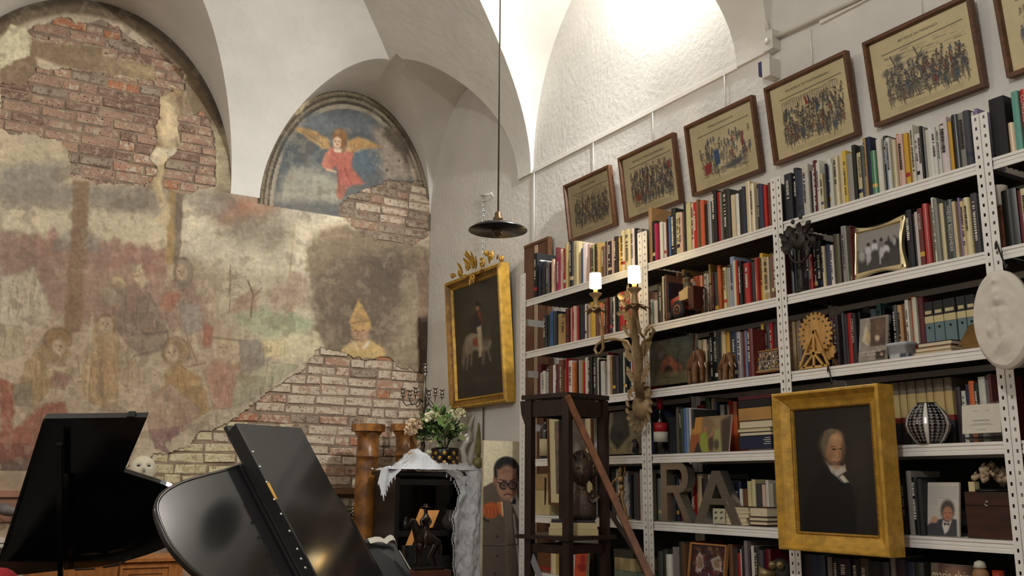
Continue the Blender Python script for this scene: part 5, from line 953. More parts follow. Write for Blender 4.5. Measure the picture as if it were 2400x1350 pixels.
def p_shield(x, y, u, v):
    c = Canvas(x, y, (120, 108, 84)); c.ell(1440, 985, 18, 20, (134, 122, 98), .6, .6); c.poly([(1436, 966), (1470, 962), (1474, 1000), (1476, 1020), (1462, 1036), (1447, 1053), (1430, 1028), (1432, 1005), (1440, 990)], (50, 44, 38), 2.5); c.ell(1450, 985, 14, 22, (66, 60, 50), .6, .8); c.ell(1452, 1022, 6, 8, (30, 26, 24), .5, .9); c.poly([(1430, 1064), (1432, 1040), (1447, 1056), (1466, 1040), (1470, 1062)], (148, 134, 96), 3); c.mult(.85 + .3 * fbm(x, y, 9, 3, 14)); return c
board('shield_panel', 'old wooden panel painted with a dark pointed shield', 'panel', (1424, 966), (1516, 960), (1514, 1062), (1428, 1066), SF + .06, 6, .012, p_shield, 70, 80, WOODFRAME, mat=PAINT)
def p_fly(x, y, u, v):
    c = Canvas(x, y, (64, 38, 40)); r = random.Random(8)
    for k_ in range(70): a, b = r.uniform(1625, 1702), r.uniform(1282, 1350); c.ell(a, b, r.uniform(2, 8), r.uniform(2, 6), r.choice([(96, 40, 44), (120, 92, 62), (74, 60, 80), (52, 40, 40), (134, 112, 78)]), .5, .8, r.uniform(0, 3))
    for pts in ([(1630, 1340), (1632, 1305), (1640, 1292), (1648, 1305), (1650, 1330), (1640, 1340)], [(1665, 1312), (1685, 1302), (1692, 1315), (1690, 1340), (1672, 1335)]): c.poly(pts, (176, 160, 150), 2); c.poly([(a * .6 + 1642 * .4 if a < 1660 else a * .6 + 1680 * .4, b * .6 + 1320 * .4) for a, b in pts], (140, 116, 92), 2)
    for k_ in range(22): a, b = r.uniform(1628, 1695), r.uniform(1290, 1345); c.line([(a, b), (a + r.uniform(-8, 8), b + r.uniform(-10, 10))], r.uniform(1, 2.2), r.choice([(30, 26, 30), (170, 50, 44), (40, 36, 90), (206, 196, 190)]), .85)
    c.ell(1660, 1322, 5, 9, (70, 60, 60), .3); return c
board('butterfly_painting', 'colourful abstract butterfly painting in a pale wood frame', 'painting', (1624, 1272), (1706, 1277), (1696, 1398), (1606, 1390), SF + .012, 9, .012, p_fly, 80, 100, WOODFRAME, frame=.010, fmat=nmat('pale_pine_frame', rgb(176, 124, 72), .5, var=.2), mat=VARN, row=5)
def p_vest(x, y, u, v):
    c = Canvas(x, y, (196, 190, 182)); 
    for k_ in range(9): c.line([(2172, 1141 + k_ * 5), (2172 + (70 if k_ < 6 else 24), 1141.5 + k_ * 5)], 1.1, (150, 146, 146), .7, .6)
    c.poly([(2164, 1242), (2172, 1232), (2186, 1222), (2210, 1215), (2216, 1212), (2228, 1215), (2242, 1218), (2244, 1262), (2164, 1262)], (64, 64, 70), 2); c.poly([(2210, 1218), (2220, 1225), (2232, 1216), (2222, 1245), (2214, 1252), (2208, 1232)], (208, 202, 194), 1.5); c.poly([(2212, 1224), (2220, 1228), (2225, 1224), (2224, 1232), (2218, 1229), (2213, 1232)], (40, 36, 38), 1); c.ell(2221, 1196, 16, 24, (76, 70, 66), .2); c.ell(2221, 1204, 11.5, 17, (176, 122, 96), .2); c.line([(2214, 1202), (2218, 1202)], 1.6, (70, 50, 44)); c.line([(2224, 1202), (2229, 1202)], 1.6, (70, 50, 44)); c.line([(2217, 1213), (2226, 1213)], 1.8, (136, 62, 56)); c.ell(2190, 1218, 8, 8, (196, 152, 122), .25); c.line([(2180, 1224), (2188, 1219)], 5, (196, 152, 122)); return c
board('portrait_card', 'white card showing a man in vest and bow tie raising a hand', 'card', (2169, 1129), (2250, 1132), (2246, 1258), (2164, 1254), SF + .03, 8, .01, p_vest, 90, 120)
def p_card(x, y, u, v):
    c = Canvas(x, y, (214, 208, 192))
    for a, b, q in ((.36, .22, .12), (.66, .22, .08), (.5, .46, .3), (.5, .56, .44), (.5, .68, .42), (.5, .72, .6), (.5, .88, .24)): ix = np.where((abs(u - a) < q / 2) & (abs(v - b) < (.018 if b == .56 else .008)))[0]; c._mix(ix, np.full(len(ix), .6), (110, 108, 120))
    return c
t, O, R, U, N, W, H = board('invitation_card', 'white printed invitation card in a clear stand, fourth shelf', 'card', (2257, 952), (2346, 943), (2346, 1013), (2253, 1018), SF + .025, 6, .002, p_card, 60, 50, nmat('white_card', rgb(222, 216, 204), .6))
obj('acrylic_stand', MB().prism([O - N * .004 - U * .01, O + R * W - N * .004 - U * .01, O + R * W - N * .004 + U * H * 1.08, O - N * .004 + U * H * 1.08], -N * .003).prism([O - U * .012 - N * .006, O + R * W - U * .012 - N * .006, O + R * W - U * .012 - N * .06 - UPV * .004, O - U * .012 - N * .06 - UPV * .004], -UPV * .003), GLASS, t)
def p_marie(x, y, u, v):
    c = Canvas(x, y, (58, 38, 36)); c.ell(2235, 1345, 30, 26, (150, 116, 92), .5, .8); c.poly([(2180, 1318), (2200, 1316), (2200, 1360), (2180, 1360)], (130, 118, 100), 3, .7); return c
t, O, R, U, N, W, H = board('fashion_magazine', 'dark fashion magazine with large cream title, bottom edge', 'magazine', (2186, 1316), (2288, 1330), (2282, 1440), (2178, 1425), SF + .02, 8, .008, p_marie, 50, 60, row=5)
tm = MB(); text_mb(tm, 'marie claire', H * .26, O + R * W * .03 + U * H * .82, R, U, .002, col=(.86, .8, .68), fit=W * .92); obj('cover_title', tm, ANYCOL, t)
def p_or(x, y, u, v):
    c = Canvas(x, y, (196, 74, 36)); c.ell(1366, 1310, 6, 10, (150, 40, 26), .3); c.ell(1364, 1330, 10, 10, (140, 36, 26), .3); return c
board('orange_book_cover', 'orange book facing out with a red figure, seen through the steps', 'book', (1348, 1281), (1376, 1283), (1374, 1372), (1346, 1370), SF + .02, 4, .02, p_or, 30, 50, row=5)

# binders
def vol(px0, px1, row, pytop, dx, dep, base=0.0):
    X = SF + dx; ya, yb = shelf_x(px0, row, X), shelf_x(px1, row, X); z0 = ROWZ[row] + .0008 + base; return X, max(ya, yb) - .001, min(ya, yb) + .001, z0, PX((px0 + px1) / 2, pytop, X)[2]
BIND = [(2174, 2196, 706), (2197, 2220, 702), (2221, 2249, 697), (2252, 2273, 692), (2274, 2296, 688)]
BLU = nmat('blue_grey_board', rgb(104, 126, 130), .6, var=.1); CRM = nmat('cream_label', rgb(206, 192, 144), .7); DKB = nmat('mottled_black_board', rgb(40, 38, 38), .6, var=.3, scale=60)
for i, (a, b, tp) in enumerate(BIND):
    X, y1, y0, z0, z1 = vol(a, b, 2, tp, .13, .2); h = z1 - z0
    t = thing('file_binder', f'blue-grey file binder with cream label, {ordinal(i + 1)} of five from the left', 'binder', (X + .1, (y0 + y1) / 2, z0), 'file binders'); obj('cover', MB().box((X, y0, z0), (X + .20, y1, z0 + h * .62)), BLU, t); obj('label_band', MB().box((X - .0015, y0, z0 + h * .62), (X + .20, y1, z0 + h * .74)), CRM, t); obj('cover_top', MB().box((X, y0, z0 + h * .74), (X + .20, y1, z1)), DKB, t)
    obj('label_slip', MB().box((X - .0012, y0 + .006, z0 + h * .78), (X, y1 - .006, z0 + h * .84)), CRM, t); obj('finger_hole', MB().lathe((X - .001, (y0 + y1) / 2, z0 + h * .54), [(.005, -.0005), (.005, .001)], 10, (LF, UPV, OUT)), BLACK, t)
# cream volumes with grey heads and red feet
ENC = [(2080, 2092), (2093, 2116), (2117, 2134), (2135, 2156), (2157, 2180), (2181, 2197), (2198, 2223), (2224, 2243)]
CV, GV, RV = [nmat(nm, rgb(*c_), .7, var=.12) for nm, c_ in (('cream_cloth', (196, 172, 116)), ('grey_paper', (120, 108, 92)), ('red_strip', (140, 46, 30)))]
for i, (a, b) in enumerate(ENC):
    X, y1, y0, z0, z1 = vol(a, b, 3, 898 - 15 * (a - 2080) / 145, .14, .19); h = z1 - z0
    t = thing('cloth_volume', f'cream cloth volume with grey head and red foot, {ordinal(i + 1)} from the left', 'book', (X + .1, (y0 + y1) / 2, z0), 'cream cloth volumes')
    for nm, q0, q1, m in (('foot', 0, .36, DKB), ('red_band', .36, .44, RV), ('spine', .44, .80, CV), ('head', .80, 1, GV)):
        mb = MB(); n_ = 6; ring = [(X - .007 * math.sin(math.pi * j / n_), y1 + (y0 - y1) * j / n_) for j in range(n_ + 1)] + [(X + .2, y0), (X + .2, y1)]
        obj(nm, mb.prism([(p_[0], p_[1], z0 + h * q0) for p_ in ring], (0, 0, h * (q1 - q0))), m, t)

# bottles
def bottle(px, py0, row, dx, lab, lcols, cap):
    c = at(px, row, dx); H = hz(px, py0, dx) - c[2]; r_ = H * .135; t = thing('wine_bottle', lab, 'bottle', c, 'wine bottles'); gl = nmat('dark_bottle_glass', rgb(16, 18, 16), .08, spec=.8)
    obj('glass_body', MB().lathe(c, [(r_ * .9, 0), (r_, .01), (r_, H * .58), (r_ * .86, H * .65), (r_ * .45, H * .72), (r_ * .38, H * .78), (r_ * .38, H * .97), (r_ * .42, H * .975)], 24), gl, t); obj('capsule', MB().lathe(c + UPV * H * .80, [(r_ * .40, 0), (r_ * .41, H * .17), (r_ * .44, H * .175), (r_ * .44, H * .2)], 20), cap, t)
    for a, b, m in lcols: obj('label', MB().lathe(c + UPV * H * a, [(r_ * 1.012, 0), (r_ * 1.012, H * (b - a))], 24), m, t)
LW = nmat('white_label', rgb(206, 200, 186), .7); LR = nmat('red_label', rgb(168, 30, 34), .5)
bottle(1549, 934, 3, .06, 'dark wine bottle with red and white label beside green books', [(.22, .40, LW), (.40, .56, LR)], LR); bottle(1279, 966, 3, .05, 'dark wine bottle with a cream label seen through the steps', [(.06, .42, nmat('cream_wine_label', rgb(196, 180, 138), .7))], BLACK); bottle(1502, 962, 3, .16, 'dark bottle half hidden behind the sconce plate', [], BLACK)
# small black dog figurine
c = at(1490, 3, .03); k = .05
V, E, Rr = chain([[(c + UPV * k * 1.0, .016), (c + LF * k * .2 + UPV * k * .5, .018), (c + LF * k * .25 + UPV * k * .2, .014)], [(c + UPV * k * 1.0, .016), (c + RT * k * .1 + UPV * k * 1.4, .011), (c + LF * k * .1 + UPV * k * 1.62, .013), (c + LF * k * .55 + UPV * k * 1.5, .008)], [(c + UPV * k * 1.0, .016), (c + RT * k * .2 + UPV * k * .5, .009), (c + RT * k * .2 + UPV * k * .1, .008)]])
tag(obj('dog_figurine', skin(V, E, Rr, 2), BLACK), 'small black seated dog figurine beside the shield panel', 'figurine')

# vase
c = at(2179, 3, .03); H = hz(2179, 945, .03) - c[2]; rv = abs(shelf_x(2131, 3, SF + .045) - shelf_x(2227, 3, SF + .045)) / 2 * .96
prof = [(rv * .52, 0), (rv * .66, H * .08), (rv * .9, H * .28), (rv, H * .46), (rv * .93, H * .64), (rv * .72, H * .82), (rv * .5, H * .95), (rv * .42, H), (rv * .38, H), (rv * .36, H * .95)]
def vase_mesh():
    nn, mm = 96, 60; hs = np.linspace(0, 1, mm); pr = np.array(prof[:8]); V = []; C = []
    for j in range(mm):
        z = hs[j] * H; r_ = np.interp(z, pr[:, 1], pr[:, 0])
        for i in range(nn):
            a = 2 * math.pi * i / nn; V.append(c + LF * r_ * math.cos(a) + OUT * r_ * math.sin(a) + UPV * z); s_ = (i % 16); row = (hs[j] * 13) % 1.0; line = i % 4 == 0 and .04 < hs[j] < .97; big = s_ in (0, 15, 1); hor = row < .22 and .05 < hs[j] < .95
            C.append((.86, .85, .82) if big else (.62, .61, .6) if (line and row > .5) or (hor and i % 4 != 2) else (.04, .04, .045))
    mb = MB(); mb.v = [tuple(map(float, v)) for v in V]; mb.c = C; mb.f = [(j * nn + i, j * nn + (i + 1) % nn, (j + 1) * nn + (i + 1) % nn, (j + 1) * nn + i) for j in range(mm - 1) for i in range(nn)] + [tuple(range(nn - 1, -1, -1))]; mb.smooth = [True] * len(mb.f); return mb
t = tag(obj('patterned_vase', vase_mesh(), nmat('glazed_pattern', (1, 1, 1), .15, attr=True, var=.02)), 'round black glazed vase with a white net pattern', 'vase')
obj('rim', MB().lathe(c + UPV * (H - .003), [(rv * .36, 0), (rv * .43, 0), (rv * .43, .005), (rv * .36, .005)], 32), BLACK, t)

# stacks of boxes and books lying flat
def flat(name, lab, cat, px0, px1, py0, py1, row, dx, dep, mat, group=None, pages=False, base=None):
    X = SF + dx; za = PX((px0 + px1) / 2, py1, X)[2]; zb = PX((px0 + px1) / 2, py0, X)[2]; zmid = (za + zb) / 2; d = ray(px0, 700)
    def yy(px):
        lo, hi = 0., 1.; d0, d1 = ray(px, 0), ray(px, 1500)
        for _ in range(30):
            m = (lo + hi) / 2; dd = d0 * (1 - m) + d1 * m
            if CAM_H + dd[2] * X / dd[0] > zmid: lo = m
            else: hi = m
        return dd[1] * X / dd[0]
    y1, y0 = yy(px0), yy(px1)
    if pages:
        t = thing(name, lab, cat, (X + dep / 2, (y0 + y1) / 2, za), group); e_ = min(.003, (zb - za) * .2)
        obj('cover', MB().box((X, y0, za), (X + dep, y1, za + e_)).box((X, y0, zb - e_), (X + dep, y1, zb)).box((X, y1 - e_, za), (X + dep, y1, zb)), mat, t); obj('page_block', MB().box((X + .002, y0 + .002, za + e_), (X + dep - .002, y1 - e_, zb - e_)), PAGES, t)
    else:
        t = tag(obj(name, MB().box((X, y0, za + .0003), (X + dep, y1, zb - .0003)), mat), lab, cat, group)
    return t, X, y0, y1, za, zb
def cm(nm, r_, g_, b_, ro=.6, **k_): return nmat(nm, rgb(r_, g_, b_), ro, **k_)
ST = [('book', 'grey folded card at the bottom of the box stack', 'card', 1756, 1810, 1052, 1057, (96, 92, 88)), ('book', 'thick navy book with white lettering in the box stack', 'book', 1732, 1808, 1022, 1052, (26, 32, 58)), ('book', 'dark book with white page edge in the box stack', 'book', 1733, 1807, 1012, 1021.5, (36, 36, 44)), ('book', 'cream paperback lying above the dark books', 'book', 1729, 1805, 1004, 1011.5, (206, 192, 140)), ('book', 'striped paperback lying below the tan box', 'book', 1732, 1809, 985, 1003.5, (70, 60, 54)), ('storage_box', 'tan cardboard box on top of the lying books', 'box', 1731, 1807, 955, 984.5, (176, 132, 74)), ('book', 'black lying book beneath the maroon one', 'book', 1731, 1806, 936, 954.5, (22, 20, 22)), ('book', 'maroon lying book topping the box stack', 'book', 1730, 1806, 927, 935.5, (84, 26, 30))]
for nm, lb, ct, a, b, c0_, c1_, col in ST: t, X, y0, y1, za, zb = flat(nm, lb, ct, a, b, c0_, c1_, 3, .03, .22, cm(lb[:24].replace(' ', '_'), *col), pages=ct == 'book' and 'dark book' in lb or 'cream' in lb or 'striped' in lb)
t = [o for o in bpy.data.objects if o.get('label') == ST[1][1]][0]; X, y1, y0, zb, za = SF + .03, shelf_x(1732, 3), shelf_x(1808, 3), ROWZ[3] + .07, ROWZ[3] + .01
tm = MB(); [tm.box((X - .001, y0 + .03, ROWZ[3] + .03 + k_ * .009), (X + .0, y0 + .075 - .01 * (k_ % 2), ROWZ[3] + .033 + k_ * .009)) for k_ in range(4)]; obj('spine_lettering', tm, LW, t)
for i, (a, b, c0_, c1_, col, lb) in enumerate([(1694, 1752, 1224, 1230, (206, 194, 150), 'cream paperback at the foot of the paperback pile'), (1695, 1749, 1213, 1223.5, (208, 196, 152), 'second lying cream paperback from the bottom'), (1696, 1754, 1203, 1212.5, (206, 192, 150), 'third lying cream paperback from the bottom'), (1700, 1755, 1195, 1202.5, (210, 198, 158), 'fourth lying cream paperback from the bottom'), (1704, 1753, 1189, 1194.5, (212, 202, 166), 'topmost cream paperback of the lying pile')]): flat('book', lb, 'book', a, b, c0_, c1_, 4, .02, .12, cm(f'paperback_{i}', *col), 'lying cream paperbacks', True)
for i, (a, b, c0_, c1_, col, lb) in enumerate([(1757, 1798, 1222, 1231, (92, 72, 52), 'bottom brown volume of the lying pile by the portrait'), (1754, 1799, 1212, 1221.5, (82, 66, 48), 'middle brown volume of the lying pile by the portrait'), (1756, 1798, 1189, 1211.5, (74, 54, 38), 'thick brown volume topping the pile by the portrait')]): flat('book', lb, 'book', a, b, c0_, c1_, 4, .03, .16, cm(f'brown_volume_{i}', *col), 'lying brown volumes', True)
def p_leaf(x, y, u, v):
    c = Canvas(x, y, (188, 182, 156))
    for a, b in ((1678, 1201), (1691, 1201), (1678, 1214), (1691, 1214)): c.ell(a, b, 3.5, 2.2, (56, 54, 50), .4, .9, -.6); c.line([(a - 3, b + 2), (a + 1, b - 1)], 1.2, (56, 54, 50))
    return c
board('leaf_card', 'pale card printed with four small dark leaves', 'card', (1671, 1192), (1699, 1192), (1699, 1228), (1671, 1227), SF + .008, 3, .003, p_leaf, 40, 50)
UPR = [(1733, 1740, 1146, (206, 200, 190), 'thin white'), (1741, 1751, 1146, (104, 66, 44), 'brown'), (1752, 1761, 1128, (198, 186, 140), 'cream'), (1762, 1771, 1124, (204, 194, 150), 'taller cream'), (1772, 1785, 1134, (62, 62, 62), 'charcoal labelled'), (1786, 1794, 1136, (206, 178, 160), 'pinkish'), (1795, 1802, 1126, (206, 198, 186), 'white'), (1803, 1812, 1133, (164, 158, 140), 'grey')]
zp = PX(1775, 1188, SF + .06)[2]
for a, b, tp, col, nm in UPR:
    X = SF + .07; ya, yb = PX(a, 1170, X)[1], PX(b, 1170, X)[1]; z1 = PX(a, tp, X)[2]; mb, sh = book_mb(yb + .0005, ya - .0005, zp + .001, z1 - zp, X, .12, col, 0, False, None); bo = tag(obj('book', mb, ANYCOL), f'{nm} paperback standing on the brown volumes beside the portrait frame', 'book', 'books standing on lying volumes'); obj('page_block', MB().box((X + .003, yb + .002, zp + .003), (X + .117, ya - .002, z1 - .003)), PAGES, bo)
# flat books by the blue dish
for a, b, c0_, c1_, col, lb, dx in [(2142, 2230, 823, 830, (196, 188, 160), 'thin pale book at the foot of the small pile by the binders', .02), (2145, 2228, 812, 822.5, (150, 108, 64), 'tan bound book in the small pile by the binders', .02), (2150, 2230, 800, 811.5, (50, 36, 34), 'dark bound book with cream page edges by the binders', .025)]: flat('book', lb, 'book', a, b, c0_, c1_, 2, dx, .09, cm(lb[:20].replace(' ', '_'), *col), pages=True)
# blue and white dish
c = at(2115, 2, .055); w_ = abs(shelf_x(2088, 2, SF + .055) - shelf_x(2144, 2, SF + .055)); h = hz(2115, 804, .055) - c[2]
def dish_c(x, y):
    f = fbm(x, y, 7, 3, 3); return (.16, .22, .32) if f > .58 else (.78, .79, .78)
mb = MB(); n_ = 32; V = []; C = []
for j, (r_, z) in enumerate([(.42, 0), (.46, .1), (.5, .78), (.56, .82), (.56, 1), (.52, 1), (.48, .3), (0.01, .25)]):
    for i in range(n_): a = 2 * math.pi * i / n_; sq = 1 / max(abs(math.cos(a)), abs(math.sin(a))) ** .75; V.append(c + LF * w_ * r_ * math.cos(a) * sq * .8 + OUT * .045 / .5 * r_ * math.sin(a) * sq * .8 + UPV * h * z); q = V[-1]; sx, sy = project(q); C.append(dish_c(np.array([sx]), np.array([sy])) if j in (1, 2) else (.7, .72, .74))
mb.v = [tuple(map(float, v)) for v in V]; mb.c = C; mb.f = [(j * n_ + i, j * n_ + (i + 1) % n_, (j + 1) * n_ + (i + 1) % n_, (j + 1) * n_ + i) for j in range(7) for i in range(n_)]; mb.smooth = [True] * len(mb.f)
tag(obj('porcelain_dish', mb, nmat('glazed_porcelain', (1, 1, 1), .15, attr=True, var=.03)), 'blue and white porcelain dish beside the museum magazine', 'dish')
# brass pyramid box
a, b = PX(2247, 806, SF + .02), PX(2298, 800, SF + .02); ap = PX(2268, 764, SF + .08); zb_ = ROWZ[2] + .018
pts = [np.array([SF + .015, a[1], zb_]), np.array([SF + .015, b[1], zb_]), np.array([SF + .125, b[1], zb_]), np.array([SF + .125, a[1], zb_])]
tag(obj('brass_cone', MB().add(pts + [np.array([SF + .06, (a[1] + b[1]) / 2 + .02, ap[2]]), np.array([SF + .06, b[1], ap[2] + .008])], [(0, 4, 3), (0, 1, 5, 4), (1, 2, 5), (2, 3, 4, 5), (3, 2, 1, 0)]).box((SF + .01, b[1], ROWZ[2] + .001), (SF + .13, a[1] - .02, zb_ - .001)), nmat('dull_brass', rgb(128, 96, 52), .4, metal=.6, var=.2)), 'dull brass wedge-shaped box beside the binders', 'box')

# big letters R and A in bent metal
ALU = nmat('brushed_aluminium', rgb(168, 160, 150), .3, metal=.85, var=.12, stretch=(1, 1, 20), scale=20)
def letter(ch, x0, x1, y0, y1, dx, lab):
    X = SF + dx; O = PX(x0, y1, X); W = O[1] - PX(x1, y1, X)[1]; H = PX(x0, y0, X)[2] - O[2]; O = np.array([X, O[1], ROWZ[4] + .001]); H = PX(x0, y0, X)[2] - O[2]
    def q(pts): return [O + RT * W * a + UPV * H * b for a, b in pts]
    mb = MB()
    if ch == 'R':
        st = [q([(0, 0), (.20, 0), (.20, 1), (0, 1)])]; bowl = [(.2, 1), (.62, 1)] + [(.62 + .30 * math.sin(a), .74 + .26 * math.cos(a)) for a in np.linspace(.2, 3.0, 9)] + [(.2, .48), (.2, .60)] + [(.6 + .12 * math.sin(a), .74 - .13 * math.cos(a)) for a in np.linspace(.1, 3.0, 8)] + [(.2, .87)]
        st.append(q(bowl)); st.append(q([(.42, .48), (.62, .48), (1, 0), (.78, 0)]))
    else: st = [q([(0, 0), (.22, 0), (.60, 1), (.42, 1)]), q([(.42, 1), (.60, 1), (1, 0), (.80, 0)]), q([(.27, .36), (.75, .36), (.70, .48), (.32, .48)])]
    t = thing('metal_letter', lab, 'letter', O, 'metal letters')
    for i, s_ in enumerate(st): obj(['stem', 'bowl', 'leg'][i] if ch == 'R' else ['leg', 'leg', 'crossbar'][i], MB().prism([p_ + OUT * .001 * i for p_ in s_], -OUT * .05), ALU, t)
letter('R', 1551, 1622, 1083, 1222, .012, 'large metal letter R standing on the fifth shelf'); letter('A', 1627, 1738, 1104, 1224, .018, 'large metal letter A beside the letter R')

# wooden artist mannequin
MAN = nmat('beech_mannequin', rgb(186, 148, 98), .45, var=.15); Xm = .045
def M_(px, py): return PX(px, py, SF + Xm)
t = thing('wooden_mannequin', 'jointed wooden artist mannequin with a raised arm', 'mannequin', at(1466, 4, Xm)); zb = ROWZ[4] + .001; c = at(1466, 4, Xm)
obj('base', MB().lathe(c, [(.034, 0), (.034, .010), (.03, .013)], 20), MAN, t); obj('rod', MB().tube([c + UPV * .01, M_(1459, 1150)], .0018, 6), MAN, t)
for nm, a, b, r_ in (('head', (1453, 1109), (1455, 1094), .013), ('torso', (1455, 1116), (1457, 1130), .019), ('hips', (1457, 1136), (1458, 1148), .016)):
    p0, p1 = M_(*a), M_(*b); obj(nm, MB().tube([p0, p0 * .8 + p1 * .2, (p0 + p1) / 2, p0 * .2 + p1 * .8, p1], [r_ * .5, r_ * .9, r_, r_ * .85, r_ * .4], 10), MAN, t)
for nm, pts, r_ in (('arm', [(1463, 1116), (1465, 1104), (1464, 1094), (1462, 1088)], .006), ('arm', [(1449, 1118), (1438, 1128), (1432, 1138), (1431, 1150)], .006), ('leg', [(1454, 1150), (1447, 1164), (1443, 1178), (1447, 1192), (1449, 1200)], .009), ('leg', [(1461, 1150), (1458, 1166), (1460, 1180), (1466, 1195), (1469, 1208)], .009)): obj(nm, MB().tube([M_(*q) for q in pts], [r_ * 1.1, r_, r_ * .7, r_ * .9, r_ * .6][:len(pts)], 9), MAN, t)
obj('foot', MB().ball(M_(1468, 1210), (.012, .014, .006), 9, 6), MAN, t); obj('neck', MB().ball(M_(1454, 1111), .007, 8, 6), MAN, t)

# wooden box with clasp, shell group, cream block
X = SF + .02; y1, y0 = PX(2264, 1200, X)[1], shelf_x(2374, 4, X); z1 = PX(2310, 1153, X)[2]; BOXW = nmat('dark_mahogany', rgb(62, 34, 22), .4, var=.35, scale=7, stretch=(1, 1, 6)); zb = ROWZ[4] + .001
t = thing('mahogany_box', 'dark mahogany box with a small metal clasp, fifth shelf', 'box', (X + .12, (y0 + y1) / 2, zb)); obj('body', MB().box((X, y0, zb), (X + .24, y1, z1 - .05)), BOXW, t); obj('lid', MB().box((X, y0, z1 - .048), (X + .24, y1, z1)), BOXW, t); q = PX(2313, 1181, X - .003); obj('clasp', MB().tube([q + LF * .008 * math.cos(a) + UPV * .007 * math.sin(a) for a in np.linspace(-2, 2, 8)], .002, 6).box((X - .003, q[1] - .004, q[2] + .004), (X, q[1] + .004, q[2] + .012)), CHROME, t)
q = PX(2274, 1150, X + .02); tag(obj('cream_block', MB().box((X + .01, PX(2281, 1150, X)[1], z1 + .001), (X + .04, PX(2267, 1150, X)[1], PX(2274, 1129, X)[2])), CRM), 'small cream block standing on the mahogany box', 'block')
cs = PX(2325, 1150, X + .08); cs[2] = z1 + .001; t = thing('shell_ornament', 'ornament of pale shells and coral on the mahogany box', 'ornament', cs); SH = nmat('sea_shell', rgb(176, 154, 126), .4, var=.4, scale=30); rl = random.Random(2)
obj('stand', MB().lathe(cs, [(.07, 0), (.075, .004), (.05, .010)], 24), BLACK, t)
for k_ in range(16):
    a = rl.uniform(0, 6.28); r_ = rl.uniform(0, .055); hgt = rl.uniform(.015, .085) * (1.2 - r_ * 9); p_ = cs + np.array([r_ * math.cos(a), r_ * math.sin(a), .01 + max(hgt, .012)]); s_ = rl.uniform(.014, .026)
    mb = MB(); m_ = 16; pts = []; rad = []
    for i in range(m_): q = i / (m_ - 1); aa = q * 9 + a; pts.append(p_ + np.array([math.cos(aa) * s_ * .5 * (1 - q), math.sin(aa) * s_ * .5 * (1 - q), s_ * 1.2 * q])); rad.append(s_ * .55 * (1 - q) + .001)
    obj('shell', mb.tube(pts, rad, 8), SH, t)
# manila pouch by the left post
q0, q1 = PX(1241, 1198, SF + .03), PX(1290, 1198, SF + .03); z1 = PX(1265, 1112, SF + .03)[2]; z0 = ROWZ[4] + .001
t = thing('canvas_pouch', 'cream canvas pouch with dark strap behind the steps', 'bag', ((q0[0] + .04), (q0[1] + q1[1]) / 2, z0)); mb = MB(); y1, y0 = q0[1], q1[1]; obj('pouch', MB().hexa([(SF + .02, y0, z0), (SF + .10, y0, z0), (SF + .10, y1, z0), (SF + .02, y1, z0), (SF + .045, y0 + .01, z1), (SF + .075, y0 + .01, z1), (SF + .075, y1 - .025, z1), (SF + .045, y1 - .025, z1)]), nmat('cream_canvas', rgb(190, 172, 126), .8, var=.15), t); obj('flap', MB().hexa([(SF + .030, y0 + .004, z0 + (z1 - z0) * .62), (SF + .034, y0 + .004, z0 + (z1 - z0) * .62), (SF + .034, y1 - .012, z0 + (z1 - z0) * .62), (SF + .030, y1 - .012, z0 + (z1 - z0) * .62), (SF + .040, y0 + .008, z1 + .004), (SF + .08, y0 + .008, z1 + .004), (SF + .08, y1 - .02, z1 + .004), (SF + .040, y1 - .02, z1 + .004)]), nmat('tan_canvas', rgb(160, 134, 88), .8), t); obj('strap', MB().box((SF + .026, y0 + .05, z0 + .05), (SF + .029, y0 + .062, z1 - .02)), BLACK, t)
# brown framed panel behind the left end
yl = PX(1226, 600, XR - .06)[1]; yr = PX(1284, 590, XR - .06)[1]; zt = PX(1255, 565, XR - .06)[2]
BRP = nmat('brown_hardboard', rgb(96, 62, 44), .7, var=.15); t = thing('brown_panel', 'tall brown framed board behind the left end of the shelving', 'panel', (XR - .06, (yl + yr) / 2, 0)); X = XR - .010
obj('board', MB().box((XR - .050, yr + .012, .002), (XR - .030, yl, zt - .02)), BRP, t); obj('frame_edge', MB().box((XR - .055, yr + .012, zt - .0195), (XR - .025, yl, zt)).box((XR - .058, yr, .002), (XR - .022, yr + .0115, zt)), WOODFRAME, t); obj('cross_batten', MB().box((XR - .054, (yl + yr) / 2 - .02, .002), (XR - .0505, (yl + yr) / 2 + .02, zt - .03)), nmat('pale_batten', rgb(170, 150, 124), .7), t)
# monster mask with horn on the sixth shelf
c = at(1822, 5, .03); t = thing('monkey_mask', 'dark carved mask with round bulging eyes and a brass horn', 'mask', c); sc = .07; BRS = nmat('tarnished_brass', rgb(140, 122, 84), .4, metal=.5, var=.2)
hd = PX(1822, 1335, SF + .03); obj('face', MB().ball(hd + UPV * -.01 + (.02, 0, 0), (.04, .06, .06), 14, 10), nmat('dark_mask', rgb(46, 40, 36), .6), t)
for px in (1811, 1829): e_ = obj('eye', MB().ball(PX(px, 1325, SF + .005), .019, 12, 8), BRS, t); obj('pupil', MB().ball(PX(px - 1, 1325, SF - .013), .004, 6, 5), BLACK, e_)
q = PX(1800, 1345, SF - .01); obj('horn', MB().lathe(q, [(.012, -.03), (.016, 0), (.034, .04), (.030, .038), (.012, 0)], 18, (UPV, np.array([.5, .6, 0]) / .78, np.array([-.6, .6, 0]) / .85)), BRS, t); obj('stand', MB().lathe((hd[0] + .02, hd[1], ROWZ[5] + .001), [(.05, 0), (.05, .01), (.02, .02), (.02, hd[2] - ROWZ[5] - .05)], 14), BLACK, t)
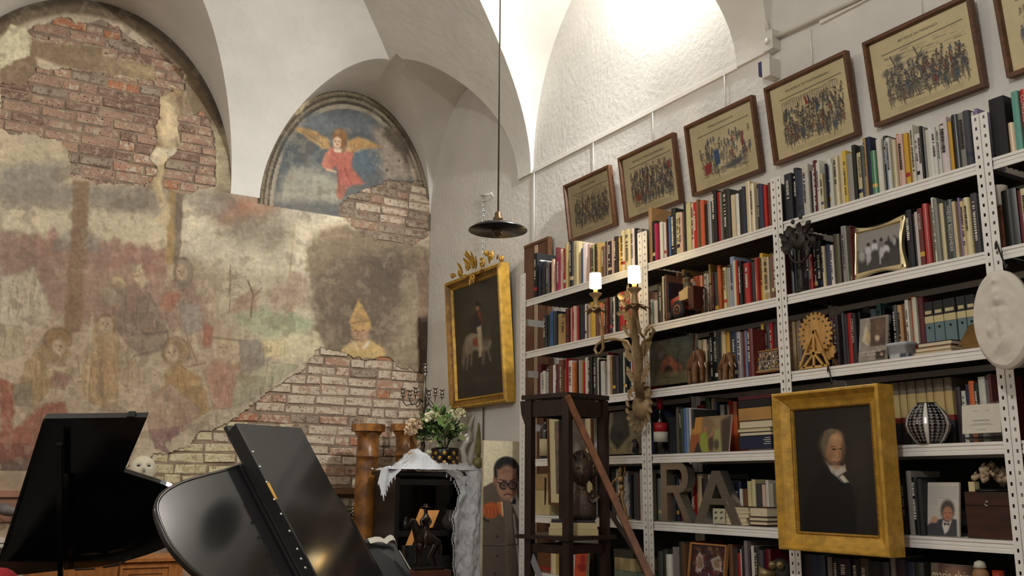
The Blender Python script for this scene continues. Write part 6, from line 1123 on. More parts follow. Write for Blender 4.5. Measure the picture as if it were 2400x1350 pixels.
# toy bottle and red toy beside the magazine
c = at(2312, 5, .04); zt = hz(2312, 1318, .04) - c[2]; t = thing('toy_figure', 'blue toy figure with tan head beside the fashion magazine', 'toy', c); obj('body', MB().lathe(c, [(.03, 0), (.035, zt * .3), (.028, zt * .62), (.015, zt * .7)], 14), nmat('blue_cloth', rgb(30, 62, 130), .6), t); obj('head', MB().ball(c + UPV * zt * .82, .03, 10, 8), nmat('tan_skin', rgb(150, 112, 72), .6), t); obj('cap', MB().lathe(c + UPV * zt * .92, [(.024, 0), (.018, .02), (.004, .026)], 10), LW, t)
c = at(2354, 5, .05); zt = hz(2354, 1338, .05) - c[2]; tag(obj('red_tin', MB().lathe(c, [(.03, 0), (.032, .01), (.032, zt * .8), (.02, zt * .86), (.02, zt)], 16), RED), 'small red tin at the lower right edge', 'tin')
# old cardboard boxes low behind the steps
flat('storage_box', 'worn cream cardboard box low behind the steps', 'box', 1440, 1488, 1308, 1338, 5, .02, .2, cm('worn_cream_card', 176, 160, 116, .8, var=.3)); flat('storage_box', 'grey-green storage box above the worn cream one', 'box', 1438, 1484, 1288, 1307, 5, .03, .2, cm('grey_green_card', 64, 62, 56)); flat('storage_box', 'pale green flat box under the worn cream one', 'box', 1440, 1492, 1339, 1364, 5, .02, .2, cm('pale_green_card', 120, 138, 122))
# white columned bookend and carved figure at the far right
c = at(2348, 1, .06); zt = hz(2348, 436, .06) - c[2]; t = thing('column_bookend', 'white moulded column with a brown carved figure, right edge bay', 'bookend', c); obj('figure', MB().lathe(c, [(.03, 0), (.034, .02), (.022, zt * .2), (.03, zt * .4), (.02, zt * .58), (.026, zt * .68)], 16), nmat('red_brown_wood', rgb(122, 72, 50), .5, var=.3), t); obj('capital', MB().lathe(c + UPV * zt * .68, [(.03, 0), (.036, zt * .04), (.03, zt * .08), (.038, zt * .14), (.034, zt * .2), (.042, zt * .26), (.042, zt * .32)], 18), nmat('white_moulding', rgb(206, 196, 184), .6), t)
# ------------------------------------------------------------------ things standing and hanging in the room
def nz(v): v = np.array(v, float); return v / np.linalg.norm(v)
FWD = nz(np.array([ROT[0, 2], ROT[1, 2], 0]) * -1); RGT = np.array([FWD[1], -FWD[0], 0])
# ---- pianos
LACQ = nmat('black_piano_lacquer', rgb(20, 20, 21), .16, var=.1, scale=3, spec=.7, coat=.6); LACQ_M = nmat('satin_piano_lacquer', rgb(34, 34, 36), .11, var=.06, scale=3, spec=.5); BRASS = nmat('polished_brass', rgb(200, 156, 76), .3, metal=.9)
def lid_plane(u, alpha, away): v = math.cos(alpha) * np.array(away) + math.sin(alpha) * UPV; return v, nz(np.cross(u, v))
u2 = nz(ray(2550, 1148) * [1, 1, 0]); a2 = np.array([-u2[1], u2[0], 0]); v2, n2 = lid_plane(u2, math.radians(51), a2)
if n2.dot(FWD) > 0: n2 = -n2
P2 = CAM + nz(ray(555, 992)) * 4.4
def L2(px, py, off=0): return PP(px, py, P2 + n2 * off, n2)
def slab(poly, off, th, n, fn): return MB().prism([fn(*p_, off) for p_ in poly], -n * th)
hz0 = 1.02; s_h = (P2[2] - hz0) / math.sin(math.radians(51)); H0 = P2 - v2 * s_h          # a point on the hinge line
t = thing('grand_piano', 'grand piano with its grey-sheened raised lid seen from outside', 'piano', (H0[0], H0[1], 0), 'grand pianos')
lid = [(706, 1090), (640, 1076), (600, 1081), (570, 1090), (530, 1103), (480, 1116), (432, 1130), (398, 1146), (376, 1164), (366, 1184), (368, 1208), (380, 1242), (400, 1280), (430, 1316), (468, 1350), (520, 1386), (600, 1425), (700, 1450), (960, 1460), (800, 1170)]
def smooth(poly, a, b):
    out = poly[:a]
    for i in range(a, b):
        p0, p1, p2_, p3 = [np.array(poly[(i + k) % len(poly)], float) for k in (-1, 0, 1, 2)]
        for q in (0, .33, .66): out.append(tuple(.5 * (2 * p1 + (p2_ - p0) * q + (2 * p0 - 5 * p1 + 4 * p2_ - p3) * q * q + (3 * p1 - p0 - 3 * p2_ + p3) * q ** 3)))
    return out + poly[b:]
lid_o = obj('lid', slab(smooth(lid, 2, 17), -.055, .022, n2, L2), LACQ_M, t)
rim = smooth(lid, 2, 17); obj('lid_edge', MB().tube([L2(*p_, -.062) for p_ in rim[2:48]], .010, 8), LACQ, lid_o)
obj('flap_lower_board', slab([(530, 997), (690, 1003), (930, 1452), (768, 1452)], -.032, .020, n2, L2), LACQ_M, t)
fl = obj('lid_flap', slab([(556, 992), (706, 1003), (945, 1452), (798, 1452)], .022, .052, n2, L2), LACQ_M, t)
obj('flap_edge', slab([(552, 993), (556, 992), (798, 1452), (794, 1452)], .0222, .053, n2, L2), BLACK, fl)
q = L2(637, 1150, .0235); d_ = nz(L2(700, 1270, .0235) - L2(637, 1150, .0235)); r_ = np.cross(d_, n2); obj('brass_plate', MB().obox(q, (d_, r_, n2), (.045, .008, .0012)), BRASS, fl)
for px, py in ((593, 1059), (609, 1094), (625, 1130), (643, 1171), (659, 1205), (679, 1245), (697, 1287), (706, 1310), (716, 1331)): obj('screw', MB().lathe(L2(px, py, .023), [(.007, -.001), (.007, .0015), (.004, .003)], 10, (d_, r_, n2)), CHROME, fl)
def case(t, u, a, Hp, s0, s1, depth, sg):
    """piano body: curved case, keyboard block, legs; s runs along the hinge, tail at s1"""
    out = [(s0, 0), (s1 * .97, 0)] + [(s1 * .97 + .02 * math.sin(q), .22 + -.22 * math.cos(q)) for q in np.linspace(.2, 1.4, 4)] + [(s1, .28), (s1 * .98, .42), (s1 * .9, .58), (s1 * .76, .70), (s1 * .58, .80), (s1 * .42, .98), (s1 * .30, depth - .12), (s1 * .2, depth), (s0, depth)]
    P = [Hp * [1, 1, 0] + u * s_ + np.array(a) * d for s_, d in out]
    obj('case', MB().prism([p_ + UPV * .66 for p_ in P], UPV * .33), LACQ, t)
    k0 = Hp * [1, 1, 0] + u * s0; obj('keyboard_block', MB().prism([k0 + UPV * .62, k0 + np.array(a) * depth + UPV * .62, k0 + np.array(a) * depth - u * sg * .25 + UPV * .62, k0 - u * sg * .25 + UPV * .62], UPV * .10), LACQ, t)
    for s_, d in ((s0 + (s1 - s0) * .08, .12), (s0 + (s1 - s0) * .08, depth - .12), (s1 * .85, .3)): c = Hp * [1, 1, 0] + u * s_ + np.array(a) * d; obj('leg', MB().lathe(c, [(.03, 0), (.035, .05), (.05, .3), (.06, .66)], 12), LACQ, t)
base2 = H0 - u2 * (H0 - L2(366, 1184)).dot(u2); s_tail = 0.0
case(t, -u2, a2, base2 + u2 * 1.75, 0.0, 1.75, 1.30, -1)
# left piano: underside of the raised lid
P1 = CAM + nz(ray(103, 981)) * 4.75; u1 = RGT; v1 = math.cos(math.radians(36)) * -FWD + math.sin(math.radians(36)) * UPV; n1 = nz(np.cross(u1, v1))
if n1.dot(FWD) > 0: n1 = -n1
def L1(px, py, off=0): return PP(px, py, P1 + n1 * off, n1)
H1 = P1 - v1 * ((P1[2] - hz0) / math.sin(math.radians(36)))
t = thing('grand_piano', 'black grand piano whose open lid shows its dark underside and prop', 'piano', (H1[0], H1[1], 0), 'grand pianos')
lid1 = [(62, 1112), (290, 1105), (330, 1119), (375, 1133), (412, 1149), (440, 1172), (448, 1205), (436, 1245), (405, 1274), (365, 1293), (320, 1308), (270, 1321), (215, 1330), (150, 1336), (60, 1346), (-40, 1352), (-40, 1390)]
lo = obj('lid', slab(smooth([(103, 984)] + [(-12, 1352)] + [(60, 1346), (150, 1336), (215, 1330), (270, 1321), (320, 1308), (365, 1293), (405, 1274), (436, 1245), (448, 1205), (440, 1172), (412, 1149), (375, 1133), (330, 1119), (290, 1106)], 2, 14), -.03, .022, n1, L1), LACQ, t)
obj('lid_flap', slab([(103, 981), (345, 978), (290, 1106), (66, 1112)], 0, .028, n1, L1), LACQ, t); obj('hinge_knob', slab([(297, 976), (314, 976), (314, 982), (297, 982)], .004, .03, n1, L1), BLACK, t)
obj('prop_stick', MB().bar(L1(139, 1040, .05), L1(143, 1400, .05), .026, .018, n1), LACQ_M, t); obj('lid_edge', MB().bar(L1(104, 984, .004), L1(0, 1312, .004), .010, .006, n1), LACQ_M, lo)
case(t, u1, FWD * -1, H1 - u1 * 1.1, 0.0, 1.70, 1.30, 1)
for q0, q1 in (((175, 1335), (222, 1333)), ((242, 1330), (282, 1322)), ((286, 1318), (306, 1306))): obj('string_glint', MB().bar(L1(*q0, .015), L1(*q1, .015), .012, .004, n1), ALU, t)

# music desk with an open score on the right-hand piano
t = thing('music_stand', 'black music desk with an open curled score', 'music stand', PY(900, 1400, 4.6) * [1, 1, 0] + [0, 0, 1.0]); pm = PY(905, 1300, 4.75)
mb = MB().prism([PY(855, 1262, 4.7), PY(925, 1275, 4.7), PY(962, 1345, 4.6), PY(985, 1420, 4.55), PY(850, 1420, 4.55)], (.01, .02, 0)); obj('desk', mb, BLACK, t)
sm = MB(); A = PY(873, 1258, 4.72)
pts = []
for i, (x, y) in enumerate([(862, 1262), (878, 1258), (890, 1258), (900, 1263), (908, 1256), (915, 1253), (922, 1256), (926, 1272)]): pts.append((PY(x, y, 4.68), PY(x + 6, y + 12, 4.66)))
sm.add([p_ for q in pts for p_ in q], [(2 * i, 2 * i + 2, 2 * i + 3, 2 * i + 1) for i in range(7)], None, True); obj('score', sm, LW, t); obj('page_edge', MB().bar(PY(936, 1290, 4.62), PY(962, 1335, 4.58), .004, .012, FWD), LW, t)

# ---- columns
SCAG = nmat('yellow_scagliola', rgb(156, 104, 44), .35, var=.5, scale=7, color2=rgb(84, 50, 26), detail=8, bump=.1)
def column(px, py0, pw, Y, lab):
    c = PY(px, py0, Y); zt = c[2]; r_ = abs(PY(px - pw / 2, py0 + 150, Y)[0] - PY(px + pw / 2, py0 + 150, Y)[0]) / 2; b = np.array([c[0], c[1], 0]); t = thing('marble_column', lab, 'column', b, 'half columns'); k = r_ / .11
    obj('plinth', MB().box((b[0] - r_ * 1.5, b[1] - r_ * 1.5, 0), (b[0] + r_ * 1.5, b[1] + r_ * 1.5, .95)), SCAG, t)
    obj('shaft', MB().lathe(b, [(r_ * 1.15, .951), (r_ * 1.18, .99), (r_ * 1.02, 1.02), (r_, 1.06), (r_ * .93, zt - .3), (r_ * .9, zt - .27), (r_ * 1.02, zt - .262), (r_ * 1.02, zt - .245), (r_ * .91, zt - .238), (r_ * .91, zt - .115), (r_ * .93, zt - .10), (r_ * 1.14, zt - .072), (r_ * 1.16, zt - .062)], 28), SCAG, t)
    s_ = r_ * 1.42; o_ = [(b[0] + s_ * math.cos(a) * 1.0, b[1] + s_ * math.sin(a), zt - .06) for a in np.radians([22, 68, 112, 158, 202, 248, 292, 338])]; obj('abacus', MB().prism(o_, (0, 0, .058)), SCAG, t)
column(864, 994, 52, 7.1, 'yellow marbled column nearer the piano lids'); column(954, 994, 50, 7.15, 'yellow marbled column half hidden by the flowers')

# ---- vitrine cabinet with cloth
EBON = nmat('ebonised_wood', rgb(24, 20, 19), .3, var=.3, scale=6); YC = 6.55
A = PY(928, 1103, YC); B = PY(1080, 1106, YC); zt = A[2] - .002; x0, x1 = A[0], PY(1122, 1110, YC)[0]; yb = YC + .40
t = thing('display_cabinet', 'black glazed display cabinet below the fringed white cloth', 'cabinet', ((x0 + x1) / 2, YC + .2, 0)); zm = PY(1000, 1250, YC)[2]; zl = PY(1000, 1310, YC)[2]
fr = MB(); w_ = .035
for xx in (x0, x1 - w_): fr.box((xx, YC, 0), (xx + w_, YC + .035, zt - .03))
obj('body', fr.box((x0, yb - .02, 0), (x1, yb, zt - .03)).box((x0, YC + .036, 0), (x0 + .012, yb - .021, zt - .03)).box((x1 - .012, YC + .036, 0), (x1, yb - .021, zt - .03)), EBON, t); obj('top', MB().box((x0 - .02, YC - .02, zt - .029), (x1 + .01, yb + .01, zt)), EBON, t)
for z_ in (zt - .08, zm, zl, .1): obj('rail', MB().box((x0 + w_ + .001, YC, z_ - .022), (x1 - w_ - .001, YC + .03, z_ + .022)), EBON, t)
obj('inner_shelf', MB().box((x0 + .013, YC + .04, zm - .004), (x1 - .013, yb - .022, zm + .004)), EBON, t); obj('glass_pane', MB().add([(x0 + w_, YC + .015, zm + .023), (x1 - w_, YC + .015, zm + .023), (x1 - w_, YC + .015, zt - .103), (x0 + w_, YC + .015, zt - .103)], [(0, 1, 2, 3)]), GLASS, t); obj('door_panel', MB().box((x0 + w_ + .001, YC + .012, .125), (x1 - w_ - .001, YC + .02, zl - .023)), nmat('dark_panel', rgb(34, 28, 26), .4, var=.3), t)
for i, (px, py, s_, col) in enumerate(((1055, 1240, .07, (150, 140, 132)), (1010, 1243, .05, (90, 60, 60)), (950, 1243, .05, (58, 54, 52)))):
    q = PY(px, py, YC + .16); q[2] = zm + .005; tag(obj('porcelain_vase', MB().lathe(q, [(s_ * .4, 0), (s_ * .9, s_ * .6), (s_, s_ * 1.2), (s_ * .5, s_ * 2), (s_ * .6, s_ * 2.3)], 18), nmat(f'cabinet_ware_{i}', rgb(*col), .2, var=.4, scale=20)), ['pale porcelain vase behind the cabinet glass, right', 'small dark red vase in the middle of the cabinet', 'small grey vase at the left inside the cabinet'][i], 'vase', 'vases inside the cabinet')
CLOTH = nmat('white_crinkled_linen', rgb(206, 208, 212), .85, var=.12, scale=9, bump=.35, bscale=45)
t = thing('fringed_cloth', 'crumpled white fringed cloth draped over the cabinet', 'cloth', ((x0 + x1) / 2, YC + .15, zt))
def cloth_grid(nm, nu, nv, fn, th=.004):
    U_, V_ = np.meshgrid(np.linspace(0, 1, nu), np.linspace(0, 1, nv)); P = np.array([fn(a, b) for a, b in zip(U_.ravel(), V_.ravel())]); mb = MB(); o_ = nu * nv
    F = [(j * nu + i, j * nu + i + 1, (j + 1) * nu + i + 1, (j + 1) * nu + i) for j in range(nv - 1) for i in range(nu - 1)]; mb.add(P, F, None, True); return obj(nm, mb, CLOTH, t)
NS = lambda a, b, s_, sd: float(fbm(np.array([a * 100.]), np.array([b * 100.]), s_, 3, sd)[0]) - .5
yk0, yk1 = YC - .045, YC + .34
def heap(a, b):
    x = x0 - .07 + (x1 - x0 + .10) * a; y = yk0 + (yk1 - yk0) * b
    px = 890 + 240 * a; hgt = np.interp(px, [890, 905, 945, 965, 980, 1000, 1020, 1040, 1060, 1090, 1130], [-.03, .0, .05, .14, .16, .11, .055, .06, .06, .05, .045]); ed = math.sin(math.pi * min(1, max(0, b))) ** .5
    z = zt + .006 + max(0, hgt) * (.35 + .65 * math.sin(math.pi * min(.999, b * .9 + .05))) + .035 * abs(NS(a * 3, b, 13, 3)) * 2 + .012 * NS(a * 2, b * 2, 6, 5)
    if b < .06 or b > .97: z = min(z, zt + .012 + .012 * abs(NS(a * 5, b, 9, 8)))
    z = max(z, zt + .004)
    return (x + .02 * NS(b, a, 20, 2), y + .03 * NS(a, b, 25, 4), z)
cloth_grid('draped_top', 90, 40, heap)
def hangr(a, b):
    # right-hand fall: photo columns 1065-1130, running down to the lower frame edge
    zb_ = zt - .86 * b; top = np.interp(b, [0, .08, .2, .4, .7, 1], [1040, 1068, 1078, 1062, 1066, 1070]); px = top + (1128 - top) * a
    p_ = PY(px, 1100, YC - .03); return (p_[0] + .004 * NS(a, b * 4, 12, 6), YC - .032 - .022 * math.sin(a * 9 + 3 * b) - .05 * NS(a * 1.5, b * 2.2, 16, 7), zb_ + .012 - .03 * NS(a * 2, b, 20, 9) * b)
cloth_grid('right_fall', 44, 90, hangr)
def hangl(a, b):
    L_ = .26 * (1 - a) ** 1.2 * (1 if a < .99 else 0) + .015; p_ = PY(893 + 44 * a, 1100, YC - .03); return (p_[0] - .02 * b * (1 - a), YC - .034 - .02 * math.sin(a * 8), zt + .02 - L_ * b * (1 if a > .2 else (.35 + .65 * a / .2)) * 1.0)
cloth_grid('left_corner', 16, 20, hangl)
ts = MB()
for k_ in range(34):
    b = .03 + .95 * k_ / 33; p_ = np.array(hangr(0, b)); ts.lathe(p_ + (-.012, -.004, -.03), [(.007, 0), (.005, .02), (.0025, .03)], 6)
for k_ in range(8): p_ = np.array(hangl(k_ / 9, 1)); ts.lathe(p_ + (0, -.003, -.028), [(.006, 0), (.004, .02), (.002, .03)], 6)
o = obj('tassel_fringe', ts, CLOTH, t); o['kind'] = 'stuff'

# ---- vase with gold dots and bouquet
c = PY(1043, 1098, YC + .12); c[2] = zt + .05; rv = abs(PY(1013, 1080, YC + .12)[0] - PY(1073, 1080, YC + .12)[0]) / 2; Hv = PY(1043, 1050, YC + .12)[2] - c[2]
t = thing('dotted_vase', 'black vase with gold dots on the white cloth', 'vase', c); obj('body', MB().lathe(c, [(rv * .88, 0), (rv, .01), (rv * 1.0, Hv * .9), (rv * .94, Hv), (rv * .86, Hv), (rv * .86, .01)], 28), nmat('black_glaze', rgb(22, 18, 20), .2), t)
for k_, (a, h) in enumerate([(i * 40 + (20 if j % 2 else 0), .16 + .26 * j) for j in range(3) for i in range(9)]): d_ = np.array([math.cos(math.radians(a)), math.sin(math.radians(a)), 0]); e1 = np.array([-d_[1], d_[0], 0]); obj('gold_dot', MB().lathe(c + d_ * rv * .985 + UPV * Hv * h, [(.017, 0), (.015, .004), (.006, .006)], 12, (e1, UPV, d_)), BRASS, t)
bc = c + UPV * Hv; t = thing('flower_bouquet', 'bouquet of cream flowers and green leaves in the dotted vase', 'bouquet', bc); rl = random.Random(9); LEAFM = nmat('green_leaves', (1, 1, 1), .5, attr=True, var=.25); fo = MB(); stems = MB()
ctr = PY(1028, 1012, YC + .12)
for k_ in range(760):
    a = rl.uniform(0, 6.28); e_ = rl.uniform(-.45, 1.3); r_ = rl.uniform(.05, 1) ** .6; p_ = ctr + np.array([math.cos(a) * math.cos(e_) * .185, math.sin(a) * math.cos(e_) * .14, math.sin(e_) * .155 - .01]) * r_; d_ = nz(p_ - bc + np.array([rl.uniform(-.12, .12) for _ in range(3)])); g = rl.choice([(.22, .34, .16), (.32, .46, .22), (.44, .56, .30), (.56, .64, .40), (.16, .25, .13), (.66, .68, .50)]); big = rl.random() < .12
    fo.leaf(p_, d_, np.array([rl.uniform(-1, 1), rl.uniform(-1, 1), 1]), rl.uniform(.06, .10) if big else rl.uniform(.022, .048), rl.uniform(.034, .05) if big else rl.uniform(.013, .026), rl.uniform(-.2, .6), g)
for k_ in range(30): a = rl.uniform(0, 6.28); p_ = ctr + np.array([math.cos(a) * .15, math.sin(a) * .1, rl.uniform(-.05, .1)]); stems.tube([bc - UPV * .03, (bc + p_) / 2 + (0, 0, .02), p_], .002, 5, col=(.2, .3, .14))
o = obj('foliage', fo, LEAFM, t); o['kind'] = 'stuff'; o = obj('stems', stems, LEAFM, t); o['kind'] = 'stuff'
def bloom(px, py, dy, s_, cols, n_, lay):
    s_ *= 1.3
    c_ = PY(px, py, YC + .12 + dy); mb = MB()
    for k_ in range(n_):
        a = k_ * 2.4; e_ = math.acos(1 - 1.25 * (k_ + .5) / n_); d_ = np.array([math.sin(e_) * math.cos(a), math.sin(e_) * math.sin(a) * .9 - .25, math.cos(e_)]); p_ = c_ + nz(d_) * s_ * .55
        mb.leaf(p_, nz(d_ + np.array([rl.uniform(-.5, .5) for _ in range(3)])), nz(np.cross(d_, [.3, .2, 1])) + d_, s_ * lay, s_ * lay * .8, rl.uniform(-.5, .3), rl.choice(cols))
    mb.ball(c_, s_ * .55, 8, 6, cols[0]); obj('flower', mb, LEAFM, t)
CR = [(.86, .84, .68), (.90, .87, .74), (.80, .78, .58)]; PK = [(.86, .74, .60), (.88, .80, .66), (.80, .66, .54)]; GRN = [(.62, .68, .44), (.74, .76, .54), (.50, .58, .34)]
for a in ((970, 1000, -.05, .055, PK, 60, .45), (963, 1012, -.06, .045, PK, 45, .45), (1013, 983, -.05, .040, CR, 26, .9), (1062, 978, -.03, .05, CR, 55, .45), (1078, 972, .0, .045, CR, 45, .45), (1040, 985, -.06, .045, GRN, 55, .4), (1052, 1003, -.09, .04, GRN, 45, .4), (1085, 1003, -.03, .035, GRN, 40, .4), (1012, 1035, -.08, .02, CR, 16, .6), (1005, 1060, -.08, .016, CR, 12, .6), (960, 1063, -.08, .014, PK, 10, .6), (1030, 1045, -.09, .018, GRN, 14, .6)): bloom(*a)

# ---- candelabrum
PEW = nmat('tarnished_silver', rgb(120, 112, 100), .35, metal=.85, var=.3, scale=20); YK = YC + .28; c = PY(990, 1100, YK); c[2] = zt + .05
def CK(px, py, dy=0): return PY(px, py, YK + dy)
t = thing('candelabrum', 'silver seven-branched candelabrum with empty cups before the brick wall', 'candelabrum', c); ztop = CK(990, 872)[2] - c[2]; zA = CK(990, 935)[2] - c[2]
obj('stem', MB().lathe(c, [(.07, 0), (.07, .012), (.03, .03), (.012, .08), (.012, .12), (.02, .15), (.010, .2), (.010, zA - .09), (.026, zA - .06), (.012, zA - .03), (.022, zA), (.014, zA + .03), (.024, zA + .06), (.01, zA + .10), (.012, ztop - .03), (.02, ztop)], 16), PEW, t)
def cup(p_, s_=1.0): return MB().lathe(p_, [(.004, 0), (.024 * s_, .002), (.024 * s_, .005), (.006, .008), (.016 * s_, .025), (.017 * s_, .035), (.009, .048), (.012, .056), (.024 * s_, .066), (.022 * s_, .066), (.008, .058)], 14)
obj('cup', cup(c + UPV * ztop), PEW, t); ctr_ = c + UPV * zA
for k_, (px, py, dy) in enumerate(((944, 927, 0), (960, 932, -.10), (974, 925, .10), (1005, 931, -.10), (1020, 926, .09), (1036, 930, 0))):
    e_ = CK(px, py, dy); a = nz((e_ - ctr_) * [1, 1, 0]); L_ = np.linalg.norm((e_ - ctr_)[:2]); pts = [ctr_ + UPV * -.03, ctr_ + a * L_ * .3 + UPV * .0, ctr_ + a * L_ * .55 + UPV * -.045, ctr_ + a * L_ * .82 + UPV * -.06, ctr_ + a * L_ * .98 + UPV * -.03, e_ + UPV * -.006]
    ar = obj('arm', MB().tube(pts, .0045, 8), PEW, t); obj('cup', cup(e_ - UPV * .008), PEW, ar)

# ---- obelisks, white sculpture, cord
def obelisk(px, py0, py1, Y, col, lab, s_=1.0):
    b = PY(px, py1, Y); b[2] = zt + .03; H = PY(px, py0, Y)[2] - b[2]; t = thing('obelisk', lab, 'ornament', b, 'obelisks'); m = nmat(lab[:18].replace(' ', '_'), rgb(*col), .35, var=.4, scale=12)
    r_ = .042 * s_; obj('ball', MB().lathe(b, [(r_ * .55, 0), (r_ * .95, .012), (r_ * 1.08, .03), (r_ * 1.1, .05), (r_ * .95, .072), (r_ * .45, .085)], 18), m, t); obj('spire', MB().lathe(b + UPV * .085, [(r_ * .42, 0), (r_ * .78, .045), (r_ * .5, H * .45), (.003, H - .085)], 6, smooth=False), m, t)
obelisk(1120, 990, 1101, YC + .0, (128, 118, 70), 'green-gold marble obelisk on a ball beside the standee'); obelisk(1156, 985, 1100, YC + .30, (74, 62, 46), 'dark obelisk rising behind the standee', .9)
WS = nmat('white_porcelain_bone', rgb(210, 202, 190), .4, var=.15); b = PY(1090, 1100, YC + .10); b[2] = zt + .03
def WSp(px, py): return PY(px, py, YC + .10)
t = thing('white_sculpture', 'pale twisting abstract sculpture beside the bouquet', 'sculpture', b)
obj('base', MB().lathe(b, [(.05, 0), (.045, .02), (.03, .05)], 16), WS, t)
obj('twist', MB().tube([b + UPV * .03, WSp(1088, 1080), WSp(1083, 1055), WSp(1092, 1035), WSp(1102, 1022), WSp(1098, 1005), WSp(1105, 985), WSp(1112, 972), WSp(1106, 962)], [.03, .034, .028, .024, .02, .022, .016, .012, .006], 10), WS, t)
obj('loop', MB().tube([WSp(1096 + 9 * math.cos(a), 1028 + 9 * math.sin(a)) for a in np.linspace(0, 6.28, 13)[:-1]], .012, 8, closed=True), WS, t); obj('branch', MB().tube([WSp(1092, 1035), WSp(1082, 1024), WSp(1078, 1012)], [.016, .012, .005], 8), WS, t); obj('wing', MB().tube([WSp(1106, 1098), WSp(1102, 1075), WSp(1108, 1050), WSp(1112, 1030)], [.02, .034, .024, .006], 10), WS, t)
a_, b_ = PX(1133, 955, XR - .012), PX(1131, 1098, XR - .012); cd = MB()
for s_ in (0, math.pi): cd.tube([a_ + (b_ - a_) * q + np.array([math.cos(q * 70 + s_) * .004, math.sin(q * 70 + s_) * .004, 0]) for q in np.linspace(0, 1, 90)], .0032, 5)
tag(obj('twisted_cord', cd, nmat('brown_cord', rgb(96, 84, 70), .8)), 'brown twisted cord hanging below the rider painting', 'cord')

# ---- spiky plant behind the piano
c = PY(792, 1200, 7.3); t = thing('spiky_plant', 'dim spiky grass plant between piano lid and column', 'plant', (c[0], c[1], 0)); obj('pot', MB().lathe((c[0], c[1], 0), [(.06, 0), (.08, .9), (.085, 1.12), (.07, 1.12)], 20), nmat('dark_clay_pot', rgb(60, 44, 34), .7), t); lf = MB(); rl = random.Random(6)
for k_ in range(70): a = rl.uniform(0, 6.28); e_ = rl.uniform(.85, 1.45); lf.leaf((c[0], c[1], 1.12), (math.cos(a) * math.cos(e_), math.sin(a) * math.cos(e_) * .3, math.sin(e_)), (0, .2, 1), rl.uniform(.16, .27), rl.uniform(.014, .024), rl.uniform(.2, .8), rl.choice([(.40, .44, .24), (.32, .38, .20), (.52, .52, .30)]))
o = obj('grass_leaves', lf, LEAFM, t); o['kind'] = 'stuff'

# ---- equestrian bronze
BRZ = nmat('dark_bronze', rgb(44, 34, 26), .35, metal=.6, var=.4, scale=14); YH = 5.4
def HP(px, py, dy=0): return PY(px, py, YH + dy)
pb = HP(993, 1333); t = thing('equestrian_bronze', 'dark bronze rider on a standing horse before the cabinet', 'statue', pb)
hb = [(HP(1018, 1262), .040), (HP(1000, 1262), .042), (HP(984, 1258), .040), (HP(974, 1240), .028), (HP(971, 1222), .021), (HP(965, 1216), .016), (HP(962, 1232), .011)]
lg = [[(HP(1018, 1262), .040), (HP(1022, 1285, .03), .018), (HP(1016, 1304, .03), .010), (HP(1022, 1326, .03), .011)], [(HP(1018, 1262), .040), (HP(1014, 1286, -.03), .018), (HP(1004, 1306, -.03), .010), (HP(1002, 1326, -.03), .011)], [(HP(984, 1258), .040), (HP(985, 1288, -.03), .015), (HP(986, 1306, -.03), .009), (HP(987, 1328, -.03), .011)], [(HP(984, 1258), .040), (HP(978, 1288, .03), .015), (HP(976, 1306, .03), .009), (HP(973, 1326, .03), .011)], [(HP(1018, 1262), .040), (HP(1030, 1268), .012), (HP(1030, 1300), .008)]]
V, E, Rr = chain([hb] + lg); obj('horse', skin(V, E, Rr, 2), BRZ, t)
rd = [[(HP(999, 1244), .024), (HP(998, 1228), .026), (HP(998, 1212), .020), (HP(998, 1204), .010), (HP(998, 1196), .015), (HP(998, 1190), .010)], [(HP(998, 1212), .020), (HP(1010, 1222, -.02), .010), (HP(1004, 1232, -.05), .008)], [(HP(998, 1212), .020), (HP(986, 1222, -.02), .010), (HP(990, 1234, -.05), .008)], [(HP(999, 1244), .024), (HP(996, 1258, -.05), .015), (HP(998, 1278, -.055), .011), (HP(994, 1288, -.06), .009)]]
V, E, Rr = chain(rd); obj('rider', skin(V, E, Rr, 2), BRZ, t); q = HP(998, 1190); obj('hat', MB().lathe(q, [(.028, 0), (.03, .004), (.014, .008), (.012, .022), (.0, .024)], 12), BRZ, t)
zb = HP(993, 1330)[2]; bx_ = HP(950, 1340)[0]; bx2 = HP(1040, 1340)[0]; obj('plinth', MB().box((bx_ + .03, YH - .07, zb - .012), (bx2 - .03, YH + .07, zb)), BRZ, t); WDB = nmat('mahogany_plinth', rgb(84, 48, 34), .4, var=.3); obj('wood_base', MB().box((bx_, YH - .10, zb - .10), (bx2, YH + .10, zb - .0125)), WDB, t)
t2 = thing('side_table', 'small dark side table under the bronze rider', 'table', ((bx_ + bx2) / 2, YH, 0)); zt2 = zb - .101; obj('table_top', MB().box((bx_ - .1, YH - .2, zt2 - .03), (bx2 + .1, YH + .27, zt2)), DARKWOOD, t2)
for sx in (bx_ - .07, bx2 + .07):
    for sy in (YH - .17, YH + .17): obj('leg', MB().box((sx - .02, sy - .02, 0), (sx + .02, sy + .02, zt2 - .031)), DARKWOOD, t2)
# orange-lined card box behind the rider
q0, q1 = HP(978, 1240, .25), HP(1032, 1225, .25)
tag(obj('open_folder', MB().prism([HP(952, 1278, .2), HP(966, 1278, .2), HP(998, 1195, .22), HP(986, 1192, .22)], (0, .01, 0)).prism([HP(1000, 1238, .2), HP(1014, 1236, .2), HP(1030, 1196, .22), HP(988, 1196, .22)], (0, .01, 0)), nmat('amber_paper', rgb(196, 134, 68), .6, var=.2)), 'amber paper folder standing behind the bronze rider', 'folder')

q = HP(990, 1280, .2); tag(obj('black_box', MB().box((HP(948, 1280, .2)[0], YH + .185, zt2 + .001), (HP(1034, 1280, .2)[0], YH + .24, HP(966, 1278, .2)[2] - .001)), BLACK), 'flat black box behind the bronze rider under the amber folder', 'box')
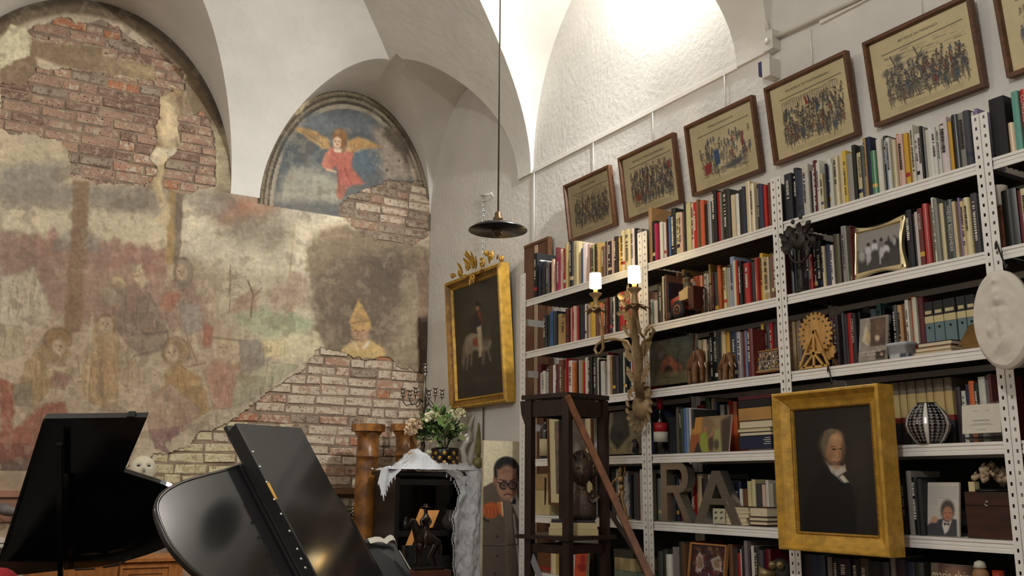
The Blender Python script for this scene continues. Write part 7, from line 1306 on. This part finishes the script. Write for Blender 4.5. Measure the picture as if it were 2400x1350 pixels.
# ---- library steps
zp = 1.94; C0, CL, CR_ = PZ(1330, 929, zp), PZ(1222, 937, zp), PZ(1428, 938, zp); CB = CL + CR_ - C0; ctr_ = (CL + CR_) / 2
t = thing('library_steps', 'dark wooden library steps with a slanted brown handrail', 'library steps', ctr_ * [1, 1, 0]); obj('platform', MB().prism([C0, CR_, CB, CL], UPV * .022), DARKWOOD, t)
def inn(p_, k_=.82): return ctr_ + (p_ - ctr_) * k_
LEGS = []
for p_, m in ((C0, .86), (CL, .80), (CR_, .86), (CB, .84)):
    q = inn(p_, m); LEGS.append(q); d_ = nz(C0 - CL); obj('leg', MB().obox([q[0], q[1], (zp - .002) / 2], (nz(C0 - CL), nz(CR_ - C0 - d_ * d_.dot(CR_ - C0)), UPV), (.021, .017, (zp - .004) / 2)), DARKWOOD, t)
for a, b in ((1, 0), (0, 2), (2, 3), (3, 1)):
    for z_, h in ((zp - .05, .08), (1.20, .04), (.62, .04)): p_, q = LEGS[a] * [1, 1, 0], LEGS[b] * [1, 1, 0]; d_ = nz(q - p_); obj('rail', MB().bar(p_ + d_ * .022 + UPV * z_, q - d_ * .022 + UPV * z_, .016, h), DARKWOOD, t)
brk = []
e_ = nz((CL - C0)); q = LEGS[1] * [1, 1, 0]; obj('bracket', MB().prism([q + e_ * .02 + UPV * (zp - .004), q + e_ * .07 + UPV * (zp - .004), q + e_ * .062 + UPV * (zp - .07), q + e_ * .035 + UPV * (zp - .13), q + e_ * .028 + UPV * (zp - .22), q + e_ * .02 + UPV * (zp - .24)], nz(CR_ - C0) * .02), DARKWOOD, t)
zs = 1.245; obj('shelf_step', MB().prism([inn(p_, 1.12) * [1, 1, 0] + UPV * zs for p_ in (C0, CR_, CB, CL)], UPV * .02), DARKWOOD, t)
RAILW = nmat('worn_brown_rail', rgb(112, 66, 35), .36, var=.4, scale=9, stretch=(3, 3, 1), spec=.25)
D0 = C0 + (C0 - CR_) * .02; sd = nz((CR_ - C0) * [1, 1, 0]); e1 = PZ(1330, 931, zp - .01); dn = PX(1522, 1350, e1[0] + .06); foot = e1 + (dn - e1) * (e1[2] - .02) / (e1[2] - dn[2])
obj('handrail', MB().bar(e1, foot, .046, .030, np.cross(nz(foot - e1), FWD)), RAILW, t)
e2 = PX(1432, 1205, SF - .13); f2 = PX(1540, 1370, SF - .12); f2 = e2 + (f2 - e2) * (e2[2] - .02) / (e2[2] - f2[2]) - (f2 - e2) * 0; obj('stringer', MB().bar(e2, f2, .05, .022, np.cross(nz(f2 - e2), FWD)), DARKWOOD, t)
for k_ in range(4):
    q = .50 + k_ * .13; a = e1 + (foot - e1) * q; b = e2 + (f2 - e2) * max(.02, (a[2] - e2[2]) / (f2[2] - e2[2])); a = a - UPV * .0
    if b[2] > .05 and a[2] > .05: obj('tread', MB().bar(a + FWD * .03, np.array([b[0], b[1], a[2]]) - FWD * .05, .10, .02), DARKWOOD, t)
obj('brace', MB().bar(LEGS[1] * [1, 1, 0] + UPV * 1.18, LEGS[0] * [1, 1, 0] + UPV * .75, .03, .015, FWD).bar(LEGS[0] * [1, 1, 0] + UPV * .75, LEGS[2] * [1, 1, 0] + UPV * 1.0, .02, .015, FWD), DARKWOOD, t)
# books and bust on the step
bb = ctr_ * [1, 1, 0] + nz((CR_ - CL) * [1, 1, 0]) * .035; d1 = nz((CR_ - CL) * [1, 1, 0]); d2 = np.array([-d1[1], d1[0], 0]); z = zs + .0205
for i, (h, w_, dp, col, lb) in enumerate(((.030, .122, .10, (196, 180, 132), 'lower thick cream book under the bronze bust'), (.030, .116, .098, (202, 188, 142), 'upper thick cream book under the bronze bust'), (.012, .108, .09, (30, 30, 34), 'thin black book directly under the bronze bust'))):
    tt = thing('book', lb, 'book', bb + UPV * z); m = nmat(lb[:18].replace(' ', '_'), rgb(*col), .6, var=.15)
    obj('cover', MB().obox(bb + UPV * (z + h - .0015), (d1, d2, UPV), (w_, dp, .0014)).obox(bb + UPV * (z + .0015), (d1, d2, UPV), (w_, dp, .0014)).obox(bb + UPV * (z + h / 2) - d2 * (dp - .002), (d1, d2, UPV), (w_, .002, h / 2 - .003)), m, tt); obj('page_block', MB().obox(bb + UPV * (z + h / 2), (d1, d2, UPV), (w_ - .004, dp - .006, h / 2 - .003)), PAGES, tt); z += h + .0004
hb_ = bb + UPV * z + d1 * .045; BB = nmat('patinated_bronze', rgb(78, 62, 50), .42, metal=.35, var=.45, scale=11, bump=.3, bscale=50); HB = .345
t = thing('bronze_bust', 'patinated bronze bust of a young woman on the library steps', 'bust', hb_); out = -FWD; rr_ = RGT
def BP(a, b, h): return hb_ + rr_ * a * HB + out * b * HB + UPV * h * HB
nu_, nv_ = 48, 40; V = []
for j in range(nv_ + 1):
    ph = math.pi * j / nv_
    for i in range(nu_):
        a = 2 * math.pi * i / nu_; x = math.sin(ph) * math.cos(a); y = math.sin(ph) * math.sin(a); zz = math.cos(ph); r_ = 1.0
        if y > 0: g = lambda cx, cz, sx, sz: math.exp(-((x - cx) / sx) ** 2 - ((zz - cz) / sz) ** 2); r_ += y * (.24 * g(0, -.12, .10, .22) + .10 * g(0, -.28, .12, .08) - .13 * g(.33, .08, .15, .10) - .13 * g(-.33, .08, .15, .10) + .06 * g(.33, .08, .08, .05) + .06 * g(-.33, .08, .08, .05) + .06 * g(0, -.52, .16, .05) - .05 * g(0, -.60, .14, .035) + .07 * g(0, -.66, .12, .05) + .10 * g(0, -.86, .2, .12) + .05 * g(.3, .24, .2, .06) + .05 * g(-.3, .24, .2, .06))
        jaw = 1 - .22 * max(0, -zz) ** 1.5; V.append(BP(.0 + x * r_ * .165 * jaw, y * r_ * .20 * (1 if y > 0 else .95), .70 + zz * r_ * .225))
F = [(j * nu_ + i, (j + 1) * nu_ + i, (j + 1) * nu_ + (i + 1) % nu_, j * nu_ + (i + 1) % nu_) for j in range(nv_) for i in range(nu_)]; obj('head', MB().add(V, F, None, True), BB, t)
hr = MB(); rl = random.Random(12)
for k_ in range(90):
    a = rl.uniform(0, 6.28); e_ = rl.uniform(-.2, 1.5); x, y, zz = math.cos(a) * math.cos(e_), math.sin(a) * math.cos(e_), math.sin(e_)
    if y > .45 and zz < .72: continue
    p0 = np.array([x * .185, y * .215, .72 + zz * .25]); L_ = rl.uniform(.1, .28); pts = [p0 + np.array([.03 * math.sin(q * 9 + k_), .02 * math.cos(q * 7), -L_ * q + (.02 if q < .3 else 0)]) * [1, 1, 1] * (1 + 0 * q) for q in (0, .33, .66, 1)]; hr.tube([BP(*p_) for p_ in pts], [.008, .011, .010, .004], 6)
obj('hair', hr, BB, t)['kind'] = 'stuff'; t.children[-1]['kind'] = 'stuff'
obj('neck', MB().tube([BP(0, -.02, .56), BP(0, -.02, .44), BP(0, -.03, .34)], [.028, .026, .04], 16), BB, t)
nn = 24; V = []
for h, rx, ry in ((0, .21, .14), (.08, .215, .14), (.22, .22, .135), (.31, .20, .12), (.37, .12, .10), (.42, .08, .08)): V += [BP(rx * math.copysign(abs(math.cos(a)) ** .6, math.cos(a)), ry * math.copysign(abs(math.sin(a)) ** .6, math.sin(a)) - .02, h) for a in np.linspace(0, 2 * math.pi, nn + 1)[:-1]]
obj('shoulders', MB().add(V, [(j * nn + i, j * nn + (i + 1) % nn, (j + 1) * nn + (i + 1) % nn, (j + 1) * nn + i) for j in range(5) for i in range(nn)] + [tuple(range(nn - 1, -1, -1))], None, True), BB, t)
fl_ = MB(); [fl_.leaf(BP(.16, .12, .33), nz(rr_ * math.cos(a) + UPV * math.sin(a) + out * .5), out, .035, .03, .2) for a in np.linspace(0, 6.28, 8)[:-1]]; obj('rose', fl_.ball(BP(.16, .14, .33), .012), BB, t)

# ---- standee
YS = 5.42; A, B, D = PY(1134, 1032, YS), PY(1226, 1032, YS), PY(1132, 1400, YS); D = np.array([A[0], YS, .0]); B[2] = A[2]
t = thing('photo_standee', 'upright photo panel of a pointing man in glasses and overcoat', 'standee', ((A[0] + B[0]) / 2, YS, 0)); Wd = B[0] - A[0]; DV = (B - A); Dz = np.array([A[0], YS, 0.004])
def p_man(x, y, u, v):
    c = Canvas(x, y, (212, 202, 170)); COAT = (88, 74, 64); c.poly([(1132, 1142), (1150, 1132), (1160, 1128), (1222, 1125), (1232, 1140), (1236, 1500), (1128, 1500)], COAT, 1.5); c.poly([(1182, 1180), (1198, 1170), (1210, 1300), (1216, 1500), (1190, 1500)], (106, 92, 80), 2); c.poly([(1214, 1140), (1230, 1130), (1236, 1300), (1222, 1300)], (42, 36, 34), 2)
    c.poly([(1196, 1170), (1210, 1150), (1218, 1180), (1217, 1222), (1206, 1195)], (196, 186, 174), 1.2); c.line([(1204, 1205), (1218, 1340)], 4, (196, 188, 176), .9, 1); c.poly([(1197, 1180), (1206, 1165), (1210, 1172), (1208, 1182)], (24, 28, 56), 1)
    c.ell(1187, 1098, 29, 28, (22, 20, 20), .08); c.poly([(1157, 1130), (1158, 1095), (1218, 1092), (1220, 1128)], (24, 22, 22), 2); c.ell(1188, 1132, 24, 42, (158, 116, 94), .12); c.ell(1160, 1128, 4, 10, (128, 90, 72), .3); c.poly([(1164, 1100), (1212, 1098), (1210, 1108), (1166, 1112)], (140, 100, 80), 3); c.ell(1206, 1142, 8, 30, (100, 68, 54), .5, .7)
    for a in (1181, 1201): c.ell(a, 1138, 11, 10, (28, 24, 24), .12); c.ell(a, 1138, 7.5, 6.5, (112, 82, 68), .2); c.ell(a, 1137, 3, 2, (36, 26, 24), .4)
    c.line([(1168, 1130), (1174, 1136)], 3, (28, 24, 24)); c.line([(1170, 1124), (1188, 1127)], 2.5, (40, 30, 28), .9); c.line([(1195, 1127), (1210, 1122)], 2.5, (40, 30, 28), .9); c.poly([(1189, 1138), (1196, 1150), (1190, 1153), (1184, 1150)], (158, 112, 90), 1.2); c.ell(1190, 1160, 9, 3.5, (96, 50, 44), .3); c.ell(1190, 1162, 6, 1.5, (176, 150, 140), .4)
    c.ell(1150, 1196, 20, 19, (170, 84, 36), .15); [c.line([(1140 + k_ * 8, 1188 + k_), (1142 + k_ * 8, 1208)], 2, (110, 48, 22), .8, 1) for k_ in range(4)]; c.poly([(1164, 1178), (1174, 1174), (1177, 1192), (1180, 1212), (1172, 1206)], (186, 100, 48), 1.5); c.poly([(1174, 1176), (1178, 1176), (1180, 1208), (1177, 1210)], (216, 190, 150), .8); c.line([(1130, 1215), (1145, 1222)], 5, (30, 26, 26), .9, 1)
    for yy in (1258, 1303, 1345): c.ell(1166 if yy < 1340 else 1160, yy, 3.5, 3.5, (48, 40, 36), .3)
    c.mult(.93 + .12 * fbm(x, y, 5, 2, 7)); return c
obj('panel', MB().box((A[0], YS + .002, .004), (B[0], YS + .022, A[2])), nmat('cream_foam_board', rgb(206, 196, 166), .6), t)
picture('printed_photo', A, B, Dz, 70, 420, PRINT, p_man, t)
obj('clear_edge_strip', MB().box((B[0] + .0005, YS - .002, .004), (B[0] + .004, YS + .024, A[2])), WHITE_MT, t); obj('joint_strip', MB().box((A[0], YS - .003, PY(1180, 1276, YS)[2] - .003), (B[0], YS - .0005, PY(1180, 1276, YS)[2] + .003)), ALU, t)

# ---- owl mask, ledge things, wooden desk at lower left
c = PY(334, 1098, 7.32); sc = abs(PY(303, 1098, 7.32)[0] - PY(366, 1098, 7.32)[0]) / 2; t = thing('owl_mask', 'white owl-like mask above the black piano lid', 'mask', c); OW = nmat('white_mask', rgb(204, 196, 172), .6, var=.08)
nu_, nv_ = 40, 26; V = []
for j in range(nv_ + 1):
    r_ = j / nv_
    for i in range(nu_):
        a = 2 * math.pi * i / nu_; x, z_ = r_ * math.cos(a), r_ * math.sin(a); h = math.sqrt(max(0, 1 - r_ * r_)) * .55 + .22 * math.exp(-(x / .13) ** 2 - ((z_ + .08) / .25) ** 2) - .12 * math.exp(-((abs(x) - .38) / .2) ** 2 - ((z_ - .22) / .14) ** 2); V.append(c + np.array([x * sc, -h * sc, z_ * sc * (1.0 if z_ > 0 else 1.35)]))
obj('face', MB().add(V, [(j * nu_ + i, j * nu_ + (i + 1) % nu_, (j + 1) * nu_ + (i + 1) % nu_, (j + 1) * nu_ + i) for j in range(nv_) for i in range(nu_)], None, True), OW, t)
for s_ in (-1, 1): obj('eye_hole', MB().ball(c + np.array([s_ * .36 * sc, -.40 * sc, .2 * sc]), (.17 * sc, .06 * sc, .085 * sc), 10, 6), BLACK, t)
obj('beak', MB().tube([c + np.array([0, -.74 * sc, .05 * sc]), c + np.array([0, -.86 * sc, -.12 * sc]), c + np.array([0, -.74 * sc, -.3 * sc])], [.03 * sc, .10 * sc, .03 * sc], 8), nmat('grey_beak', rgb(150, 148, 142), .4), t); obj('stand', MB().lathe((c[0], c[1] + .02, 0), [(.09, 0), (.09, .02), (.02, .04), (.02, c[2] - .09)], 14), DARKWOOD, t)
PINE = nmat('orange_pine', rgb(168, 106, 52), .45, var=.25, scale=8, stretch=(6, 1, 1)); Yd = 6.2; z1 = PY(360, 1308, Yd)[2]; xa, xb = PY(290, 1320, Yd)[0], PY(410, 1320, Yd)[0]; t = thing('pine_chest', 'orange pine chest glimpsed between the two piano lids', 'chest', ((xa + xb) / 2, Yd + .2, 0)); obj('carcass', MB().box((xa - .5, Yd, 0), (xb + .05, Yd + .4, z1 - .02)), PINE, t); obj('top', MB().box((xa - .52, Yd - .02, z1 - .0195), (xb + .07, Yd + .42, z1)), PINE, t); dp_ = MB(); obj('drawer_front', frame_mb(np.array([xa - .02, Yd - .001, z1 - .16]), np.array([1., 0, 0]), UPV, np.array([0, -1., 0]), xb - xa, .12, [(0, 0), (0, .012), (.014, .012), (.02, .004), (.05, .004)]), PINE, t)
c = PY(10, 1205, 7.38); tag(obj('grey_bird', MB().tube([c + (-.09, 0, .02), c + (-.05, 0, .045), c + (0, 0, .03), c + (.06, 0, .012), c + (.11, 0, .012)], [.02, .035, .04, .03, .01], 12), nmat('grey_feather', rgb(110, 104, 98), .7, var=.4, scale=25)), 'small grey bird figure on the wall moulding, left edge', 'figurine')
for k_ in range(2): q = PY(4, 1266 + 10 * k_, 6.9); tag(obj('paper_sheaf', MB().box((q[0] - .3, 6.8, q[2] - .012), (q[0] + .02, 7.1, q[2] + .008)), LW), ['upper white paper sheaf at the left edge', 'lower white paper sheaf at the left edge'][k_], 'papers')
t = thing('paper_table', 'table under the paper sheaves at the left edge', 'table', (q[0] - .3, 6.95, 0)); obj('table_top', MB().box((q[0] - .7, 6.7, q[2] - .05), (q[0] + .03, 7.2, q[2] - .0125)), DARKWOOD, t)
for sx in (q[0] - .66, q[0] - .03):
    for sy in (6.74, 7.16): obj('leg', MB().box((sx - .02, sy - .02, 0), (sx + .02, sy + .02, q[2] - .051)), DARKWOOD, t)
c = PY(-4, 1372, 3.2); mb = MB().ball(c, (.055, .05, .05), 14, 10); tag(obj('red_cushion', mb, nmat('red_velvet', rgb(150, 18, 34), .8, var=.2)), 'red velvet corner of a seat at the lower left', 'cushion')

# ---- pendant lamp
DL = 5.0 ; c = CAM + nz(ray(1167, 540)) * DL; rp = 69 / F_PX * DL * 1.0; t = thing('pendant_lamp', 'unlit dark enamel pendant lamp on a thin cord', 'lamp', c)
EN = nmat('dark_enamel', rgb(34, 33, 34), .3, var=.15); obj('shade', MB().lathe(c, [(rp, -.002), (rp, .002), (rp * .8, .022), (rp * .45, .036), (.028, .046), (.024, .044), (rp * .45, .031), (rp * .8, .017), (rp * .97, -.001)], 44), EN, t)
obj('socket', MB().lathe(c + UPV * .044, [(.026, 0), (.026, .025), (.018, .03), (.018, .05), (.008, .06)], 16), nmat('dark_brass', rgb(104, 80, 48), .4, metal=.5), t); obj('bulb', MB().lathe(c + UPV * .038, [(.012, 0), (.014, -.012), (.03, -.035), (.031, -.05), (.02, -.068), (.003, -.074)], 16), nmat('unlit_bulb', rgb(96, 80, 66), .1), t); obj('cord', MB().tube([c + UPV * .1, (c[0], c[1], 5.68)], .0045, 6), nmat('brown_flex', rgb(74, 66, 56), .8), t)

# ---- leafy two-armed sconce
SCN = nmat('old_gilt_sconce', rgb(160, 136, 98), .45, metal=.25, var=.35, scale=18, bump=.15); XS = SF - .05
def SP(px, py, d=0): return PX(px, py, XS - d)
b0 = SP(1500, 952); t = thing('wall_sconce', 'gilt leafy two-armed sconce with lit candle shades', 'lamp', b0)
k = 1 / 480.
pl_ = MB().lathe(b0 + (.02, 0, 0), [(.078, 0), (.078, .010), (.062, .016), (.056, .03), (.026, .026), (.004, .036)], 24, (LF, UPV, OUT)); obj('medallion', pl_, SCN, t)
for a in np.linspace(0, 2 * math.pi, 19)[:-1]: q = b0 + LF * .078 * math.cos(a) + UPV * .098 * math.sin(a) + OUT * .01; obj('wreath_leaf', MB().leaf(q, LF * -math.sin(a) + UPV * math.cos(a) + LF * .8 * math.cos(a) + UPV * .8 * math.sin(a), OUT, .055, .026, .1), SCN, t)
st = [(1500, 930), (1496, 890), (1497, 850), (1490, 800), (1486, 760), (1487, 715), (1487, 690)]
obj('stem', MB().tube([SP(x, y, .03 + .03 * i) for i, (x, y) in enumerate(st)], [.024, .027, .023, .019, .017, .020, .016], 10), SCN, t)
tw = [SP(1482, 800, .10), SP(1476, 770, .11), SP(1468, 740, .12), SP(1466, 712, .13), SP(1472, 690, .13)]; obj('twig', MB().tube(tw, .004, 6), SCN, t)
for i in range(14): q = tw[min(4, i // 3)] * (1 - (i % 3) / 3) + tw[min(4, i // 3 + 1)] * (i % 3) / 3; s_ = 1 if i % 2 else -1; obj('leaf', MB().leaf(q, LF * s_ + UPV * .8 + OUT * .3, OUT, .036, .018, .2), SCN, t)
for (px, py, dx, dy, L_, w_) in ((1490, 900, -.7, 1, .10, .03), (1504, 900, .7, 1, .10, .03), (1486, 850, -.9, 1, .09, .03), (1506, 840, .8, 1, .11, .04), (1495, 860, -.1, 1, .14, .04), (1500, 870, .3, 1, .14, .04), (1478, 820, -.8, .6, .07, .02), (1510, 790, .7, .8, .06, .02), (1475, 790, -.6, 1, .07, .018), (1482, 770, -.3, 1, .08, .02), (1470, 775, -1, .6, .05, .016), (1478, 750, -.8, .8, .05, .018), (1468, 720, -.7, .9, .06, .022), (1465, 700, -.9, .5, .06, .025), (1475, 705, -.2, 1, .06, .02), (1462, 735, -1, .2, .05, .02), (1470, 745, -.6, .8, .05, .018), (1472, 690, .1, 1, .05, .018), (1505, 880, .9, .4, .06, .025), (1488, 880, -.9, .3, .06, .025), (1512, 930, .8, .7, .05, .02), (1484, 930, -.8, .7, .05, .02)):
    obj('leaf', MB().leaf(SP(px, py, .07), LF * -dx + UPV * dy + OUT * .15, OUT, L_ * 1.25, w_ * 1.4, .15), SCN, t)
arms = [([(1488, 835), (1470, 800), (1445, 795), (1425, 795), (1410, 800), (1399, 808), (1394, 820), (1399, 830), (1408, 828), (1414, 815), (1412, 790), (1409, 765), (1405, 735), (1403, 715)], (1396, 690), .12), ([(1496, 830), (1512, 800), (1526, 790), (1533, 775), (1526, 765), (1514, 775), (1508, 790), (1500, 780), (1494, 750), (1490, 720), (1488, 700)], (1487, 678), .20)]
SHD = nmat('lit_fabric_shade', rgb(240, 226, 190), .8, var=.03, emit=(rgb(255, 226, 170), 13.0))
for pts, (ex, ey), d in arms:
    n_ = len(pts); obj('arm', MB().tube([SP(x, y, .05 + d * i / n_) for i, (x, y) in enumerate(pts)], .0085, 8), SCN, t)
    e_ = SP(ex, ey, d + .05); cu_ = obj('candle_cup', MB().lathe(e_ - UPV * .055, [(.012, -.05), (.022, -.02), (.014, 0), (.012, .025), (.02, .04), (.036, .055), (.036, .06), (.012, .056)], 18), SCN, t)
    for a in np.linspace(0, 6.28, 9)[:-1]: obj('cup_leaf', MB().leaf(e_ - UPV * .085, np.array([math.cos(a), math.sin(a), .25]), UPV, .07, .042, .6), SCN, cu_)
    obj('candle_sleeve', MB().lathe(e_, [(.012, 0), (.012, .04)], 12), nmat('candle_sleeve', rgb(200, 170, 110), .6), t)
    s0 = e_ + UPV * .036; obj('lamp_shade', MB().lathe(s0, [(.033, 0), (.0315, .083), (.030, .083), (.0315, 0)], 28), SHD, t)
    lm = lamp('sconce_bulb', tuple(s0 + UPV * .062), 4.0, (1.0, .80, .52), .02); lm.parent = None
